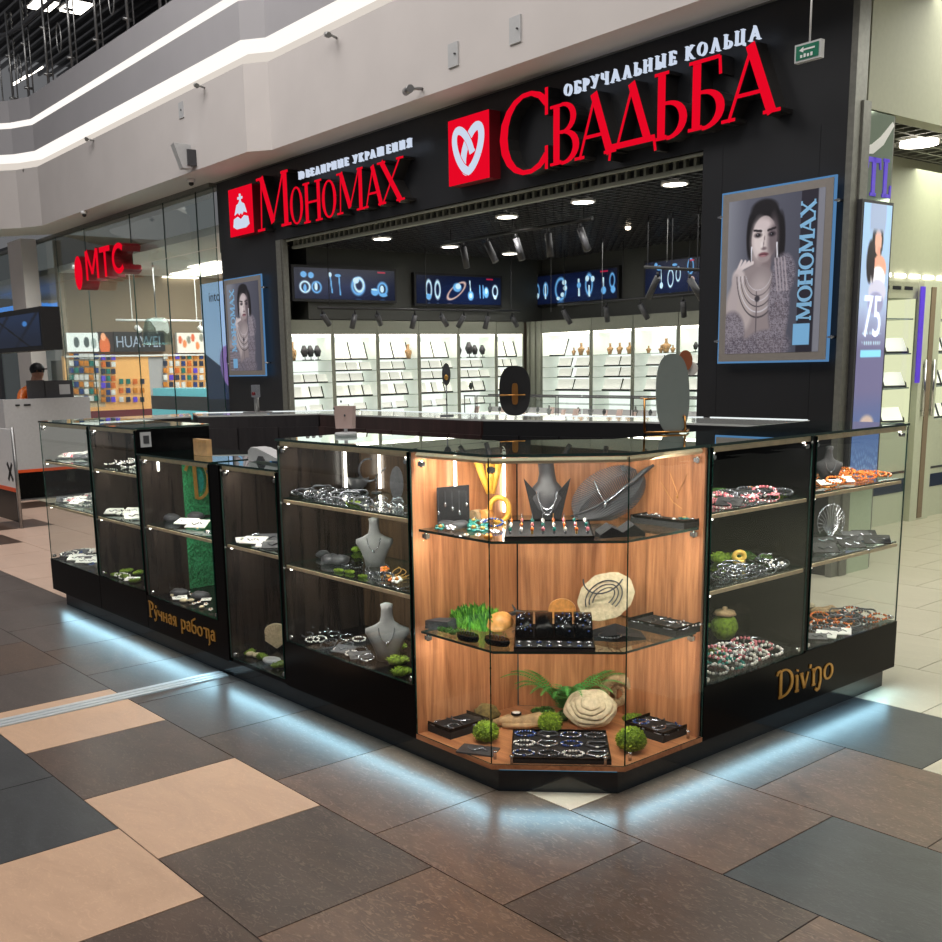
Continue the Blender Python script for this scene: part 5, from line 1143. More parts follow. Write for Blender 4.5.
# red sign on the glass
t = thing('sign_lettering', (-16, VG - .2, 2.88), 'red raised MTC letters with a red oval hung on the phone shop glass', 'sign', fr=ST)
Gm = {}
def blk(*st): return list(st)
Gm['М'] = (1.0, [ln(.12, 0, .12, 1, .2), ln(.15, 1, .5, .2, .18), ln(.5, .2, .85, 1, .18), ln(.88, 0, .88, 1, .2)])
Gm['Т'] = (.8, [ln(.4, 0, .4, 1, .2), ln(.05, .91, .75, .91, .18)])
Gm['С'] = (.9, [arc(.48, .5, .36, .41, 45, 315, .2, .18)])
pm0, pm1 = onv(86, 280, 6.22)[0], onv(127, 280, 6.22)[0]
M['redside'] = mat('red_letter_side', (120, 12, 24), .4)
letters('МТС', t, pm0, pm1, 2.92, .44, VG, .28, ['redlit', 'redside'], Gm)

q = onv(78.5, 273, 6.22); b = MB(); pts = [(q[0] + .17 * cos(a), VG - .28, q[2] + .26 * sin(a)) for a in np.linspace(0, 2 * pi, 28)[:-1]]; b.mat(1).poly(pts, (0, .28, 0)); b.mat(0).poly([(p[0], p[1] - .002, p[2]) for p in pts], (0, .0015, 0)); b.build('oval', ['redlit', 'redside'], t)
# display wall
def wb(x0, y0, x1, y1, off=0):
    a, c = onu(x0, y1, U9 + off), onu(x1, y0, U9 + off); return a[1], a[2], c[1], c[2]
def wallbox(name, x0, y0, x1, y1, d0, d1, mt, par=None, **kw):
    v0, z0, v1, z1 = wb(x0, y0, x1, y1); b = MB(); b.box(U9 + d0, min(v0, v1), z0, U9 + d1, max(v0, v1), z1); return b.build(name, mt, par, ST, **kw)
t = thing('product_display', (U9, onu(140, 380, U9)[1], 0), 'orange wood accessory wall with lit shelves inside the phone shop', 'display', fr=ST)
v0, z0, v1, z1 = wb(66, 354, 214, 412); b = MB(); b.box(U9, v0, .3, U9 + .12, v1, z1 - .005); b.build('panel', 'orangewood', t)
b = MB(); b.box(U9 + .01, v0, .0, U9 + .30, v1, z0); b.build('plinth', 'red', t)
b = MB(); b.box(U9 + .12, v0, z1 - .03, U9 + .2, v1, z1); b.build('top_ledge', 'white', t)
for (x0, x1) in ((68, 99), (149, 163)):
    v0, z0, v1, z1 = wb(x0, 357, x1, 408); b = MB(); b.box(U9 + .12, v0, z0, U9 + .125, v1, z1); b.build('panel_inset', 'cream' if x0 < 100 else 'bandgrey', t)
hd = thing('header_sign', (U9, onu(137, 342, U9)[1], 1.9), 'black header sign reading HUAWEI in white above the accessory wall', 'sign', fr=ST)
v0, z0, v1, z1 = wb(113, 332, 162, 352); b = MB(); b.box(U9, v0, z0, U9 + .1, v1, z1); b.build('board', 'huaweiblack', hd)
FU = Frame(*ST.w((U9 + .1, 0, 0))[:2], ST.a + pi / 2)     # u = +v of the shop row, faces +u
hs = thing('temporary', (0, 0, 0), 'x', 'x', fr=FU)
va, vb = v0 + (v1 - v0) * .04, v0 + (v1 - v0) * .90
tx = ftext('sign_lettering', 'HUAWEI', hs, (va, -.002, z0 + (z1 - z0) * .22), vb - va, (z1 - z0) * .56, 'whitelit', .004)
mw = FU; off_w = hs.matrix_world.copy()
tx.parent = None; tx.location = FU.w((0, 0, 0)); tx.rotation_euler = (0, 0, FU.a); bpy.context.view_layer.update()
mwx = tx.matrix_world.copy(); tx.parent = hd; bpy.context.view_layer.update(); tx.matrix_parent_inverse = hd.matrix_world.inverted(); tx.matrix_world = mwx
bpy.data.objects.remove(hs)
def circ_poster(U, V):
    im = base(U, (226, 230, 230))
    for cx, cy, c in ((.3, .5, (70, 80, 80)), (.62, .5, (60, 70, 70)), (.85, .55, (150, 160, 160))): im = blend(im, ell(U, V, cx, cy, .09, .28, .2), c)
    return im
def fig_poster(U, V):
    im = base(U, (40, 26, 24)); im = blend(im, ell(U, V, .4, .7, .3, .5, .2), (206, 100, 50)); im = blend(im, ell(U, V, .35, .25, .14, .2, .3), (230, 160, 120)); return im
def blob_poster(U, V):
    im = base(U, (214, 208, 200))
    for k in range(9): im = blend(im, ell(U, V, .08 + .11 * k, .35 + .3 * (k % 3 == 1) - .1 * (k % 2), .05, .2, .3), [(196, 84, 48), (210, 120, 70), (120, 120, 110)][k % 3])
    return im
M['ink'] = colmat('poster_ink', .55, .4)
def wposter(lab, x0, y0, x1, y1, f, n=40):
    v0, z0, v1, z1 = wb(x0, y0, x1, y1); t = thing('advert_poster', (U9, (v0 + v1) / 2, z0), lab, 'poster', fr=ST)
    b = MB(); b.box(U9, v0, z0, U9 + .08, v1, z1); b.build('lightbox', 'white', t); X = U9 + .083
    picture('print', [(X, v0, z0), (X, v1, z0), (X, v1, z1), (X, v0, z1)], f, n, n, M['ink'], t, ST)
wposter('white phone camera poster at the left of the header band', 66, 333, 96, 352, circ_poster)
wposter('dark poster with an orange figure left of the HUAWEI header', 96.5, 332, 112.5, 352, fig_poster)
wposter('pale poster with orange blobs right of the HUAWEI header', 176, 333, 213, 353, blob_poster)
def phones(U, V):
    im = base(U, (238, 234, 246)); im = blend(im, np.clip(1 - np.abs(U - .3) / .14, 0, 1) ** .2 * (V > .2), (176, 140, 214)); im = blend(im, np.clip(1 - np.abs(U - .66) / .12, 0, 1) ** .2 * (V > .25), (140, 206, 120))
    im = blend(im, ell(U, V, .25, .4, .06, .14, .2), (50, 40, 80)); im = blend(im, ell(U, V, .62, .42, .05, .12, .2), (40, 90, 80)); return im
wposter('lit poster of a lilac and a green phone in the accessory wall', 117, 358, 146, 379, phones)
# accessory packs
cols = ['blue', 'amber', 'navy', 'purple', 'orange', 'white', 'teal']
packs = {}
for c in cols: b = MB(); b.box(-.045, 0, -.11, .045, .03, .0); b.box(-.03, -.006, -.09, .03, 0, -.02); packs[c] = proto(b.build('accessory_pack', c))
rk = random.Random(4); A0 = ST.a + pi / 2
for (xs, ys, gname) in ((range(71, 98, 5), range(359, 408, 7), 'the left rack'), (range(103, 114, 5), range(360, 408, 7), 'the narrow rack'), (range(165, 212, 6), range(359, 408, 7), 'the right rack'), (range(121, 146, 7), range(384, 406, 9), 'the rack under the poster')):
    for ix, x in enumerate(xs):
        for iy, y in enumerate(ys):
            p = onu(x + .5, y, U9 + .16); w = ST.w(p); c = cols[rk.randrange(7)] if x > 100 else ['blue', 'amber', 'white', 'teal'][rk.randrange(4)]
            copy_thing(packs[c], w, A0, {'amber': 'yellow', 'navy': 'dark navy'}.get(c, c) + ' accessory pack, %s row from top, %s column of %s' % (ORD[iy], ORD[ix], gname), 'accessory pack', 'accessory packs on the phone shop wall', .85)
t = thing('track_lamp', (U9 + .6, onu(160, 315, U9 + .6)[1], 2.6), 'white ceiling rail with spotlights above the accessory wall', 'light track', fr=ST)
p, q = onu(116, 320, U9 + .8), onu(212, 325, U9 + .8); b = MB(); b.tube([(p[0], p[1], p[2]), (q[0], q[1], p[2])], .02, 6); b.cyl((p[0], p[1] + .3, p[2]), (p[0], p[1] + .3, 3.25), .008, 5); b.cyl((p[0], q[1] - .3, p[2]), (p[0], q[1] - .3, 3.25), .008, 5); b.build('rail', 'white', t)
for x in (137, 200):
    c = onu(x, 324, U9 + .8); b = MB(); b.cyl((c[0], c[1], p[2]), (c[0], c[1], p[2] - .10), .012, 6); b.cyl((c[0], c[1] - .03, p[2] - .1), (c[0] + .05, c[1] + .04, p[2] - .2), .045, 10); b.build('spot_head', 'white', t)
# hanging lantern, banner, counters
q = onv(158, 345, 7.4); r0 = 15 * (ST.w(q) - EYE).dot(CF) / FP; t = thing('pendant_lamp', q, 'big pale bell-shaped pendant hanging in the phone shop window', 'lamp', fr=ST)
zt_ = onv(158, 318, 7.4)[2]; b = MB(); b.lathe([(r0, q[2]), (r0 * 1.02, q[2] + .06), (r0 * .95, q[2] + (zt_ - q[2]) * .5), (r0 * .78, zt_ - .05), (r0 * .6, zt_)], 20, (q[0], q[1], 0)); b.build('shade', 'lantern', t)
b = MB(); b.cyl((q[0], q[1], zt_), (q[0], q[1], 3.25), .012, 6); b.build('cord', 'steel', t)
u0, u1 = onv(203.5, 340, 6.85)[0], -12.85; zb_, zt_ = onv(215, 392, 6.85)[2], onv(210, 283, 6.85)[2]
t = thing('shop_banner', ((u0 + u1) / 2, 6.85, 0), 'tall light blue phone banner behind the glass beside the left pillar', 'banner', fr=ST)
def ban(U, V):
    im = base(U, (146, 178, 220)); im = blend(im, np.clip((V - .25) * 1.0, 0, .6), (176, 196, 226)); im = blend(im, (V > .62 + (.9 - U * .9) * .0 + .28 * (U - .1)).astype(float), (26, 44, 74))
    im = blend(im, ell(U, V, .66, .72, .24, .17, .05, .35), (120, 96, 160)); im = blend(im, ell(U, V, .70, .68, .10, .055, .1, .3), (24, 22, 40)); im = blend(im, ell(U, V, .7, .68, .04, .02, .2), (120, 110, 160)); return im
b = MB(); b.box(u0, 6.85, 0.0, u1, 6.88, zt_); b.build('panel', 'navy', t)
picture('print', [(u0, 6.847, zb_ - .1), (u1, 6.847, zb_ - .1), (u1, 6.847, zt_), (u0, 6.847, zt_)], ban, 50, 90, M['ink'], t, ST)
p = onv(209, 302, 6.84); ftext('banner_lettering', 'intc', t, (p[0], 6.845, p[2]), .30, .12, 'navy', .003)
p = onv(214, 314, 6.84); ftext('banner_lettering', 'xxxxxxx', t, (p[0], 6.845, p[2]), .25, .035, 'grey', .003) if False else None
for k, (x0, x1, y0, y1, v) in enumerate([(152, 209, 395, 410, 7.6), (208, 232, 395, 410, 7.2)]):
    a, c = onv(x0, y1, v), onv(x1, y0, v); t = thing('sales_counter', ((a[0] + c[0]) / 2, v, 0), ['grey sales counter with lit teal glass inside the phone shop window', 'short grey counter behind the blue banner foot'][k], 'counter', fr=ST)
    b = MB(); b.box(a[0], v, .0, c[0], v + .5, c[2] - .03); b.build('body', 'dgrey', t)
    if k == 0:
        b = MB(); b.box(a[0] + .02, v + .03, c[2] - .03, c[0] - .02, v + .47, c[2] + .1); b.build('glass_top', 'tealglow', t)
        b = MB(); b.box(a[0] + .02, v - .008, a[2] - .12, c[0] - .02, v, a[2] + .02); b.build('lit_window', 'tealglow', t)
for k, (x, y, w) in enumerate([(46, 309, 6), (10, 311, 7)]):
    q = onv(x, y, 7.6); r1 = (onv(x + w, y, 8.5)[0] - q[0]); t = MB(); t.tube([(q[0] + r1 * cos(a), q[1] + .3 * sin(a), q[2]) for a in np.linspace(0, 2 * pi, 20)[:-1]], .05, 6, closed=True)
    t.cyl((q[0], q[1] + .3, q[2]), (q[0], q[1] + .3, 3.245), .008, 5); t.build('ring_lamp', 'bluelamp', fr=ST, label=['blue glowing ring lamp behind the left glass, right of the white column', 'blue glowing ring lamp at the far left behind the white column'][k], cat='lamp')
a, c = onv(69, 308, 8.8), onv(86, 296, 8.8); b = MB(); b.box(a[0], 8.8, a[2], c[0], 8.85, c[2]); b.build('wall_screen', 'bluelamp', fr=ST, label='small blue lit screen high in the phone shop', cat='screen')
# dark display stands left of the accessory wall
for k, (x0, x1, y0) in enumerate([(0, 12, 245), (54, 66, 360)]):
    a, c = onv(x0, 400, 8.2), onv(x1, y0, 8.2); b = MB(); b.box(a[0], 8.2, 0, c[0], 8.35, c[2]); b.build('display_stand', 'dgrey', fr=ST, label=['tall dark display panel at the far left behind the glass', 'dark poster stand left of the accessory wall'][k], cat='stand')

# ================================================================== GREY BOOTH, TV AND SELLER ON THE FAR LEFT
BX = -12.95
t = thing('booth', (BX - 1, 4.6, 0), 'grey service booth with orange stripe and black base at the left edge', 'booth')
b = MB(); b.box(BX - .08, 4.06, 0, BX, 5.12, .33); b.box(BX - 2.2, 4.06, 0, BX - .08, 4.14, .33); b.build('base', 'black', t)
b = MB(); b.box(BX - .09, 4.05, .33, BX + .01, 5.13, .365); b.box(BX - 2.2, 4.05, .33, BX - .09, 4.15, .365); b.build('stripe', 'mtsorange', t)
b = MB(); b.box(BX - .08, 4.06, .365, BX, 5.12, 1.21); b.box(BX - 2.2, 4.06, .365, BX - .08, 4.14, 1.21); b.box(BX - .20, 4.14, 1.18, BX - .08, 5.12, 1.209); b.build('body', 'lgrey', t)
b = MB(); b.box(BX, 4.2, 1.13, BX + .01, 4.25, 1.15); b.box(BX, 4.3, 1.13, BX + .01, 4.38, 1.15); b.build('slot', 'blackmatte', t)
b = MB(); b.box(BX - 2.3, 3.98, 0, BX + .1, 5.2, .012); b.build('floor_rim', 'steel', t)
a, c = onv(0, 516, 3.35, K0), onv(15, 430, 3.35, K0)
t = thing('barrier_panel', (c[0] - .4, 3.35, 0), 'low white barrier panel with a black X and orange stripe at the left edge', 'barrier')
x1 = onv(15, 480, 3.35, K0)[0]; zt_ = c[2]
b = MB(); b.box(x1 - 1.0, 3.35, .06, x1, 3.38, zt_); b.build('panel', 'white', t)
b = MB(); b.cyl((x1 + .015, 3.365, 0), (x1 + .015, 3.365, zt_ + .02), .018, 8); b.build('post', 'steel', t)
b = MB(); b.box(x1 - 1.0, 3.346, .36, x1, 3.35, .40); b.build('stripe', 'mtsorange', t)
b = MB(); b.box(x1 - 1.0, 3.346, .06, x1, 3.35, .36); b.build('lower_panel', 'black', t)
b = MB(); mp = lambda a_, c_, d: (x1 - .19 + a_, 3.35 - d, .47 + c_)
for P, w in (ln(0, 0, .14, .17, .04), ln(.14, 0, 0, .17, .04)): b.ribbon(P, w, mp, .003, 0, 0)
b.build('printed_letter', 'blackmatte', t)
yv = 4.3
a, c = onv(-14, 354, yv, K0), onv(40, 308, yv, K0)
t = thing('advert_screen', ((a[0] + c[0]) / 2, yv, 0), 'big black boxed advertising screen on a pole above the grey booth', 'screen')
b = MB(); b.box(a[0], yv, a[2], c[0], yv + .22, c[2] + .02); b.build('housing', 'blackmatte', t)
def tv(U, V):
    im = base(U, (16, 22, 36)); im = blend(im, ((U + V * .4) % .5 < .44).astype(float) * np.clip(1.1 - V, .3, 1), (26, 40, 66)); im = blend(im, (np.abs(U - .2 - V * .6) < .02).astype(float), (8, 9, 14)); im = blend(im, ell(U, V, .75, .3, .04, .08, .3), (60, 120, 190)); return im
picture('display', [(a[0] + .05, yv - .003, a[2] + .05), (c[0] - .05, yv - .003, a[2] + .05), (c[0] - .05, yv - .003, c[2] - .04), (a[0] + .05, yv - .003, c[2] - .04)], tv, 60, 40, M['ink'], t)
xp = onv(9, 370, yv + .3, K0)[0]; b = MB(); b.box(xp - .05, yv + .06, 1.21, xp + .05, yv + .16, a[2]); b.build('pole', 'dgrey', t)
for k, (x0, x1, y0, mt) in enumerate([(28, 44, 380, 'dgrey'), (45, 72, 380, 'lgrey')]):
    a, c = onu(x0, 398, BX - .1, K0), onu(x1, y0, BX - .1, K0); t = thing('tabletop_display', (BX - .1, (a[1] + c[1]) / 2, 1.21), ['dark framed screen standing on the grey booth beside the seller', 'wide framed tariff board standing on the grey booth'][k], 'display')
    b = MB(); b.box(BX - .12, a[1], 1.21, BX - .09, c[1], c[2]); b.build('frame', 'dgrey', t)
    b = MB(); h = c[1] - a[1]
    b.box(BX - .089, a[1] + .04 + h * .4 * k, 1.25, BX - .085, c[1] - .04, c[2] - .05); b.build('sheet', mt, t)
# seller
px_, py_ = onu(33, 376, BX - .55, K0)[1], 0
t = thing('person', (BX - .55, px_, 0), 'person in a black cap and orange top behind the grey booth', 'person')
cx, cy, cz = BX - .55, px_, onu(33, 378, BX - .55, K0)[2]
def skin_person(t, cx, cy, cz):
    me = bpy.data.meshes.new('body'); s = cz / 1.55
    V = [(0, 0, .92), (0, 0, 1.1), (0, 0, 1.3), (0, .02, 1.42), (0, .04, 1.50), (0, .05, 1.60), (.0, -.09, .88), (.0, -.1, .48), (.0, -.1, .06), (0, .09, .88), (0, .1, .48), (0, .1, .06), (0, -.17, 1.36), (.08, -.24, 1.12), (.26, -.18, 1.08), (0, .18, 1.36), (.08, .25, 1.12), (.26, .2, 1.08)]
    Ed = [(0, 1), (1, 2), (2, 3), (3, 4), (4, 5), (0, 6), (6, 7), (7, 8), (0, 9), (9, 10), (10, 11), (3, 12), (12, 13), (13, 14), (3, 15), (15, 16), (16, 17)]
    Rr = [.15, .14, .16, .09, .06, .09, .09, .065, .045, .09, .065, .045, .065, .05, .035, .065, .05, .035]
    me.from_pydata([tuple(q * s for q in v) for v in V], Ed, []); o = bpy.data.objects.new('body', me); COL.objects.link(o)
    o.modifiers.new('skin', 'SKIN'); sk = me.skin_vertices[0]
    for k, r in enumerate(Rr): sk.data[k].radius = (r * s, r * s)
    sk.data[0].use_root = True
    o.modifiers.new('sub', 'SUBSURF').levels = 2; bpy.context.view_layer.update()
    m2 = bpy.data.meshes.new_from_object(o.evaluated_get(bpy.context.evaluated_depsgraph_get())); bpy.data.objects.remove(o)
    m2.materials.clear(); m2.materials.append(M['skin']); m2.materials.append(M['orange']); m2.materials.append(M['navy'])
    for p in m2.polygons: z = p.center.z / s; p.material_index = 2 if z < .93 else (1 if z < 1.44 and p.center.x < .2 else 0)
    o = bpy.data.objects.new('body', m2); COL.objects.link(o); o.parent = t
    ORG[t.name] = Vector((cx, cy, 0))
    b = MB(); H = 1.62 * s; b.ball((cx, cy + .06, H), .085, .075, .105, 14, 10); b.ball((cx + .085, cy + .05, H - .01), .02, .014, .02, 8, 6)
    for dy in (-.03, .03): b.ball((cx + .078, cy + .06 + dy, H + .02), .008, .012, .008, 6, 4)
    b.build('head', 'skin', t)
    b = MB(); b.ball((cx - .005, cy + .06, H + .04), .10, .092, .085, 14, 8); b.box(cx + .06, cy, H + .035, cx + .19, cy + .12, H + .05); b.build('cap', 'blackmatte', t)
skin_person(t, cx, cy, cz)

# ================================================================== SHOP ON THE RIGHT
UM = -3.9
M['softgreen'] = mat('pale_green_panel', (170, 184, 160), .25, var=.04)
M['shopgreen'] = mat('pale_shop_front', (190, 194, 172), .4, var=.03)
M['yellowback'] = emi('lit_showcase_back', (238, 240, 196), .85)
b = MB(); b.box(UM - .25, D + .33, 0, UM - .02, 7.05, 3.06); structure(b, 'wall_column_right', 'greymetal', ST)
t = thing('light_column', (UM, 6.8, 0), 'pale green glass-clad column with reflected purple letters beside the right pillar', 'column', fr=ST)
b = MB(); b.box(UM - .018, D + .08, 2.50, UM, 7.0, 3.05); b.build('mirror_panel', 'mirrorgreen', t)
b = MB(); b.box(UM - .018, D + .08, 0.0, UM, 7.0, .62); b.build('lower_panel', 'softgreen', t)
FM = Frame(*ST.w((UM, 0, 0))[:2], ST.a + pi / 2)
def child_at(frame, par, b, name, mt):
    tmp = thing('temporary', (0, 0, 0), 'x', 'x', fr=frame); o = b.build(name, mt, tmp) if not callable(b) else b(tmp)
    o.parent = None; o.location = frame.w((0, 0, 0)); o.rotation_euler = (0, 0, frame.a); bpy.context.view_layer.update(); mw = o.matrix_world.copy()
    o.parent = par; bpy.context.view_layer.update(); o.matrix_parent_inverse = par.matrix_world.inverted(); o.matrix_world = mw; bpy.data.objects.remove(tmp); return o
Gp = glyphs(.24, .09, .1)
for ch, u0, u1 in (('Т', 6.70, 6.86), ('L', 6.895, 6.99)):
    b = MB(); mp = lambda a_, c_, d: (a_, -d, c_)
    if ch == 'Т': st = [ln(.08, 0, .08, .24, .04), ln(0, .225, .16, .225, .03), ln(.01, .23, .0, .17, .018), ln(.15, .23, .16, .17, .018), ln(.045, .01, .115, .01, .02)]
    else: st = [ln(.03, 0, .03, .24, .04), ln(.0, .235, .07, .235, .02), ln(.0, .012, .10, .012, .022), ln(.095, .0, .10, .08, .02)]
    for P, w in st: b.ribbon([(p[0] + u0, p[1] + 2.53) for p in P], w, mp, .006, 0, 0)
    child_at(FM, t, b, 'reflected_letter', 'purple')  # reflection of a shop sign, built as letters on the panel
b = MB(); mp = lambda a_, c_, d: (a_, -d, c_)
b.ribbon([(6.63, 2.80), (6.75, 2.82), (6.86, 2.88), (6.99, 3.0)], [.04, .06, .06, .03], mp, .004, 0, 0); child_at(FM, t, b, 'white_swoosh', 'white')
t = thing('advert_screen', (UM + .03, 6.8, 0), 'tall narrow lit advertising screen with a woman and the number 75', 'screen', fr=ST)
b = MB(); b.box(UM + .001, 6.60, .62, UM + .04, 6.985, 2.495); b.build('housing', 'dgrey', t)
def ad(U, V):
    im = base(U, (150, 190, 224)); im = blend(im, np.clip((V - .0) * 1.2, 0, .5), (196, 186, 216)); im = blend(im, np.clip((V - .35) * 6, 0, 1) * .8, (92, 84, 120)); im = blend(im, np.clip((V - .66) * 6, 0, 1), (78, 102, 150))
    sh = [('e', .54, .125, .20, .07, .1, (30, 24, 28)), ('e', .32, .20, .14, .075, .2, (34, 28, 32)), ('e', .56, .130, .12, .045, .1, (222, 170, 150)), ('e', .60, .175, .06, .03, .2, (214, 156, 134)), ('e', .64, .225, .26, .05, .1, (222, 164, 140)), ('e', .62, .26, .26, .045, .15, (236, 236, 242)), ('e', .62, .305, .32, .045, .15, (200, 200, 222)), ('e', .58, .345, .28, .04, .2, (150, 150, 184)), ('e', .42, .2, .06, .07, .3, (40, 30, 34))]
    im = fblend(im, U, V, sh)
    im = blend(im, linem(U, V, .25, .035, .78, .035, .02, .3), (150, 166, 196))
    for k in range(2): im = blend(im, linem(U, V, .2, .452 + .034 * k, .82, .452 + .034 * k, .03, 4.9) * (np.sin(U * 75 + k) > -.3), (176, 200, 220))
    im = blend(im, ((U > .15) & (U < .88) & (V > .515) & (V < .54)).astype(float), (140, 214, 240))
    rip = (np.sin(V * 190 + 4 * np.sin(U * 9)) * np.sin(U * 40 + V * 30) > .2).astype(float); im = blend(im, rip * np.clip((V - .84) * 10, 0, 1) * .5, (150, 180, 210))
    im = blend(im, ell(U, V, .5, .78, .25, .03, .4), (190, 170, 160)); return im
X = UM + .043
picture('display', [(X, 6.62, .64), (X, 6.965, .64), (X, 6.965, 2.475), (X, 6.62, 2.475)], ad, 40, 160, M['ink'], t, ST)
def t75(tmp): return ftext('screen_number', '75', tmp, (6.68, -.046, 1.62), .21, .27, 'number', .003)
child_at(FM, t, t75, 'x', 'x')
# bulkhead, ceiling and lit units further along
b = MB(); b.box(UM - .12, D + .12, 3.06, UM, 22, 6); structure(b, 'wall_bulkhead', 'beigewall', ST)
b = MB(); b.box(-5.5, 7.05, 3.02, UM - .12, 22, 3.05)
structure(b, 'trim_8', 'blackmatte', ST) if False else None
b = MB(); cg = .16; u = -5.14
while u < UM: b.box(u, 7.1, 3.12, u + .02, 20, 3.18); u += cg
v = 7.1
while v < 20: b.box(-5.14, v, 3.121, UM - .13, v + .02, 3.179); v += cg
b.mat(1).box(-5.14, 7.05, 3.5, UM - .1, 20, 3.55); structure(b, 'ceiling_cell_right', ['cellgrey', 'blackmatte'], ST)
p = gz(919, 144, 3.1, ST); t = MB(); t.lathe([(.14, 3.09), (.14, 3.12)], 20, (p[0], p[1], 0)); t.build('downlight', 'led', fr=ST, label='oval bright downlight in the grey cell ceiling of the right hand shop', cat='ceiling light')
US = -4.85
b = MB(); b.box(US - .3, 7.1, 1.98, US, 20, 3.12); b.box(US - .5, 7.1, 0, US - .43, 20, 1.98); b.box(US - .42, 7.1, 0, US, 8.0, 1.98); structure(b, 'wall_shop_right', 'beigewall', ST)
zl = onu(900, 274, US)[2]
b = MB()
for k in range(26): b.box(US + .001, 7.9 + k * .24, zl - .03, US + .02, 7.9 + k * .24 + .15, zl)
b.build('led_strip_light', 'led', fr=ST, label='dashed white LED strip running above the lit showcases of the right hand shop', cat='led light')
segs = [(onu(887, 400, US)[1], onu(911, 400, US)[1]), (onu(930, 400, US)[1], onu(962, 400, US)[1])]
segs[0] = (8.02, segs[0][1])
for k, (v0, v1) in enumerate(segs):
    zt_ = zl - .16; t = thing('showcase', (US, (v0 + v1) / 2, 0), ['pale lit wall showcase with three shelves, the nearer one of the right hand shop', 'pale lit wall showcase at the right edge of the photo'][k], 'showcase', fr=ST)
    b = MB(); b.box(US - .42, v0, .9, US - .38, v1, zt_); b.build('back_panel', 'yellowback', t)
    b = MB(); b.box(US - .378, v1 - .012, .9, US - .015, v1 - .002, zt_); b.build('side_panel', 'yellowback', t)  # side panel glows in place of light inside the showcase
    b = MB(); b.box(US - .40, v0, 0, US, v1, .9); b.build('cupboard', 'shopgreen', t)
    b = MB(); b.box(US, v0 + .02, .28, US + .006, v1 - .02, .40); b.build('stripe', 'navy', t)
    b = MB(); b.box(US, v0 + .02, .45, US + .006, v1 - .02, .47); b.build('groove', 'dgrey', t)
    b = MB(); b.box(US - .38, v0, zt_, US, v1, zt_ + .10); 
    for q in range(6): b.mat(1).box(US, v0 + .04 + (v1 - v0 - .08) * q / 6, zt_ + .03, US + .004, v0 + .04 + (v1 - v0 - .08) * (q + .7) / 6, zt_ + .06)
    b.build('vent_header', ['fascia', 'blackmatte'], t)
    for z in (1.2, 1.5, 1.8): b = MB(); b.box(US - .37, v0 + .01, z, US - .02, v1 - .01, z + .012); b.build('shelf', 'greenshelf', t)
    b = MB(); b.gbox(US - .012, v0, .9, US - .006, v1, zt_); b.build('front_glass', ['glass', 'edge'], t)
    for z in (.9, 1.212, 1.512):
        for q in range(3): place(PBs, US - .12, v0 + (v1 - v0) * (.45 + .22 * q), z + .001, pi / 2 - .5 * (q == 2), 'cream jewellery board, %s from the left, %s shelf of the %s lit wall showcase' % (ORD[q], {.9: 'lowest', 1.212: 'middle', 1.512: 'upper'}[z], ['nearer', 'farther'][k]), 'display board', 'cream boards in the right hand shop', 1.1, fr=ST)
for k, (v0, v1) in enumerate([(segs[0][1], segs[1][0])]):
    b = MB(); b.box(US - .42, v0 + .005, 0, US + .05, v1 - .005, zl - .05); structure(b, 'wall_pier_right', 'shopgreen', ST)
    for q in (.25, .7):
        vv = v0 + (v1 - v0) * q; b = MB(); b.cyl((US + .07, vv, .95), (US + .07, vv, 1.45), .012, 6); b.cyl((US + .05, vv, 1.0), (US + .075, vv, 1.0), .012, 6); b.cyl((US + .05, vv, 1.4), (US + .075, vv, 1.4), .012, 6)
        b.build('door_handle', 'chrome', fr=ST, label='long chrome pull handle on the pale pier, ' + ['nearer one', 'farther one'][0 if q < .5 else 1], cat='handle')
for k, (x, mt, lb) in enumerate([(917, 'purple', 'thin purple vertical banner edge on the pale pier of the right hand shop'), (928, 'taupe', 'thin brown vertical strip beside the farther lit wall showcase')]):
    v_ = onu(x, 380, US + .06)[1]; b = MB(); b.box(US + .052, v_ - .03, .02 if k else 1.25, US + .06, v_ + .05, zl - .1); b.build('wall_strip', mt, fr=ST, label=lb, cat='strip')
area('right_shop_light', ST.w((-4.3, 9.5, 3.0)), ST.w((-4.6, 9.5, 0)), .8, 5, 60, (.98, 1, .80))

# ================================================================== GOODS IN THE SHOWCASES
def kidbuild(name, mats, par, f): b = MB(); f(b); return b.build(name, mats, par)
def P_simple(name, mats, f): b = MB(); f(b); o = b.build(name, mats); off = ORG[o.name]; o.data.transform(Matrix.Translation(off)); ORG[o.name] = Vector((0, 0, 0)); return proto(o)

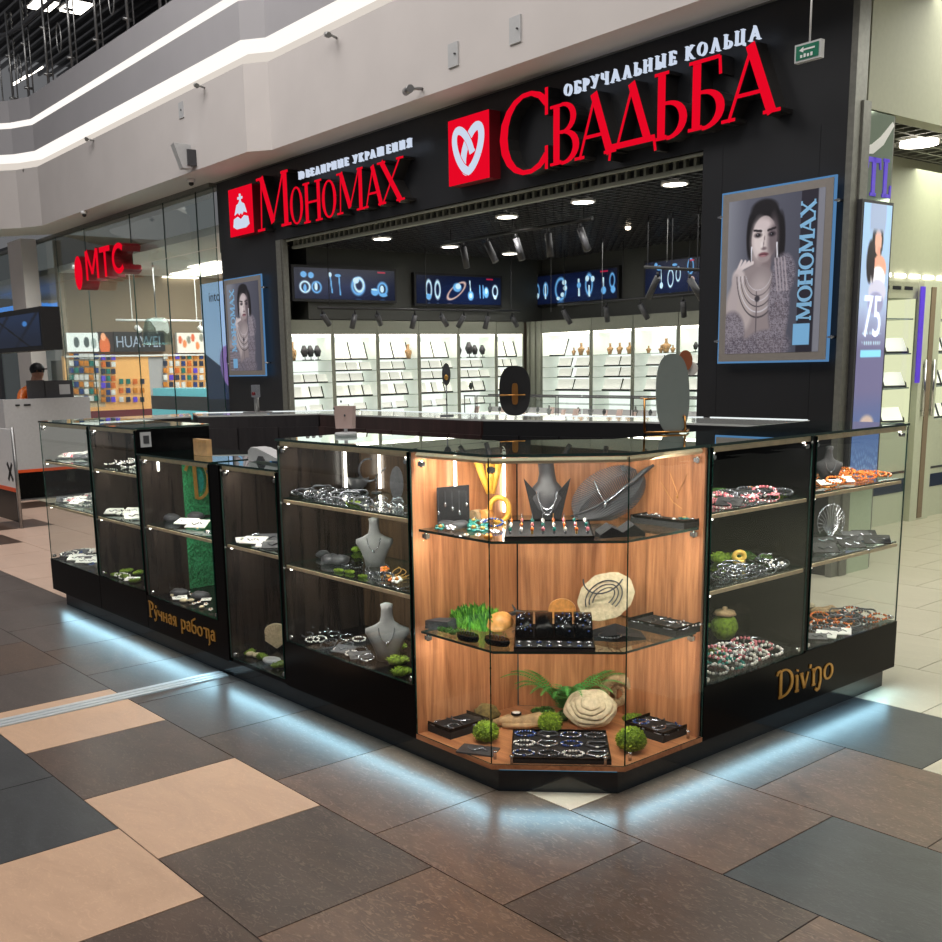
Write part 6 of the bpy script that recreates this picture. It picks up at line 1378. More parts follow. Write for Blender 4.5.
PLC = {'bracelets on the front tray': 'big front tray', 'chains on the left deck tray': 'left deck tray', 'pieces on the right deck tray': 'right deck tray', 'chains on the middle shelf tray': 'middle corner shelf tray', 'blue jewels left of the bust': 'left of black corner bust', 'dark stones left of the bust': 'left of black corner bust', 'amber stones by the shelf edge': 'edge left of corner bust', 'pieces on the book-like tray': 'book-like upper tray', 'silver row on the top shelf': 'top shelf, tall dark case', 'chains at the right of the top shelf': 'top shelf right, tall case', 'moss clumps left of the grey bust': 'left of upper grey bust', 'slate stones on the middle shelf': 'middle shelf, tall dark case', 'silver jewels on the mossy stones': 'by mossy stones, tall case', 'gold and grey pieces on the middle shelf': 'middle shelf right, tall case', 'front moss strips of the middle shelf': 'middle shelf front, tall case', 'bracelets on the floor of the tall dark case': 'floor of tall dark case', 'cards on the floor of the tall dark case': 'floor of tall dark case', 'cards in the narrow low showcase': 'shelf of narrow low case', 'shells in the narrow low showcase': 'floor of narrow low case', 'moss in the narrow low showcase': 'floor of narrow low case', 'white cards beside the green panel': 'shelf beside green panel', 'jewels at the front of the gold-letter shelf': 'gold-letter case shelf', 'cream pieces in the gold-letter case': 'floor of gold-letter case', 'moss on the floor of the second case': 'floor of second dark case', 'white jewels at the floor edge': 'floor edge, second dark case', 'pink pieces on the top right shelf': 'top shelf right of corner', 'silver rows on the middle right shelf': 'middle shelf right of corner', 'pink bracelets on the right case floor': 'floor right of corner', 'chains on the long black tray': 'long black tray', 'orange pieces on the right end shelf': 'top shelf, right end case', 'cards under the orange pieces': 'under orange pieces, right end', 'dark cards in the right end case': 'middle shelf, right end case', 'orange pieces on the right end floor': 'floor, right end case', 'cards on the right end floor': 'floor, right end case'}
def where(grp):
    if grp in PLC: return PLC[grp]
    return {'pale pieces on the upper shelf of the second case': 'upper shelf, second case', 'pale pieces on the lower shelf of the second case': 'lower shelf, second case', 'moss on the upper shelf of the second case': 'upper shelf, second case', 'moss on the lower shelf of the second case': 'lower shelf, second case',
            'pale cards on the upper level of the far left case': 'upper shelf, far left case', 'pale cards on the lower level of the far left case': 'lower shelf, far left case', 'pale cards on the bottom level of the far left case': 'floor, far left case'}.get(grp, 'kiosk')
def CL(p, fr=None):
    """keep a piece inside the glass"""
    x, y = p.x, p.y
    if x < -2.99: x = min(max(x, -6.80), -3.0); y = min(max(y, 2.42), 2.75)
    elif y > 3.13: x = min(max(x, -2.655), -2.285); y = min(y, 4.51)
    elif x < -2.3 and y < 3.1: pass
    return Vector((x, y, p.z))
rr = random.Random(11)
def beads(b, pts, r, mi=(0,)):
    for k, p in enumerate(pts): b.mat(mi[k % len(mi)]); b.ball(p, r, r, r, 6, 4)
def mk_bracelet(mt, mt2, R=.030, sq=.72, r=.0042, n=20):
    return P_simple('bracelet', [mt, mt2], lambda b: beads(b, [(R * cos(a), R * sq * sin(a), r) for a in np.linspace(0, 2 * pi, n + 1)[:-1]], r, (0, 0, 0, 1)))
def mk_cuff(mt, R=.030, r=.003):
    def f(b):
        pts = [(R * cos(a), R * .75 * sin(a), r + .004 * sin(2 * a) ** 2) for a in np.linspace(.5, 2 * pi - .5 + .9, 22)]; b.tube(pts, r, 6); b.mat(1); b.ball((0, -R * .75, r * 1.6), r * 2.2, r * 1.4, r * 1.2, 8, 6)
    return P_simple('bracelet', [mt, 'pearl'], f)
def mk_ring(mt, st):
    def f(b):
        b.tube([(.009 * cos(a), 0, .010 + .009 * sin(a)) for a in np.linspace(0, 2 * pi, 15)[:-1]], .0016, 5, closed=True); b.mat(1); b.ball((0, 0, .021), .005, .004, .004, 8, 5)
    return P_simple('ring', [mt, st], f)
def mk_earring(mt, st):
    def f(b):
        b.tube([(0, .002, .032), (0, -.003, .036), (0, -.004, .030), (0, -.004, .022)], .0010, 4); b.mat(1); b.ball((0, -.005, .017), .005, .003, .006, 8, 6); b.mat(0); b.ball((0, -.005, .008), .0035, .002, .005, 6, 5)
    return P_simple('earring', [mt, st], f)
def mk_necklace(mt, mt2, w=.05, h=.075):
    def f(b):
        pts = [(w * sin(a), h * (-cos(a)) * .6, .003) for a in np.linspace(-2.5, 2.5, 26)]; b.tube(pts, .0022, 5); b.mat(1); b.ball((0, -h * .6 - .006, .004), .008, .010, .004, 8, 5)
        for k in (9, 11, 14, 16): b.ball(pts[k], .0045, .0045, .0045, 6, 4)
    return P_simple('necklace', [mt, mt2], f)
def mk_brooch(mt, mt2):
    def f(b):
        for k in range(5): a = 2 * pi * k / 5; b.ball((.010 * cos(a), .010 * sin(a), .004), .007, .007, .003, 8, 4)
        b.mat(1); b.ball((0, 0, .006), .006, .006, .005, 8, 5)
    return P_simple('brooch', [mt, mt2], f)
def mk_card(mt):
    return P_simple('jewellery_card', [mt, 'silver'], lambda b: (b.box(-.035, -.022, 0, .035, .022, .003), b.mat(1), b.tube([(-.018, 0, .005), (-.006, -.010, .005), (.008, .004, .005), (.02, -.006, .005)], .0018, 4)))
def mk_stone(mt, a=.03, bb=.02, c=.014, name='stone'):
    r = random.Random(a); return P_simple(name, mt, lambda b: b.ball((0, 0, c * .8), a, bb, c, 12, 8, .18, r))
BR = [mk_bracelet('silver', 'blue'), mk_bracelet('darksilver', 'silver'), mk_bracelet('pearl', 'silver'), mk_cuff('silver'), mk_bracelet('blue', 'silver'), mk_cuff('darksilver')]
BRp = [mk_bracelet('pink', 'pearl'), mk_bracelet('pearl', 'pink'), mk_cuff('silver'), mk_bracelet('teal', 'pearl')]
BRo = [mk_bracelet('orange', 'amber'), mk_bracelet('amber', 'darksilver'), mk_bracelet('orange', 'pearl')]
RI = [mk_ring('silver', 'blue'), mk_ring('silver', 'pearl'), mk_ring('gold', 'teal'), mk_ring('silver', 'orange')]
EA = [mk_earring('silver', 'teal'), mk_earring('silver', 'pearl'), mk_earring('gold', 'orange'), mk_earring('silver', 'pink')]
NE = [mk_necklace('silver', 'darksilver'), mk_necklace('darksilver', 'silver'), mk_necklace('silver', 'pearl')]
NEp, NEo, NEg = mk_necklace('pink', 'pearl'), mk_necklace('orange', 'amber'), mk_necklace('gold', 'gold')
BO = [mk_brooch('silver', 'pearl'), mk_brooch('pearl', 'amber'), mk_brooch('teal', 'gold'), mk_brooch('pink', 'pearl'), mk_brooch('orange', 'amber'), mk_brooch('blue', 'silver')]
CA = [mk_card('card'), mk_card('slate'), mk_card('velvet')]
STN = [mk_stone('slate', .030, .022, .012), mk_stone('amber', .026, .018, .014), mk_stone('cream', .024, .02, .012, 'shell'), mk_stone('pink', .020, .016, .010), mk_stone('teal', .018, .014, .01)]
def mk_tray(w, d, h=.014):
    def f(b):
        b.box(-w / 2, -d / 2, 0, w / 2, d / 2, h * .6)
        for q in ((-w / 2, -d / 2, w / 2, -d / 2 + .006), (-w / 2, d / 2 - .006, w / 2, d / 2), (-w / 2, -d / 2, -w / 2 + .006, d / 2), (w / 2 - .006, -d / 2, w / 2, d / 2)): b.box(q[0], q[1], h * .6, q[2], q[3], h)
    return P_simple('jewellery_tray', 'velvet', f)
def mk_moss(R, fl=.8, mt='moss', n=420, seed=1, name='moss_ball'):
    r = random.Random(seed)
    def f(b):
        b.ball((0, 0, R * fl), R, R, R * fl, 16, 10, .10, r)
        for k in range(n):
            a = r.random() * 2 * pi; ph = math.asin(r.random() * 1.7 - .7); d = Vector((cos(ph) * cos(a), cos(ph) * sin(a), sin(ph) * fl)); p = d * R * .98 + Vector((0, 0, R * fl)); u = d.orthogonal().normalized() * R * .07; v = d.cross(u).normalized() * R * .07; e = d * R * (.10 + .1 * r.random()) + Vector((r.random() - .5, r.random() - .5, r.random() - .5)) * R * .12
            b.mat(k % 2); i = len(b.v); b.v += [tuple(p + u), tuple(p - u * .5 + v), tuple(p - u * .5 - v), tuple(p + e)]; b.face((i, i + 1, i + 3)); b.face((i + 1, i + 2, i + 3)); b.face((i + 2, i, i + 3))
    return P_simple(name, [mt, 'mossl' if mt == 'moss' else 'leaf'], f)
M['mossl'] = mat('moss_light', (140, 166, 44), .95, var=.4, vs=90)
def mk_mossclump(L, Wd, H, mt='moss', seed=1, nl=6, name='moss_clump'):
    r = random.Random(seed)
    def f(b):
        for k in range(nl):
            x, y = (r.random() - .5) * L, (r.random() - .5) * Wd; R = H * (.6 + .5 * r.random())
            b.mat(0); b.ball((x, y, R * .55), R, R, R * .6, 10, 6, .2, r)
            for q in range(60):
                a = r.random() * 2 * pi; ph = r.random() * 1.4; d = Vector((cos(ph) * cos(a), cos(ph) * sin(a), sin(ph) * .6)); p = d * R + Vector((x, y, R * .55)); u = d.orthogonal().normalized() * R * .12; b.mat(q % 2)
                i = len(b.v); b.v += [tuple(p + u), tuple(p - u), tuple(p + d * R * .3 + Vector((r.random() - .5, r.random() - .5, 0)) * R * .2)]; b.face((i, i + 1, i + 2))
    return P_simple(name, [mt, 'mossl' if mt == 'moss' else 'leaf'], f)
MO = [mk_moss(.040, .82, seed=2), mk_moss(.036, .95, seed=3), mk_moss(.046, .86, seed=4)]
MC = [mk_mossclump(.10, .04, .022, 'moss', 5), mk_mossclump(.13, .06, .024, 'mossd', 6, 8), mk_mossclump(.08, .05, .030, 'moss', 7, 5)]
for L_, N_ in ((BR, ['blue and silver bead bracelet', 'dark silver bead bracelet', 'pearl and silver bracelet', 'open silver cuff', 'blue bead bracelet', 'dark silver cuff']), (BRp, ['pink bead bracelet', 'pearl and pink bracelet', 'plain silver cuff', 'teal and pearl bracelet']), (BRo, ['orange bead bracelet', 'amber bead bracelet', 'orange and pearl bracelet']), (RI, ['blue ring', 'blue ring', 'blue ring', 'blue ring']), (EA, ['teal drop earring', 'pearl drop earring', 'orange gold earring', 'pink drop earring']), (NE, ['silver chain', 'dark silver chain', 'silver pearl chain']), (BO, ['silver flower brooch', 'pearl and amber brooch', 'teal flower brooch', 'pink flower brooch', 'orange flower brooch', 'blue flower brooch']), (CA, ['white jewel card', 'dark grey jewel card', 'black jewel card']), (STN, ['slate stone', 'amber stone', 'cream shell', 'pink shell', 'teal stone']), (MO, ['moss ball', 'moss ball', 'moss ball']), (MC, ['light moss clump', 'dark moss clump', 'round moss clump'])):
    for p_, n_ in zip(L_, N_): DESC[p_.name] = n_
for p_, n_ in ((NEp, 'pink necklace'), (NEo, 'orange necklace'), (NEg, 'gold necklace')): DESC[p_.name] = n_
def quadpt(Q, a, c): return (Q[0] * (1 - a) + Q[1] * a) * (1 - c) + (Q[3] * (1 - a) + Q[2] * a) * c
def scatter(protos, nx, ny, px, z, lab, cat, grp, rz=None, sc=(1, 1), jit=.25, fr=K0, gx=0, skip=0, rx=0):
    """rows of pieces laid on the plane z inside the quadrilateral seen at pixels px (front-left, front-right, back-right, back-left)"""
    Q = [gz(*p, z) for p in px]; k = 0
    for j in range(ny):
        for i in range(nx):
            if skip and rr.random() < skip: continue
            a = (i + .5 + (rr.random() - .5) * jit) / nx; c = (j + .5 + (rr.random() - .5) * jit) / ny; p = quadpt(Q, a, c)
            s = sc[0] + (sc[1] - sc[0]) * rr.random(); ang = rz if rz is not None else rr.random() * 6.28
            p = CL(p); pp = protos[(i * 7 + j * 3 + int(rr.random() * 5)) % len(protos)]; flat = pp in MC or pp in STN or pp in MO
            if pp in NE or pp in (NEp, NEo, NEg): s = min(s * .68, .85)
            copy_thing(pp, (p.x, p.y, z if flat else z + .013 * s), ang if flat else .8 + (rr.random() - .5) * .9, spotlabel(pp, i, j, nx, ny, where(grp)), cat, grp, s, rx if flat else .22 + .25 * rr.random()); k += 1
def at(proto_, x, y, z, lab, cat, rz=0, sc=1, grp=None, rx=0, ry=0): p = CL(gz(x, y, z)); return copy_thing(proto_, (p.x, p.y, z), rz, lab, cat, grp, sc, rx, ry)
ANG = atan2(C_[1] - B_[1], C_[0] - B_[0])           # direction of the chamfered front
def tray_px(px, z, lab, rz, h=.022, name='jewellery_tray', mt='velvet'):
    Q = [gz(*p, z) for p in px]; c = sum(Q, Vector()) / 4; w = ((Q[1] - Q[0]).length + (Q[2] - Q[3]).length) / 2; d = ((Q[3] - Q[0]).length + (Q[2] - Q[1]).length) / 2
    fr = Frame(c.x, c.y, rz); t = thing(name, (0, 0, z), lab, 'tray', fr=fr)
    b = MB(); b.box(-w / 2, -d / 2, z, w / 2, d / 2, z + h * .7)
    b.build('tray_base', mt, t); b = MB()
    for q in ((-w / 2, -d / 2, w / 2, -d / 2 + .004), (-w / 2, d / 2 - .004, w / 2, d / 2), (-w / 2, -d / 2, -w / 2 + .004, d / 2), (w / 2 - .004, -d / 2, w / 2, d / 2)): b.box(q[0], q[1], z + h * .7, q[2], q[3], z + h)
    b.build('tray_rim', 'black', t); return fr, w, d, z + h * .7
def fill(fr, w, d, z, protos, nx, ny, lab, cat, grp, sc=1, rz=0, jit=0.1, rnd=False):
    for j in range(ny):
        for i in range(nx):
            p = fr.w((-w / 2 + w * (i + .5 + (rr.random() - .5) * jit) / nx, -d / 2 + d * (j + .5 + (rr.random() - .5) * jit) / ny, z))
            pp = protos[(i + j * 2) % len(protos)]; copy_thing(pp, p, (rr.random() * 6.28 if rnd else fr.a + rz), spotlabel(pp, i, j, nx, ny, where(grp)), cat, grp, sc)
# ---------------- wooden corner, deck
ZD_ = .1185
fr, w, d, z = tray_px([(509, 764), (612, 764), (605, 735), (515, 735)], ZD_, 'large black tray of twelve bracelets at the front of the oak corner deck', ANG, .022)
fill(fr, w, d, z, BR, 4, 3, 'bracelet on the big black tray at the front of the oak deck', 'bracelet', 'bracelets on the front tray', 1.22, jit=.08)
fr, w, d, z = tray_px([(444, 742), (483, 727), (459, 713), (421, 726)], ZD_, 'black tray of dark necklaces at the left of the oak corner deck', .0, .040)
fill(fr, w, d, z, [NE[0], NE[1], BR[1]], 3, 2, 'silver chain piece on the left tray of the oak deck', 'necklace', 'chains on the left deck tray', 1.0, rnd=True)
fr, w, d, z = tray_px([(657, 746), (691, 731), (665, 719), (630, 728)], ZD_, 'black tray of blue necklaces at the right of the oak corner deck', pi / 2 * 1.0, .040) 
fill(fr, w, d, z, [NE[1], BR[4], NE[0]], 2, 3, 'blue and silver piece on the right tray of the oak deck', 'necklace', 'pieces on the right deck tray', 1.0, rnd=True)
at(MO[0], 486, 741, ZD_, 'green moss ball on the oak deck left of the twelve-bracelet tray', 'moss ball', .3, 1.15)
at(MO[1], 550, 733, ZD_, 'green moss ball touching the back of the twelve-bracelet tray', 'moss ball', 1, 1.2)
at(MO[2], 631, 751, ZD_, 'green moss ball right of the twelve-bracelet tray', 'moss ball', 2, 1.1)
at(CA[1], 478, 751, ZD_, 'dark grey jewellery card lying flat by the left glass edge of the oak deck', 'card', .5, 2.0)
# layered shell, spiral shell, fern, driftwood, mossy rock
def layered(b):
    for k, (R, z, h, dx) in enumerate([(.085, 0, .020, 0), (.080, .014, .018, .002), (.066, .028, .016, .004), (.050, .040, .014, -.002), (.032, .050, .012, 0)]):
        n = 30; r_ = random.Random(k); i0 = len(b.v); b.sm = True
        prof = [(1.0, 0), (1.04, h * .5), (.97, h), (.6, h * 1.05), (.0, h * 1.05)]
        rad = [1 + .035 * sin(q * 1.3 + k) + .03 * r_.random() for q in range(n)]
        for pr, pz in prof:
            for q in range(n): a = 2 * pi * q / n; b.v.append((dx + R * pr * rad[q] * cos(a), R * .8 * pr * rad[q] * sin(a), z + pz))
        for l in range(len(prof) - 1):
            for q in range(n): b.face((i0 + l * n + q, i0 + l * n + (q + 1) % n, i0 + (l + 1) * n + (q + 1) % n, i0 + (l + 1) * n + q))
        b.sm = False
def tilt_thing(name, mats, f, px, py, z, lab, cat, rz=0, rx=0, ry=0, sc=1, dz=0):
    b = MB(); f(b); o = b.build(name, mats); off = ORG[o.name]; o.data.transform(Matrix.Translation(off)); p = CL(gz(px, py, z)); o.location = (p.x, p.y, z + dz); o.rotation_euler = (rx, ry, rz); o.scale = (sc, sc, sc); return set_tags(o, lab, cat)
tilt_thing('layered_shell', 'cream', layered, 590, 727, ZD_, 'big cream layered limestone shell behind the twelve-bracelet tray', 'shell', ANG, .85, 0, 1.12, .070)
def spiral(b):
    pts, rs = [], []
    for k in range(40): a = k * .26; r = .052 * (1 - k / 48); pts.append((r * cos(a), .012 * k / 40, r * sin(a) + .05)); rs.append(.020 * (1 - k / 50))
    b.tube(pts, rs, 10)
    for k in range(0, 34, 2): b.tube([(pts[k][0] + rs[k] * 1.03 * cos(t) * cos(k * .26), pts[k][1] + rs[k] * 1.03 * sin(t), pts[k][2] + rs[k] * 1.03 * cos(t) * sin(k * .26)) for t in np.linspace(0, 2 * pi, 11)[:-1]], .0016, 4, closed=True)
tilt_thing('spiral_shell', 'creamd', spiral, 617, 714, ZD_, 'ribbed tan spiral shell standing behind the layered limestone shell', 'shell', ANG, 0, 0, 1.3, .02)
def snail(b): b.tube([(0, 0, .0), (.02, 0, .004), (.05, 0, .004), (.06, 0, .018), (.05, 0, .028), (.042, 0, .020)], [.006, .008, .008, .006, .005, .003], 8)
p = gz(608, 712, ZD_); b = MB(); pts = [(.0, 0, .14), (-.012, 0, .155), (0, 0, .165), (.012, 0, .155), (.012, 0, .138), (.03, 0, .130), (.055, 0, .132), (.06, 0, .146), (.05, 0, .152)]
b.tube([(p.x + q[0] * cos(.8) , p.y + q[0] * sin(.8), ZD_ + q[2] - .02) for q in pts], .0055, 8); b.tube([(p.x + .02, p.y + .02, ZD_), (p.x + .02, p.y + .02, ZD_ + .11)], .005, 6); b.build('driftwood_scroll', 'creamd', label='small curled shell scroll rising above the tan spiral shell', cat='shell')
def fern(b, nf=9, L=.16, seed=1, up=.6):
    r = random.Random(seed)
    for k in range(nf):
        a = -2.8 + 5.4 * k / (nf - 1) + (r.random() - .5) * .3; dx, dy = cos(a), sin(a); prev = None; n = 30
        for q in range(n):
            t = q / (n - 1); l = L * (.8 + .3 * r.random()) if q == 0 else l; p = Vector((dx * l * t, dy * l * t, .01 + l * (up * sin(t * 2.0)) ))
            if prev is not None:
                d = (p - prev).normalized(); s = d.cross(Vector((0, 0, 1))).normalized(); w_ = L * .17 * (1 - t) ** .7 + .004
                b.tube([prev, p], .0011, 3, False)
                for sg in (-1, 1): tip = p + s * w_ * sg + d * w_ * .45 + Vector((0, 0, -w_ * .15)); b.quad(p + d * .004, tip, p - d * .003, p)
            prev = p
tilt_thing('fern', 'fern', lambda b: fern(b, 23, .25, 3, .6), 566, 712, ZD_, 'green fern fronds spreading behind the layered shell in the oak corner', 'fern')
at(MC[1], 553, 716, ZD_, 'dark green moss clump under the fern fronds on the oak deck', 'moss', .3, 1.0)
at(MC[0], 632, 720, ZD_, 'green moss clump right of the tan spiral shell', 'moss', .8, .9)
def drift(b):
    b.tube([(-.09, 0, .015), (-.05, .005, .022), (0, -.004, .020), (.05, .004, .026), (.09, 0, .016)], [.012, .020, .022, .024, .010], 9)
    b.tube([(-.10, .02, .010), (-.03, .024, .014), (.06, .018, .012)], [.008, .014, .010], 7); b.tube([(-.07, -.018, .010), (.0, -.02, .012), (.08, -.014, .018)], [.008, .012, .006], 7)
tilt_thing('driftwood', 'bark', drift, 524, 727, ZD_, 'pale driftwood log carrying a watch left of the fern', 'driftwood', .8, 0, 0, 1.2)
p = gz(520, 727, ZD_); t = thing('wristwatch', (p.x - .01, p.y - .01, ZD_ + .05), 'round wristwatch resting on the pale driftwood log', 'watch'); b = MB(); b.lathe([(.020, ZD_ + .051), (.020, ZD_ + .058)], 20, (p.x - .01, p.y - .01, 0)); b.build('case', 'black', t); b = MB(); b.lathe([(.016, ZD_ + .0585), (.016, ZD_ + .060)], 20, (p.x - .01, p.y - .01, 0)); b.build('dial', 'pearl', t)
tilt_thing('rock', 'mossrock', lambda b: b.ball((0, 0, .028), .045, .035, .03, 14, 10, .22, random.Random(3)), 487, 721, ZD_, 'rounded olive-brown rock at the back left of the oak deck', 'rock', .3, 0, 0, 1.2)
# ---------------- corner, middle shelf
Z2 = .5255
fr, w, d, z = tray_px([(513, 652), (596, 652), (590, 628), (516, 628)], Z2, 'black stepped display with three bracelet rolls at the middle shelf of the oak corner', ANG, .016)
FT = fr
for k in range(4):
    t = thing('bracelet_roll', (-w / 2 + w * (k + .5) / 4, d * .12, z), 'glossy black bracelet roll on the stepped display, ' + ['leftmost of four', 'second from the left', 'third from the left', 'rightmost of four'][k], 'bracelet roll', fr=FT)
    b = MB(); u = -w / 2 + w * (k + .5) / 4; hw = w / 8 - .004; pts = [(d * .30 * cos(a), z + .012 + .065 * sin(a)) for a in np.linspace(0, pi, 12)]
    i0 = len(b.v); b.v += [(u - hw, d * .12 - q[0], q[1]) for q in pts] + [(u + hw, d * .12 - q[0], q[1]) for q in pts]; b.sm = True
    for q in range(11): b.face((i0 + q, i0 + q + 1, i0 + 13 + q, i0 + 12 + q))
    b.sm = False; b.face(tuple(i0 + q for q in range(12))); b.face(tuple(i0 + 23 - q for q in range(12))); b.build('roll', 'black', t)
    b = MB()
    for q in range(26):
        a = .3 + rr.random() * 1.2; x = u + (rr.random() - .5) * hw * 1.7; b.mat(int(rr.random() < .25)); b.ball((x, d * .12 - d * .30 * cos(a) - .002, z + .012 + .067 * sin(a)), .0035, .003, .0035, 5, 4)
    if k % 2 == 0: b.build('charm_bracelets', ['silver', 'blue'], t)
    else: b.build('stud', ['silver', 'blue'], t) if k == 3 else None
fill(fr, w * .96, d * .34, z, [RI[0], EA[1]], 8, 2, 'tiny silver jewel at the front of the stepped black display', 'earring', 'jewels before the bracelet rolls', .9) if False else None
Q0 = fr
for i in range(8):
    for j in range(2):
        p = fr.w((-w / 2 + w * (i + .5) / 8, -d / 2 + d * .10 + j * d * .14, z)); copy_thing(BO[0] if (i + j) % 3 else BO[5], p, fr.a, 'tiny silver jewel before the bracelet rolls, %s row, %s from left' % (['front', 'back'][j], ORD[i]), 'jewel', 'jewels before the bracelet rolls', .62)
def slab(b, w, d, h): b.box(-w / 2, -d / 2, 0, w / 2, d / 2, h)
tilt_thing('stone_slab', 'slate', lambda b: b.hexa([(-.06, -.035, 0), (.06, -.03, 0), (.055, .035, 0), (-.055, .03, 0), (-.058, -.033, .03), (.056, -.03, .036), (.05, .03, .04), (-.05, .03, .028)]), 440, 628, Z2, 'dark rough stone block at the left end of the middle corner shelf', 'stone', .25)
def tuft(b, n=240, R=.06, H=.05, seed=1):
    r = random.Random(seed)
    for k in range(n):
        a = r.random() * 6.28; q = R * sqrt(r.random()); x, y = q * cos(a), q * sin(a) * .6; h = H * (1.1 - q / R * .5) * (.6 + .5 * r.random()); lx, ly = (r.random() - .5) * .03, (r.random() - .5) * .03; b.mat(k % 2)
        b.quad((x - .003, y, .0), (x + .003, y, .0), (x + lx + .005, y + ly, h * .8), (x + lx * 1.4, y + ly * 1.4, h)); b.quad((x, y - .003, .0), (x, y + .003, .0), (x + lx, y + ly + .005, h * .75), (x + lx * 1.2 - .004, y + ly, h * .95))
tilt_thing('grass_tuft', ['leaf', 'leafl'], lambda b: tuft(b, 420, .10, .075, 2), 478, 626, Z2, 'bright green leafy tuft on the middle corner shelf beside the mushroom', 'plant', .1, 0, 0, 1.2)
tilt_thing('grass_tuft', ['leaf', 'leafl'], lambda b: (tuft(b, 90, .03, .11, 5)), 459, 618, Z2, 'upright green sprig behind the dark stone block', 'plant', .1)
at(MC[1], 450, 632, Z2, 'dark moss patch in front of the dark stone block', 'moss', 0, .62)
for k, (x, y, s) in enumerate([(468, 640, 1.3), (497, 644, 1.45)]):
    p = gz(x, y, Z2); t = thing('ring_box', (p.x, p.y, Z2), ['flat oval black ring box holding dark jewels, left one', 'flat oval black ring box holding dark jewels, nearer the bracelet rolls'][k], 'box')
    b = MB(); b.lathe([(.036 * s, Z2), (.040 * s, Z2 + .01), (.038 * s, Z2 + .022)], 20, (p.x, p.y, 0), 1, .55); b.build('box', 'black', t)
    for q in range(3): b = MB(); b.tube([(p.x + (q - 1) * .022 * s + .008 * cos(a), p.y, Z2 + .026 + .008 * sin(a)) for a in np.linspace(0, 2 * pi, 12)[:-1]], .0015, 5, closed=True); b.build('ring_insert', 'darksilver', t)
def mushroom(b): b.lathe([(.012, 0), (.014, .02), (.012, .03)], 12); b.mat(1).lathe([(.02, .024), (.045, .022), (.048, .032), (.036, .052), (.016, .062), (.0, .064)], 18)
tilt_thing('mushroom', ['creamd', 'amberl'], mushroom, 502, 630, Z2, 'amber-tan mushroom ornament between the green tuft and the bracelet rolls', 'ornament', 0, .35, .1, 1.1)
tilt_thing('antler', 'slate', lambda b: (b.tube([(-.05, 0, .01), (0, 0, .03), (.05, .01, .03)], [.006, .01, .004], 7), b.tube([(0, 0, .03), (-.03, .01, .055)], [.007, .002], 7)), 517, 620, Z2, 'dark forked twig behind the bracelet rolls', 'twig', .2)
p = gz(563, 618, Z2)
tilt_thing('agate_slice', 'amberl', lambda b: oval(b, 0, 0, .05, .055, .045, .012, e=2), 562, 622, Z2, 'amber agate slice standing behind the bracelet rolls', 'agate', .7, 0, 0, .95)
t = thing('wood_slice', gz(598, 625, Z2), 'large pale round wood slice with a dark necklace on the middle corner shelf', 'wood slice'); q = gz(598, 625, Z2); a0 = ANG
def diskpt(a, r, off=0): c, s_ = cos(a0), sin(a0); return (q.x + r * cos(a) * c + off * s_ * 1, q.y + r * cos(a) * s_ - off * c + .03 * (1 + sin(a)) * 1, Z2 + .105 + r * .93 * sin(a))
b = MB(); pts = [diskpt(2 * pi * k / 36, .102 * (.93 + .02 * sin(k * 1.7))) for k in range(36)]; b.poly(pts, (.01, .014, 0)); b.build('disc', 'cream', t)
for R in (.035, .05, .065): b = MB(); b.tube([diskpt(a, R, .012) for a in np.linspace(-.6, pi + .6, 24)], .0026, 5); b.build('drawn_arc', 'slate', t)
b = MB(); b.tube([diskpt(a, .075, .016) for a in []] or [(lambda q_: (q_[0], q_[1], q_[2] + .09))(diskpt(a, .075, .02)) for a in np.linspace(pi + .25, 2 * pi - .25, 15)], .003, 6); b.build('necklace', 'slate', t)
b = MB(); oval(b, 0, 0, 0, .01, .01, .004) if False else b.ball((q.x - .035, q.y - .02, Z2 + .02), .022, .016, .016, 10, 8, .1); b.build('moss_patch', 'moss', t)
tilt_thing('folded_card', 'velvet', lambda b: (b.hexa([(-.09, -.03, 0), (.0, -.05, 0), (.0, .03, 0), (-.08, .045, 0), (-.09, -.03, .008), (.0, -.05, .022), (.0, .03, .04), (-.08, .045, .012)]), b.hexa([(0, -.05, 0), (.09, -.02, 0), (.08, .045, 0), (0, .03, 0), (0, -.05, .022), (.09, -.02, .006), (.08, .045, .01), (0, .03, .04)])), 616, 638, Z2, 'black folded display card with a silver necklace on the middle corner shelf', 'display card', ANG, 0, 0, 1.15)
at(NE[0], 610, 636, Z2 + .026, 'silver necklace lying on the black folded display card', 'necklace', ANG, .8)
fr, w, d, z = tray_px([(668, 641), (698, 630), (664, 619), (637, 625)], Z2, 'black tray of thin chains at the right end of the middle corner shelf', pi / 2, .036)
fill(fr, w, d, z, [NE[1], NE[2]], 2, 3, 'thin silver chain on the right tray of the middle corner shelf', 'necklace', 'chains on the middle shelf tray', .95, rnd=True)
# ---------------- corner, upper shelf
Z1 = .9105
def bigbust(px_, py_, z, lab, sc, rz, mt='velvet'):
    p = gz(px_, py_, z); return copy_thing(PBK if mt == 'velvet' else PBU, (p.x, p.y, z), rz, lab, 'bust', None, sc)
BC = gz(547, 521, Z1); FB = Frame(BC.x, BC.y, ANG)
t = thing('necklace_bust', (0, 0, Z1), 'large black bust with chin, neck and wide collar on the upper corner shelf', 'bust', fr=FB)
def rings_mesh(secs, name, mt, n=18):
    b = MB(); i0 = 0; b.sm = True
    for (cx, cy, z, hw, hd) in secs: b.v += [(cx + hw * cos(a), cy + hd * sin(a), Z1 + z) for a in np.linspace(0, 2 * pi, n + 1)[:-1]]
    for k in range(len(secs) - 1):
        for j in range(n): b.face((k * n + j, k * n + (j + 1) % n, (k + 1) * n + (j + 1) % n, (k + 1) * n + j))
    b.sm = False; b.face(tuple(reversed(range(n)))); b.face(tuple((len(secs) - 1) * n + j for j in range(n))); return b.build(name, mt, t)
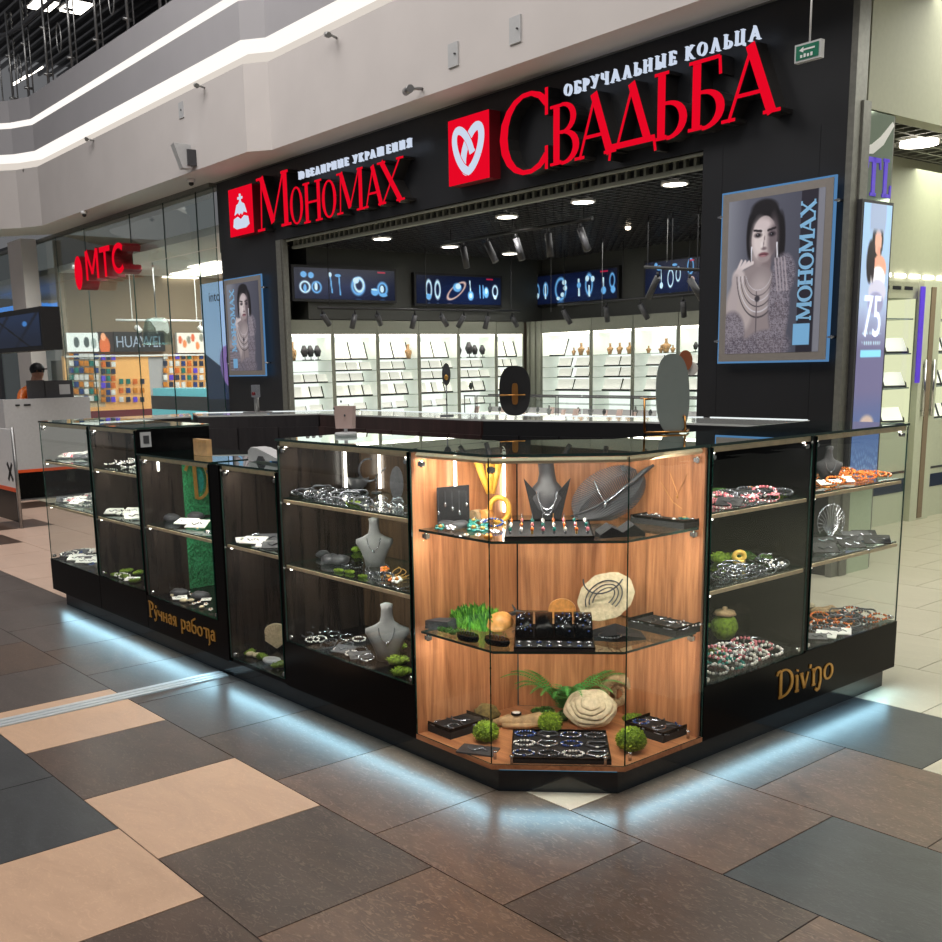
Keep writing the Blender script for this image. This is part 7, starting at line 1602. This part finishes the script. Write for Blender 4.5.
rings_mesh([(0, 0, 0, .050, .03), (0, 0, .05, .062, .034), (0, 0, .09, .070, .036), (0, .004, .125, .058, .032), (0, .006, .15, .036, .028), (0, .008, .18, .030, .027), (-.004, .006, .215, .030, .029), (-.010, .004, .235, .034, .034), (-.018, -.002, .25, .040, .040), (-.022, -.004, .268, .042, .044)], 'torso', 'ribblack')
b = MB(); b.ball((-.052, -.022, Z1 + .252), .020, .018, .014, 10, 7); b.ball((-.046, -.030, Z1 + .268), .014, .010, .008, 8, 6); b.build('chin', 'ribblack', t)
for sg in (-1, 1):
    b = MB(); b.hexa([(sg * .012, -.034, Z1 + .02), (sg * .052, -.030, Z1 + .01), (sg * .088, -.012, Z1 + .165), (sg * .030, -.026, Z1 + .10), (sg * .012, -.026, Z1 + .02), (sg * .052, -.022, Z1 + .01), (sg * .088, -.006, Z1 + .165), (sg * .030, -.018, Z1 + .10)]); b.build('collar', 'velvet', t)
for q_ in (0, 1): b = MB(); b.tube([((.040 - .006 * q_) * sin(a), -.038 - .004 * cos(a), Z1 + .135 - (.085 + .02 * q_) * cos(a) ** 1.0) for a in np.linspace(-1.4, 1.4, 17)], .0022, 5); b.build('necklace', 'silver', t)
t = thing('ribbon_sculpture', Vector((-2.89, 2.66, Z1)), 'golden yellow folded ribbon sculpture with curled rolls on the upper corner shelf', 'sculpture'); q = Vector((-2.895, 2.66, Z1))
b = MB(); c, s_ = cos(.8), sin(.8)
def rp(x, z_, y=0): return (q.x + x * c, q.y + y + x * s_, Z1 + z_)
for (x0, x1, xm) in ((-.03, -.045, -.005), (0, .0, .0), (.05, .035, .01)): b.tube([rp(x1, .235), rp((x1 + xm) / 2, .17), rp(xm, .11)], [.016, .013, .008], 8)
b.build('ribbon', 'yellow', t)
b = MB(); b.tube([rp(.035 + .036 * cos(a), .05 + .045 * sin(a)) for a in np.linspace(0, 2 * pi, 22)[:-1]], .010, 8, closed=True); b.build('ribbon_loop', 'yellow', t)
for dx in (-.04, -.005): b = MB(); b.cyl(rp(dx, .027, .0), rp(dx + .01, .027, -.05), .026, 16); b.build('wood_roll', 'creamd' if dx < -.02 else 'amberl', t)
t = thing('pendant_board', Vector((-2.92, 2.47, Z1)), 'upright black board with five hanging pendants at the left of the upper corner shelf', 'display board'); q = Vector((-2.915, 2.50, Z1)); c, s_ = cos(.75), sin(.75)
def bp(x, z_, o=0): return (q.x + x * c + o * s_, q.y + x * s_ - o * c, Z1 + z_)
b = MB(); b.hexa([bp(-.065, 0), bp(.055, 0), bp(.055, 0, -.01), bp(-.065, 0, -.01), bp(-.065, .145), bp(.055, .155), bp(.055, .155, -.01), bp(-.065, .145, -.01)]); b.build('board', 'velvet', t)
for k in range(5): x = -.06 + .026 * k; zz = .06 + .03 * ((k * 2) % 3) / 2; b = MB(); b.tube([bp(x, .135, .002), bp(x, zz, .002)], .0012, 4); b.ball(bp(x, zz - .008, .003), .007, .003, .009, 8, 6); b.build('pendant', 'silver', t)
scatter([BO[5], BO[2], BR[4], NE[1], BO[0]], 6, 2, [(436, 537), (500, 541), (500, 524), (436, 520)], Z1, 'blue and silver jewel among the coloured stones left of the bust', 'jewel', 'blue jewels left of the bust', None, (1.15, 1.6))
scatter([STN[0], STN[4]], 4, 1, [(440, 531), (490, 535), (490, 524), (440, 522)], Z1, 'dark stone under the blue jewels left of the bust', 'stone', 'dark stones left of the bust', None, (1, 1.4))
scatter([STN[1], BO[1]], 3, 1, [(462, 540), (492, 543), (492, 536), (462, 534)], Z1, 'amber stone at the shelf edge left of the bust', 'stone', 'amber stones by the shelf edge', None, (.6, .8))
fr, w, d, z = tray_px([(503, 541), (593, 541), (590, 524), (508, 524)], Z1, 'black stepped tray of pearl earrings in front of the large black bust', ANG, .016)
for j in range(3):
    for i in range(8):
        p = fr.w((-w / 2 + w * (i + .5) / 8, -d / 2 + d * (.2 + .28 * j), z)); copy_thing(EA[(i + j) % 4], (p.x, p.y, p.z - .003), fr.a, DESC[EA[(i + j) % 4].name] + ' before the black bust, %s row, %s from left' % (['front', 'middle', 'back'][j], ORD[i]), 'earring', 'earrings before the bust', 1.25)
t_leaf = thing('leaf_display', gz(606, 520, Z1), 'big black ribbed fan-shaped leaf display leaning at the back of the upper corner shelf', 'display'); q = gz(604, 522, Z1)
def lf(x, z_, o=0): return (q.x + x * cos(ANG) - o * -.5, q.y + x * sin(ANG) + z_ * .15 - o * .7, Z1 + z_)
def stem_pt(t): return (-.125 + .25 * t, .025 + .06 * t + .10 * t * t)
for side in (1, -1):
    for k in range(44):
        t = .02 + .90 * k / 43; S0 = stem_pt(t); a = radians(205 - 172 * t) if side > 0 else radians(215 + 165 * t)
        ex, ey = .140 * cos(a), .098 * sin(a); c_, q_ = cos(.45), sin(.45); P1 = (ex * c_ - ey * q_ + .005, max(.006, ex * q_ + ey * c_ + .102)); md = ((S0[0] + P1[0]) / 2 + .012, (S0[1] + P1[1]) / 2 + .006 * side)
        b = MB(); b.tube([lf(*S0, .012), lf(*md, .016), lf(*P1, .0)], [.0024, .0036, .0024], 5); b.build('rib', 'ribblack', t_leaf)
b = MB(); b.tube([lf(*stem_pt(q_), .02) for q_ in np.linspace(0, 1, 9)] + [lf(.16, .21, .02)], [.003, .003, .004, .004, .005, .006, .008, .010, .010, .005], 8); b.build('stem', 'ribblack', t_leaf)
t = t_leaf
b = MB(); b.tube([lf(-.05, .155, .03), lf(-.02, .10, .035), lf(0, .075, .035), lf(.03, .10, .035), lf(.09, .155, .04)], .0028, 6); b.ball(lf(0, .068, .037), .006, .004, .010, 8, 6); b.build('necklace', 'silver', t)
tilt_thing('zigzag_stand', 'velvet', lambda b: [b.hexa([(x0, -.03, 0), (x1, -.03, 0), (x1, .03, 0), (x0, .03, 0), (x0, -.03, z0), (x1, -.03, z1), (x1, .03, z1 + .01), (x0, .03, z0 + .01)]) for x0, x1, z0, z1 in ((-.09, -.045, .012, .04), (-.045, 0, .04, .018), (0, .045, .018, .046), (.045, .09, .046, .012))] and None, 620, 536, Z1, 'black zigzag card stand at the front right of the upper corner shelf', 'stand', ANG + .3, 0, 0, .9)
fr, w, d, z = tray_px([(675, 531), (700, 525), (668, 517), (640, 521)], Z1, 'black book-like tray with beaded pieces at the right end of the upper corner shelf', pi / 2, .030)
fill(fr, w, d, z, [BO[0], BO[2], NE[1]], 3, 2, 'small beaded piece on the book-like tray at the right end', 'jewel', 'pieces on the book-like tray', 1.1, rnd=True)
b = MB(); b.tube([(-2.40, 3.094, 1.10), (-2.36, 3.092, 1.02), (-2.32, 3.092, 1.10)], .0012, 4); b.tube([(-2.44, 3.094, 1.06), (-2.38, 3.092, .99), (-2.34, 3.092, .97)], .0012, 4); b.ball((-2.36, 3.09, 1.012), .005, .003, .007, 8, 5)
b.build('necklace', 'brass', label='thin fine chain hanging on the oak panel at the upper right of the corner', cat='necklace')
# ---------------- tall dark case left of the corner
za, zb2, zc2 = .9505, .6605, .3075
scatter([NE[0], BR[1], NE[1], BR[5], BO[0]], 9, 3, [(292, 502), (360, 511), (362, 498), (300, 490)], za, 'silver piece in the dense row on the top shelf of the tall dark case', 'jewellery', 'silver row on the top shelf', None, (1.1, 1.6))
scatter([NE[2], NE[0]], 5, 2, [(366, 512), (404, 517), (404, 503), (370, 499)], za, 'silver chain on the mesh leaf at the right of the top shelf', 'necklace', 'chains at the right of the top shelf', None, (1.0, 1.3))
at(MC[0], 352, 506, za, 'yellow-green moss on a black base on the top shelf of the tall dark case', 'moss', .1, .7)
tilt_thing('leaf_stand', 'slate', lambda b: (oval(b, 0, 0, .07, .028, .07, .008, e=2), b.box(-.02, -.01, 0, .02, .02, .008)), 397, 500, za, 'dark upright leaf-shaped stand at the right end of the top shelf', 'stand', .8)
tilt_thing('crescent_stand', 'darksilver', lambda b: (b.tube([(-.03 + .045 * cos(a), 0, .10 + .05 * sin(a)) for a in np.linspace(1.2, 5.4, 18)], [.002] + [.0045] * 16 + [.002], 6), b.tube([(.0, 0, .07), (.08, .01, .14)], .003, 6), b.tube([(.0, 0, .0), (.0, 0, .07)], .003, 6), b.box(-.02, -.02, 0, .02, .02, .004)), 380, 492, za, 'crescent moon wire stand at the back of the top shelf', 'stand', .8)
tilt_thing('dark_bowl', 'ribblack', lambda b: b.lathe([(.02, 0), (.05, .02), (.07, .06), (.066, .06), (.046, .022), (.0, .008)], 20, (0, 0, 0), 1, .6), 357, 490, za, 'dark curved bowl behind the silver row on the top shelf', 'bowl', .2)
p = gz(375, 566, zb2); copy_thing(PBU, (p.x, min(p.y, 2.70), zb2), .85, 'grey velvet bust with a thin necklace on the middle shelf of the tall dark case', 'bust', None, .80)
scatter([MC[0], MC[1], MC[2]], 3, 1, [(318, 556), (362, 562), (362, 546), (322, 542)], zb2, 'green moss clump on the middle shelf left of the grey bust', 'moss', 'moss clumps left of the grey bust', None, (.7, .95))
scatter([STN[0]], 4, 1, [(305, 562), (345, 572), (345, 556), (308, 550)], zb2, 'dark slate stone on the middle shelf of the tall dark case', 'stone', 'slate stones on the middle shelf', None, (1.4, 1.9))
scatter([BR[3], NE[0]], 3, 1, [(330, 566), (360, 574), (362, 560), (334, 554)], zb2, 'silver flower jewel on the mossy stones of the middle shelf', 'jewellery', 'silver jewels on the mossy stones', None, (.8, .9))
scatter([NEg, BO[1], BR[1], NE[1], BO[4]], 6, 2, [(368, 588), (405, 592), (405, 572), (372, 566)], zb2, 'gold and grey piece at the right of the middle shelf', 'jewellery', 'gold and grey pieces on the middle shelf', None, (1.1, 1.5))
scatter([MC[0]], 3, 1, [(330, 574), (372, 584), (372, 574), (332, 566)], zb2, 'yellow-green moss strip along the front of the middle shelf', 'moss', 'front moss strips of the middle shelf', 0, (.45, .5))
scatter([BR[2], BR[3], BR[1]], 5, 3, [(296, 648), (366, 672), (366, 640), (306, 626)], zc2, 'silver bracelet on the floor of the tall dark case', 'bracelet', 'bracelets on the floor of the tall dark case', None, (.9, 1.15))
scatter([CA[1]], 2, 1, [(330, 655), (370, 672), (372, 655), (340, 642)], zc2, 'brown-grey jewellery card on the floor of the tall dark case', 'card', 'cards on the floor of the tall dark case', 0, (1.3, 1.5))
p = gz(388, 660, zc2); copy_thing(PBU, (p.x, p.y, zc2), .85, 'grey stone-coloured bust with long necklaces near the floor of the tall dark case', 'bust', None, .92)
for k, (x, y, s) in enumerate([(400, 650, 1.0), (402, 664, 1.0), (398, 677, .9)]):
    at(MC[2], x, y, zc2, 'bright moss clump right of the low grey bust, ' + ['back one', 'middle one', 'front one'][k], 'moss', .2, s)
# ---------------- narrow low case
scatter([CA[0], CA[1], BR[3]], 4, 2, [(226, 548), (278, 558), (278, 540), (232, 533)], .6905, 'pale jewellery card on the shelf of the narrow low showcase', 'card', 'cards in the narrow low showcase', 0, (1.2, 1.7))
at(MC[0], 245, 543, .6905, 'moss strip left on the shelf of the narrow low showcase', 'moss', .1, .8); at(MC[2], 272, 540, .6905, 'moss clump right on the shelf of the narrow low showcase', 'moss', .3, .6)
at(BR[2], 235, 538, .6905, 'pearl bracelet lying left of the moss on the narrow low showcase shelf', 'bracelet', 0, 1.1)
scatter([STN[2], STN[3], BO[3]], 4, 2, [(231, 655), (262, 664), (262, 645), (234, 640)], .1205, 'pink and cream shell on the floor of the narrow low showcase', 'shell', 'shells in the narrow low showcase', None, (1.05, 1.5))
scatter([MC[2]], 3, 1, [(240, 660), (284, 678), (284, 660), (244, 648)], .1205, 'bright moss clump along the floor of the narrow low showcase', 'moss', 'moss in the narrow low showcase', None, (.7, .85))
tilt_thing('fan_shell', 'cream', lambda b: ([b.tube([(0, 0, .01), (.07 * cos(a), 0, .05 + .08 * sin(a))], [.003, .008], 5) for a in np.linspace(.2, pi - .2, 15)], b.tube([(.072 * cos(a), 0, .05 + .082 * sin(a)) for a in np.linspace(.1, pi - .1, 16)], .007, 6)) and None, 277, 650, .1205, 'ribbed fan shell standing at the right of the narrow low showcase', 'shell', .9, 0, 0, 1.0)
tilt_thing('wire_hand_stand', 'silver', lambda b: [b.tube([(0, 0, .0), (.02 * cos(a), 0, .05), (.065 * cos(a), 0, .06 + .06 * sin(a))], .0025, 5) for a in np.linspace(.4, pi - .1, 9)] and None, 266, 650, .1205, 'silver branching ring stand beside the fan shell', 'stand', .9, 0, 0, 1.1)
tilt_thing('pale_stone_dish', 'lgrey', lambda b: (b.lathe([(.045, 0), (.055, .012), (.05, .022), (.03, .016), (0, .014)], 16, (0, 0, 0), 1, .7)), 272, 663, .1205, 'pale grey stone dish holding jewels in front of the fan shell', 'dish', .1)
# ---------------- low case with green panel
scatter([CA[0]], 2, 1, [(178, 531), (206, 536), (206, 524), (182, 520)], .6905, 'long white jewellery card on the shelf beside the green panel', 'card', 'white cards beside the green panel', 0, (1.6, 1.8))
for k, (x, y) in enumerate([(172, 521), (196, 519)]): at(STN[0], x, y, .6905, ['dark curved slate stand on the left of the gold-letter case shelf', 'dark curved slate stand close to the green panel'][k], 'stand', .2, 1.9)
scatter([BO[0], BO[2]], 3, 1, [(188, 537), (207, 540), (207, 533), (190, 530)], .6905, 'tiny jewel at the front of the gold-letter case shelf', 'jewel', 'jewels at the front of the gold-letter shelf', None, (.9, 1.1))
for k, (x, y) in enumerate([(180, 596), (201, 599)]): at(STN[0], x, y, .2905, ['big grey slate stone on the floor of the gold-letter case, left', 'big grey slate stone on the floor of the gold-letter case, right'][k], 'stone', .3, 2.0)
scatter([STN[2], CA[0], BO[1]], 5, 3, [(166, 601), (211, 616), (211, 600), (176, 590)], .2905, 'cream shell piece on the floor of the gold-letter case', 'shell', 'cream pieces in the gold-letter case', None, (.7, 1.0))
at(CA[1], 186, 600, .2905, 'grey card bearing a white chain on the floor of the gold-letter case', 'card', .4, 1.4)
# ---------------- dark case second from the end
for (q, z, gname) in (([(96, 465), (134, 472), (134, 460), (100, 455)], SA + .0005, 'upper'), ([(101, 513), (138, 523), (138, 508), (106, 500)], SB + .0005, 'lower')):
    scatter([CA[0], BO[3], BR[2], BO[0]], 4, 3, q, z, 'pale jewellery piece on the %s shelf of the second dark case' % gname, 'jewellery', 'pale pieces on the %s shelf of the second case' % gname, None, (1.2, 1.7))
    scatter([MC[0]], 2, 1, q, z, 'moss clump on the %s shelf of the second dark case' % gname, 'moss', 'moss on the %s shelf of the second case' % gname, None, (.6, .75))
scatter([MC[0], MC[2]], 3, 2, [(106, 577), (143, 588), (143, 572), (112, 566)], .3055, 'moss mound on the floor of the second dark case', 'moss', 'moss on the floor of the second case', None, (.7, .9))
scatter([CA[0], BR[2], CA[2]], 4, 2, [(108, 574), (143, 584), (143, 570), (112, 562)], .3355, 'white jewel laid on the moss of the second dark case', 'jewellery', 'white jewels on the moss', None, (1.0, 1.4)) if False else scatter([CA[0], BR[2]], 3, 1, [(104, 580), (128, 588), (130, 582), (108, 575)], .3055, 'white jewel at the floor edge of the second dark case', 'jewellery', 'white jewels at the floor edge', None, (1.0, 1.4))
# ---------------- far left case
for (q, z, gname) in (([(47, 457), (85, 462), (85, 452), (52, 448)], SA + .0005, 'upper'), ([(52, 501), (90, 510), (90, 497), (58, 490)], SB + .0005, 'lower'), ([(55, 555), (97, 571), (97, 556), (64, 546)], .3055, 'bottom')):
    scatter([CA[0], CA[0], BR[2], CA[1], BO[5] if gname == 'bottom' else BO[3]], 5, 4, q, z, 'white or pale jewellery card on the %s level of the far left see-through case' % gname, 'jewellery', 'pale cards on the %s level of the far left case' % gname, None, (1.15, 1.6))
# ---------------- pink case right of the corner
scatter([BRp[0], NE[1], BO[3], NEp, BR[1], CA[2]], 9, 3, [(716, 511), (790, 498), (772, 490), (716, 500)], SA + .0005, 'pink and silver piece on the top shelf of the case right of the oak corner', 'jewellery', 'pink pieces on the top right shelf', None, (1.05, 1.5))
at(MC[1], 726, 494, SA + .0005, 'dark moss behind the pink pieces of the top right shelf', 'moss', .2, .8); at(MO[2], 716, 514, SA + .0005, 'small green moss ball at the near end of the top right shelf', 'moss ball', 0, .5)
at(MC[0], 780, 495, SA + .0005, 'yellow-green moss at the far end of the top right shelf', 'moss', 1.5, .6); at(STN[1], 752, 491, SA + .0005, 'amber stone behind the pink pieces of the top right shelf', 'stone', .3, .9)
scatter([NE[0], BR[1], NE[1], BR[3], BO[0]], 8, 3, [(713, 585), (792, 571), (770, 560), (713, 572)], .6705, 'silver piece in the dense rows of the middle right shelf', 'jewellery', 'silver rows on the middle right shelf', None, (1.05, 1.5))
for k, (x, y) in enumerate([(726, 562), (753, 560)]): at(MC[1] if k else MC[2], x, y, .6705, ['green moss heap behind the silver rows, left of the coral', 'green moss heap behind the silver rows, right of the coral'][k], 'moss', .2, 1.1)
tilt_thing('coral', 'coralyellow', lambda b: (b.tube([(.022 * cos(a), .0, .035 + .018 * sin(a)) for a in np.linspace(0, 2 * pi, 18)[:-1]], .011, 8, closed=True), b.ball((0, 0, .012), .03, .02, .012, 10, 6, .1)), 739, 564, .6705, 'yellow curled coral ornament among moss on the middle right shelf', 'ornament', .9, 0, 0, .95)
scatter([BRp[0], BRp[1], BRp[2], BR[2], BRp[3]], 5, 3, [(711, 681), (778, 657), (752, 645), (712, 655)], .3105, 'pink or pearl bracelet on the floor of the case right of the oak corner', 'bracelet', 'pink bracelets on the right case floor', None, (1.4, 1.8))
at(MC[2], 722, 655, .3105, 'green moss among the pink bracelets', 'moss', .2, .8)
tilt_thing('moss_teapot', ['moss', 'creamd'], lambda b: (b.ball((0, 0, .045), .042, .042, .045, 14, 10, .1), b.mat(1), b.lathe([(.036, .085), (.030, .096), (.008, .10), (.008, .108), (0, .11)], 14), b.mat(0), [b.tube([(0, 0, .03), (-.07, 0, .05)], [.012, .006], 7)]) and None, 724, 640, .3105, 'round mossy pot with a pale lid behind the pink bracelets', 'ornament', .4, 0, 0, 1.35)
fr, w, d, z = tray_px([(783, 654), (798, 647), (756, 634), (742, 640)], .3105, 'long black tray with a thin chain at the far end of the pink bracelets', pi / 2, .03)
fill(fr, w, d, z, [NE[1], NE[2]], 1, 2, 'thin chain on the long black tray of the right case', 'necklace', 'chains on the long black tray', .7, rnd=True)
# ---------------- see-through case at the right end
scatter([BRo[0], BRo[1], NEo, BO[4], BRo[2]], 7, 3, [(820, 489), (896, 478), (868, 470), (820, 478)], .9625, 'orange beaded piece on the top shelf of the right end case', 'jewellery', 'orange pieces on the right end shelf', None, (1.0, 1.4))
scatter([CA[1], CA[0]], 4, 1, [(822, 490), (850, 486), (846, 480), (822, 483)], .9625, 'pale card under the orange pieces on the right end shelf', 'card', 'cards under the orange pieces', None, (.9, 1.1))
at(PBK, 828, 484, .9625, 'dark bust wearing an orange necklace in the right end case', 'bust', .9, .62)
scatter([CA[2], CA[1], CA[2], NE[1]], 5, 2, [(815, 558), (892, 547), (864, 536), (820, 544)], .6805, 'dark card with silver wire work on the middle shelf of the right end case', 'card', 'dark cards in the right end case', None, (1.4, 1.9))
tilt_thing('wire_leaf_display', 'silver', lambda b: ([b.tube([(0, 0, .01), (.05 * cos(a), 0, .09 + .05 * sin(a)), (.085 * cos(a) , 0, .10 + .09 * sin(a))], .0022, 5) for a in np.linspace(-.9, pi + .6, 17)], b.tube([(.086 * cos(a), 0, .10 + .092 * sin(a)) for a in np.linspace(-.9, pi + .7, 24)], .003, 6)) and None, 830, 540, .6805, 'silver wire leaf display standing in the right end case', 'display', 1.2, 0, 0, .85)
scatter([BRo[0], BR[1], NEo, BRo[2], BR[5]], 7, 3, [(815, 640), (888, 622), (858, 611), (815, 618)], .3155, 'orange and grey piece on the floor of the right end case', 'jewellery', 'orange pieces on the right end floor', None, (1.1, 1.5))
scatter([CA[1], CA[0]], 4, 1, [(813, 645), (846, 638), (842, 630), (815, 634)], .3155, 'grey card at the near end of the right end case floor', 'card', 'cards on the right end floor', None, (1.1, 1.3))
tilt_thing('driftwood', 'creamd', drift, 824, 613, .3155, 'layered tan driftwood at the back of the right end case floor', 'driftwood', 1.0, 0, 0, .75)
at(STN[2], 815, 606, .3155, 'cream shell beside the layered tan driftwood', 'shell', 0, 1.2)

# the prototypes themselves are only patterns for the copies
for p in PROTO:
    for c in list(p.children_recursive): bpy.data.objects.remove(c)
    bpy.data.objects.remove(p)
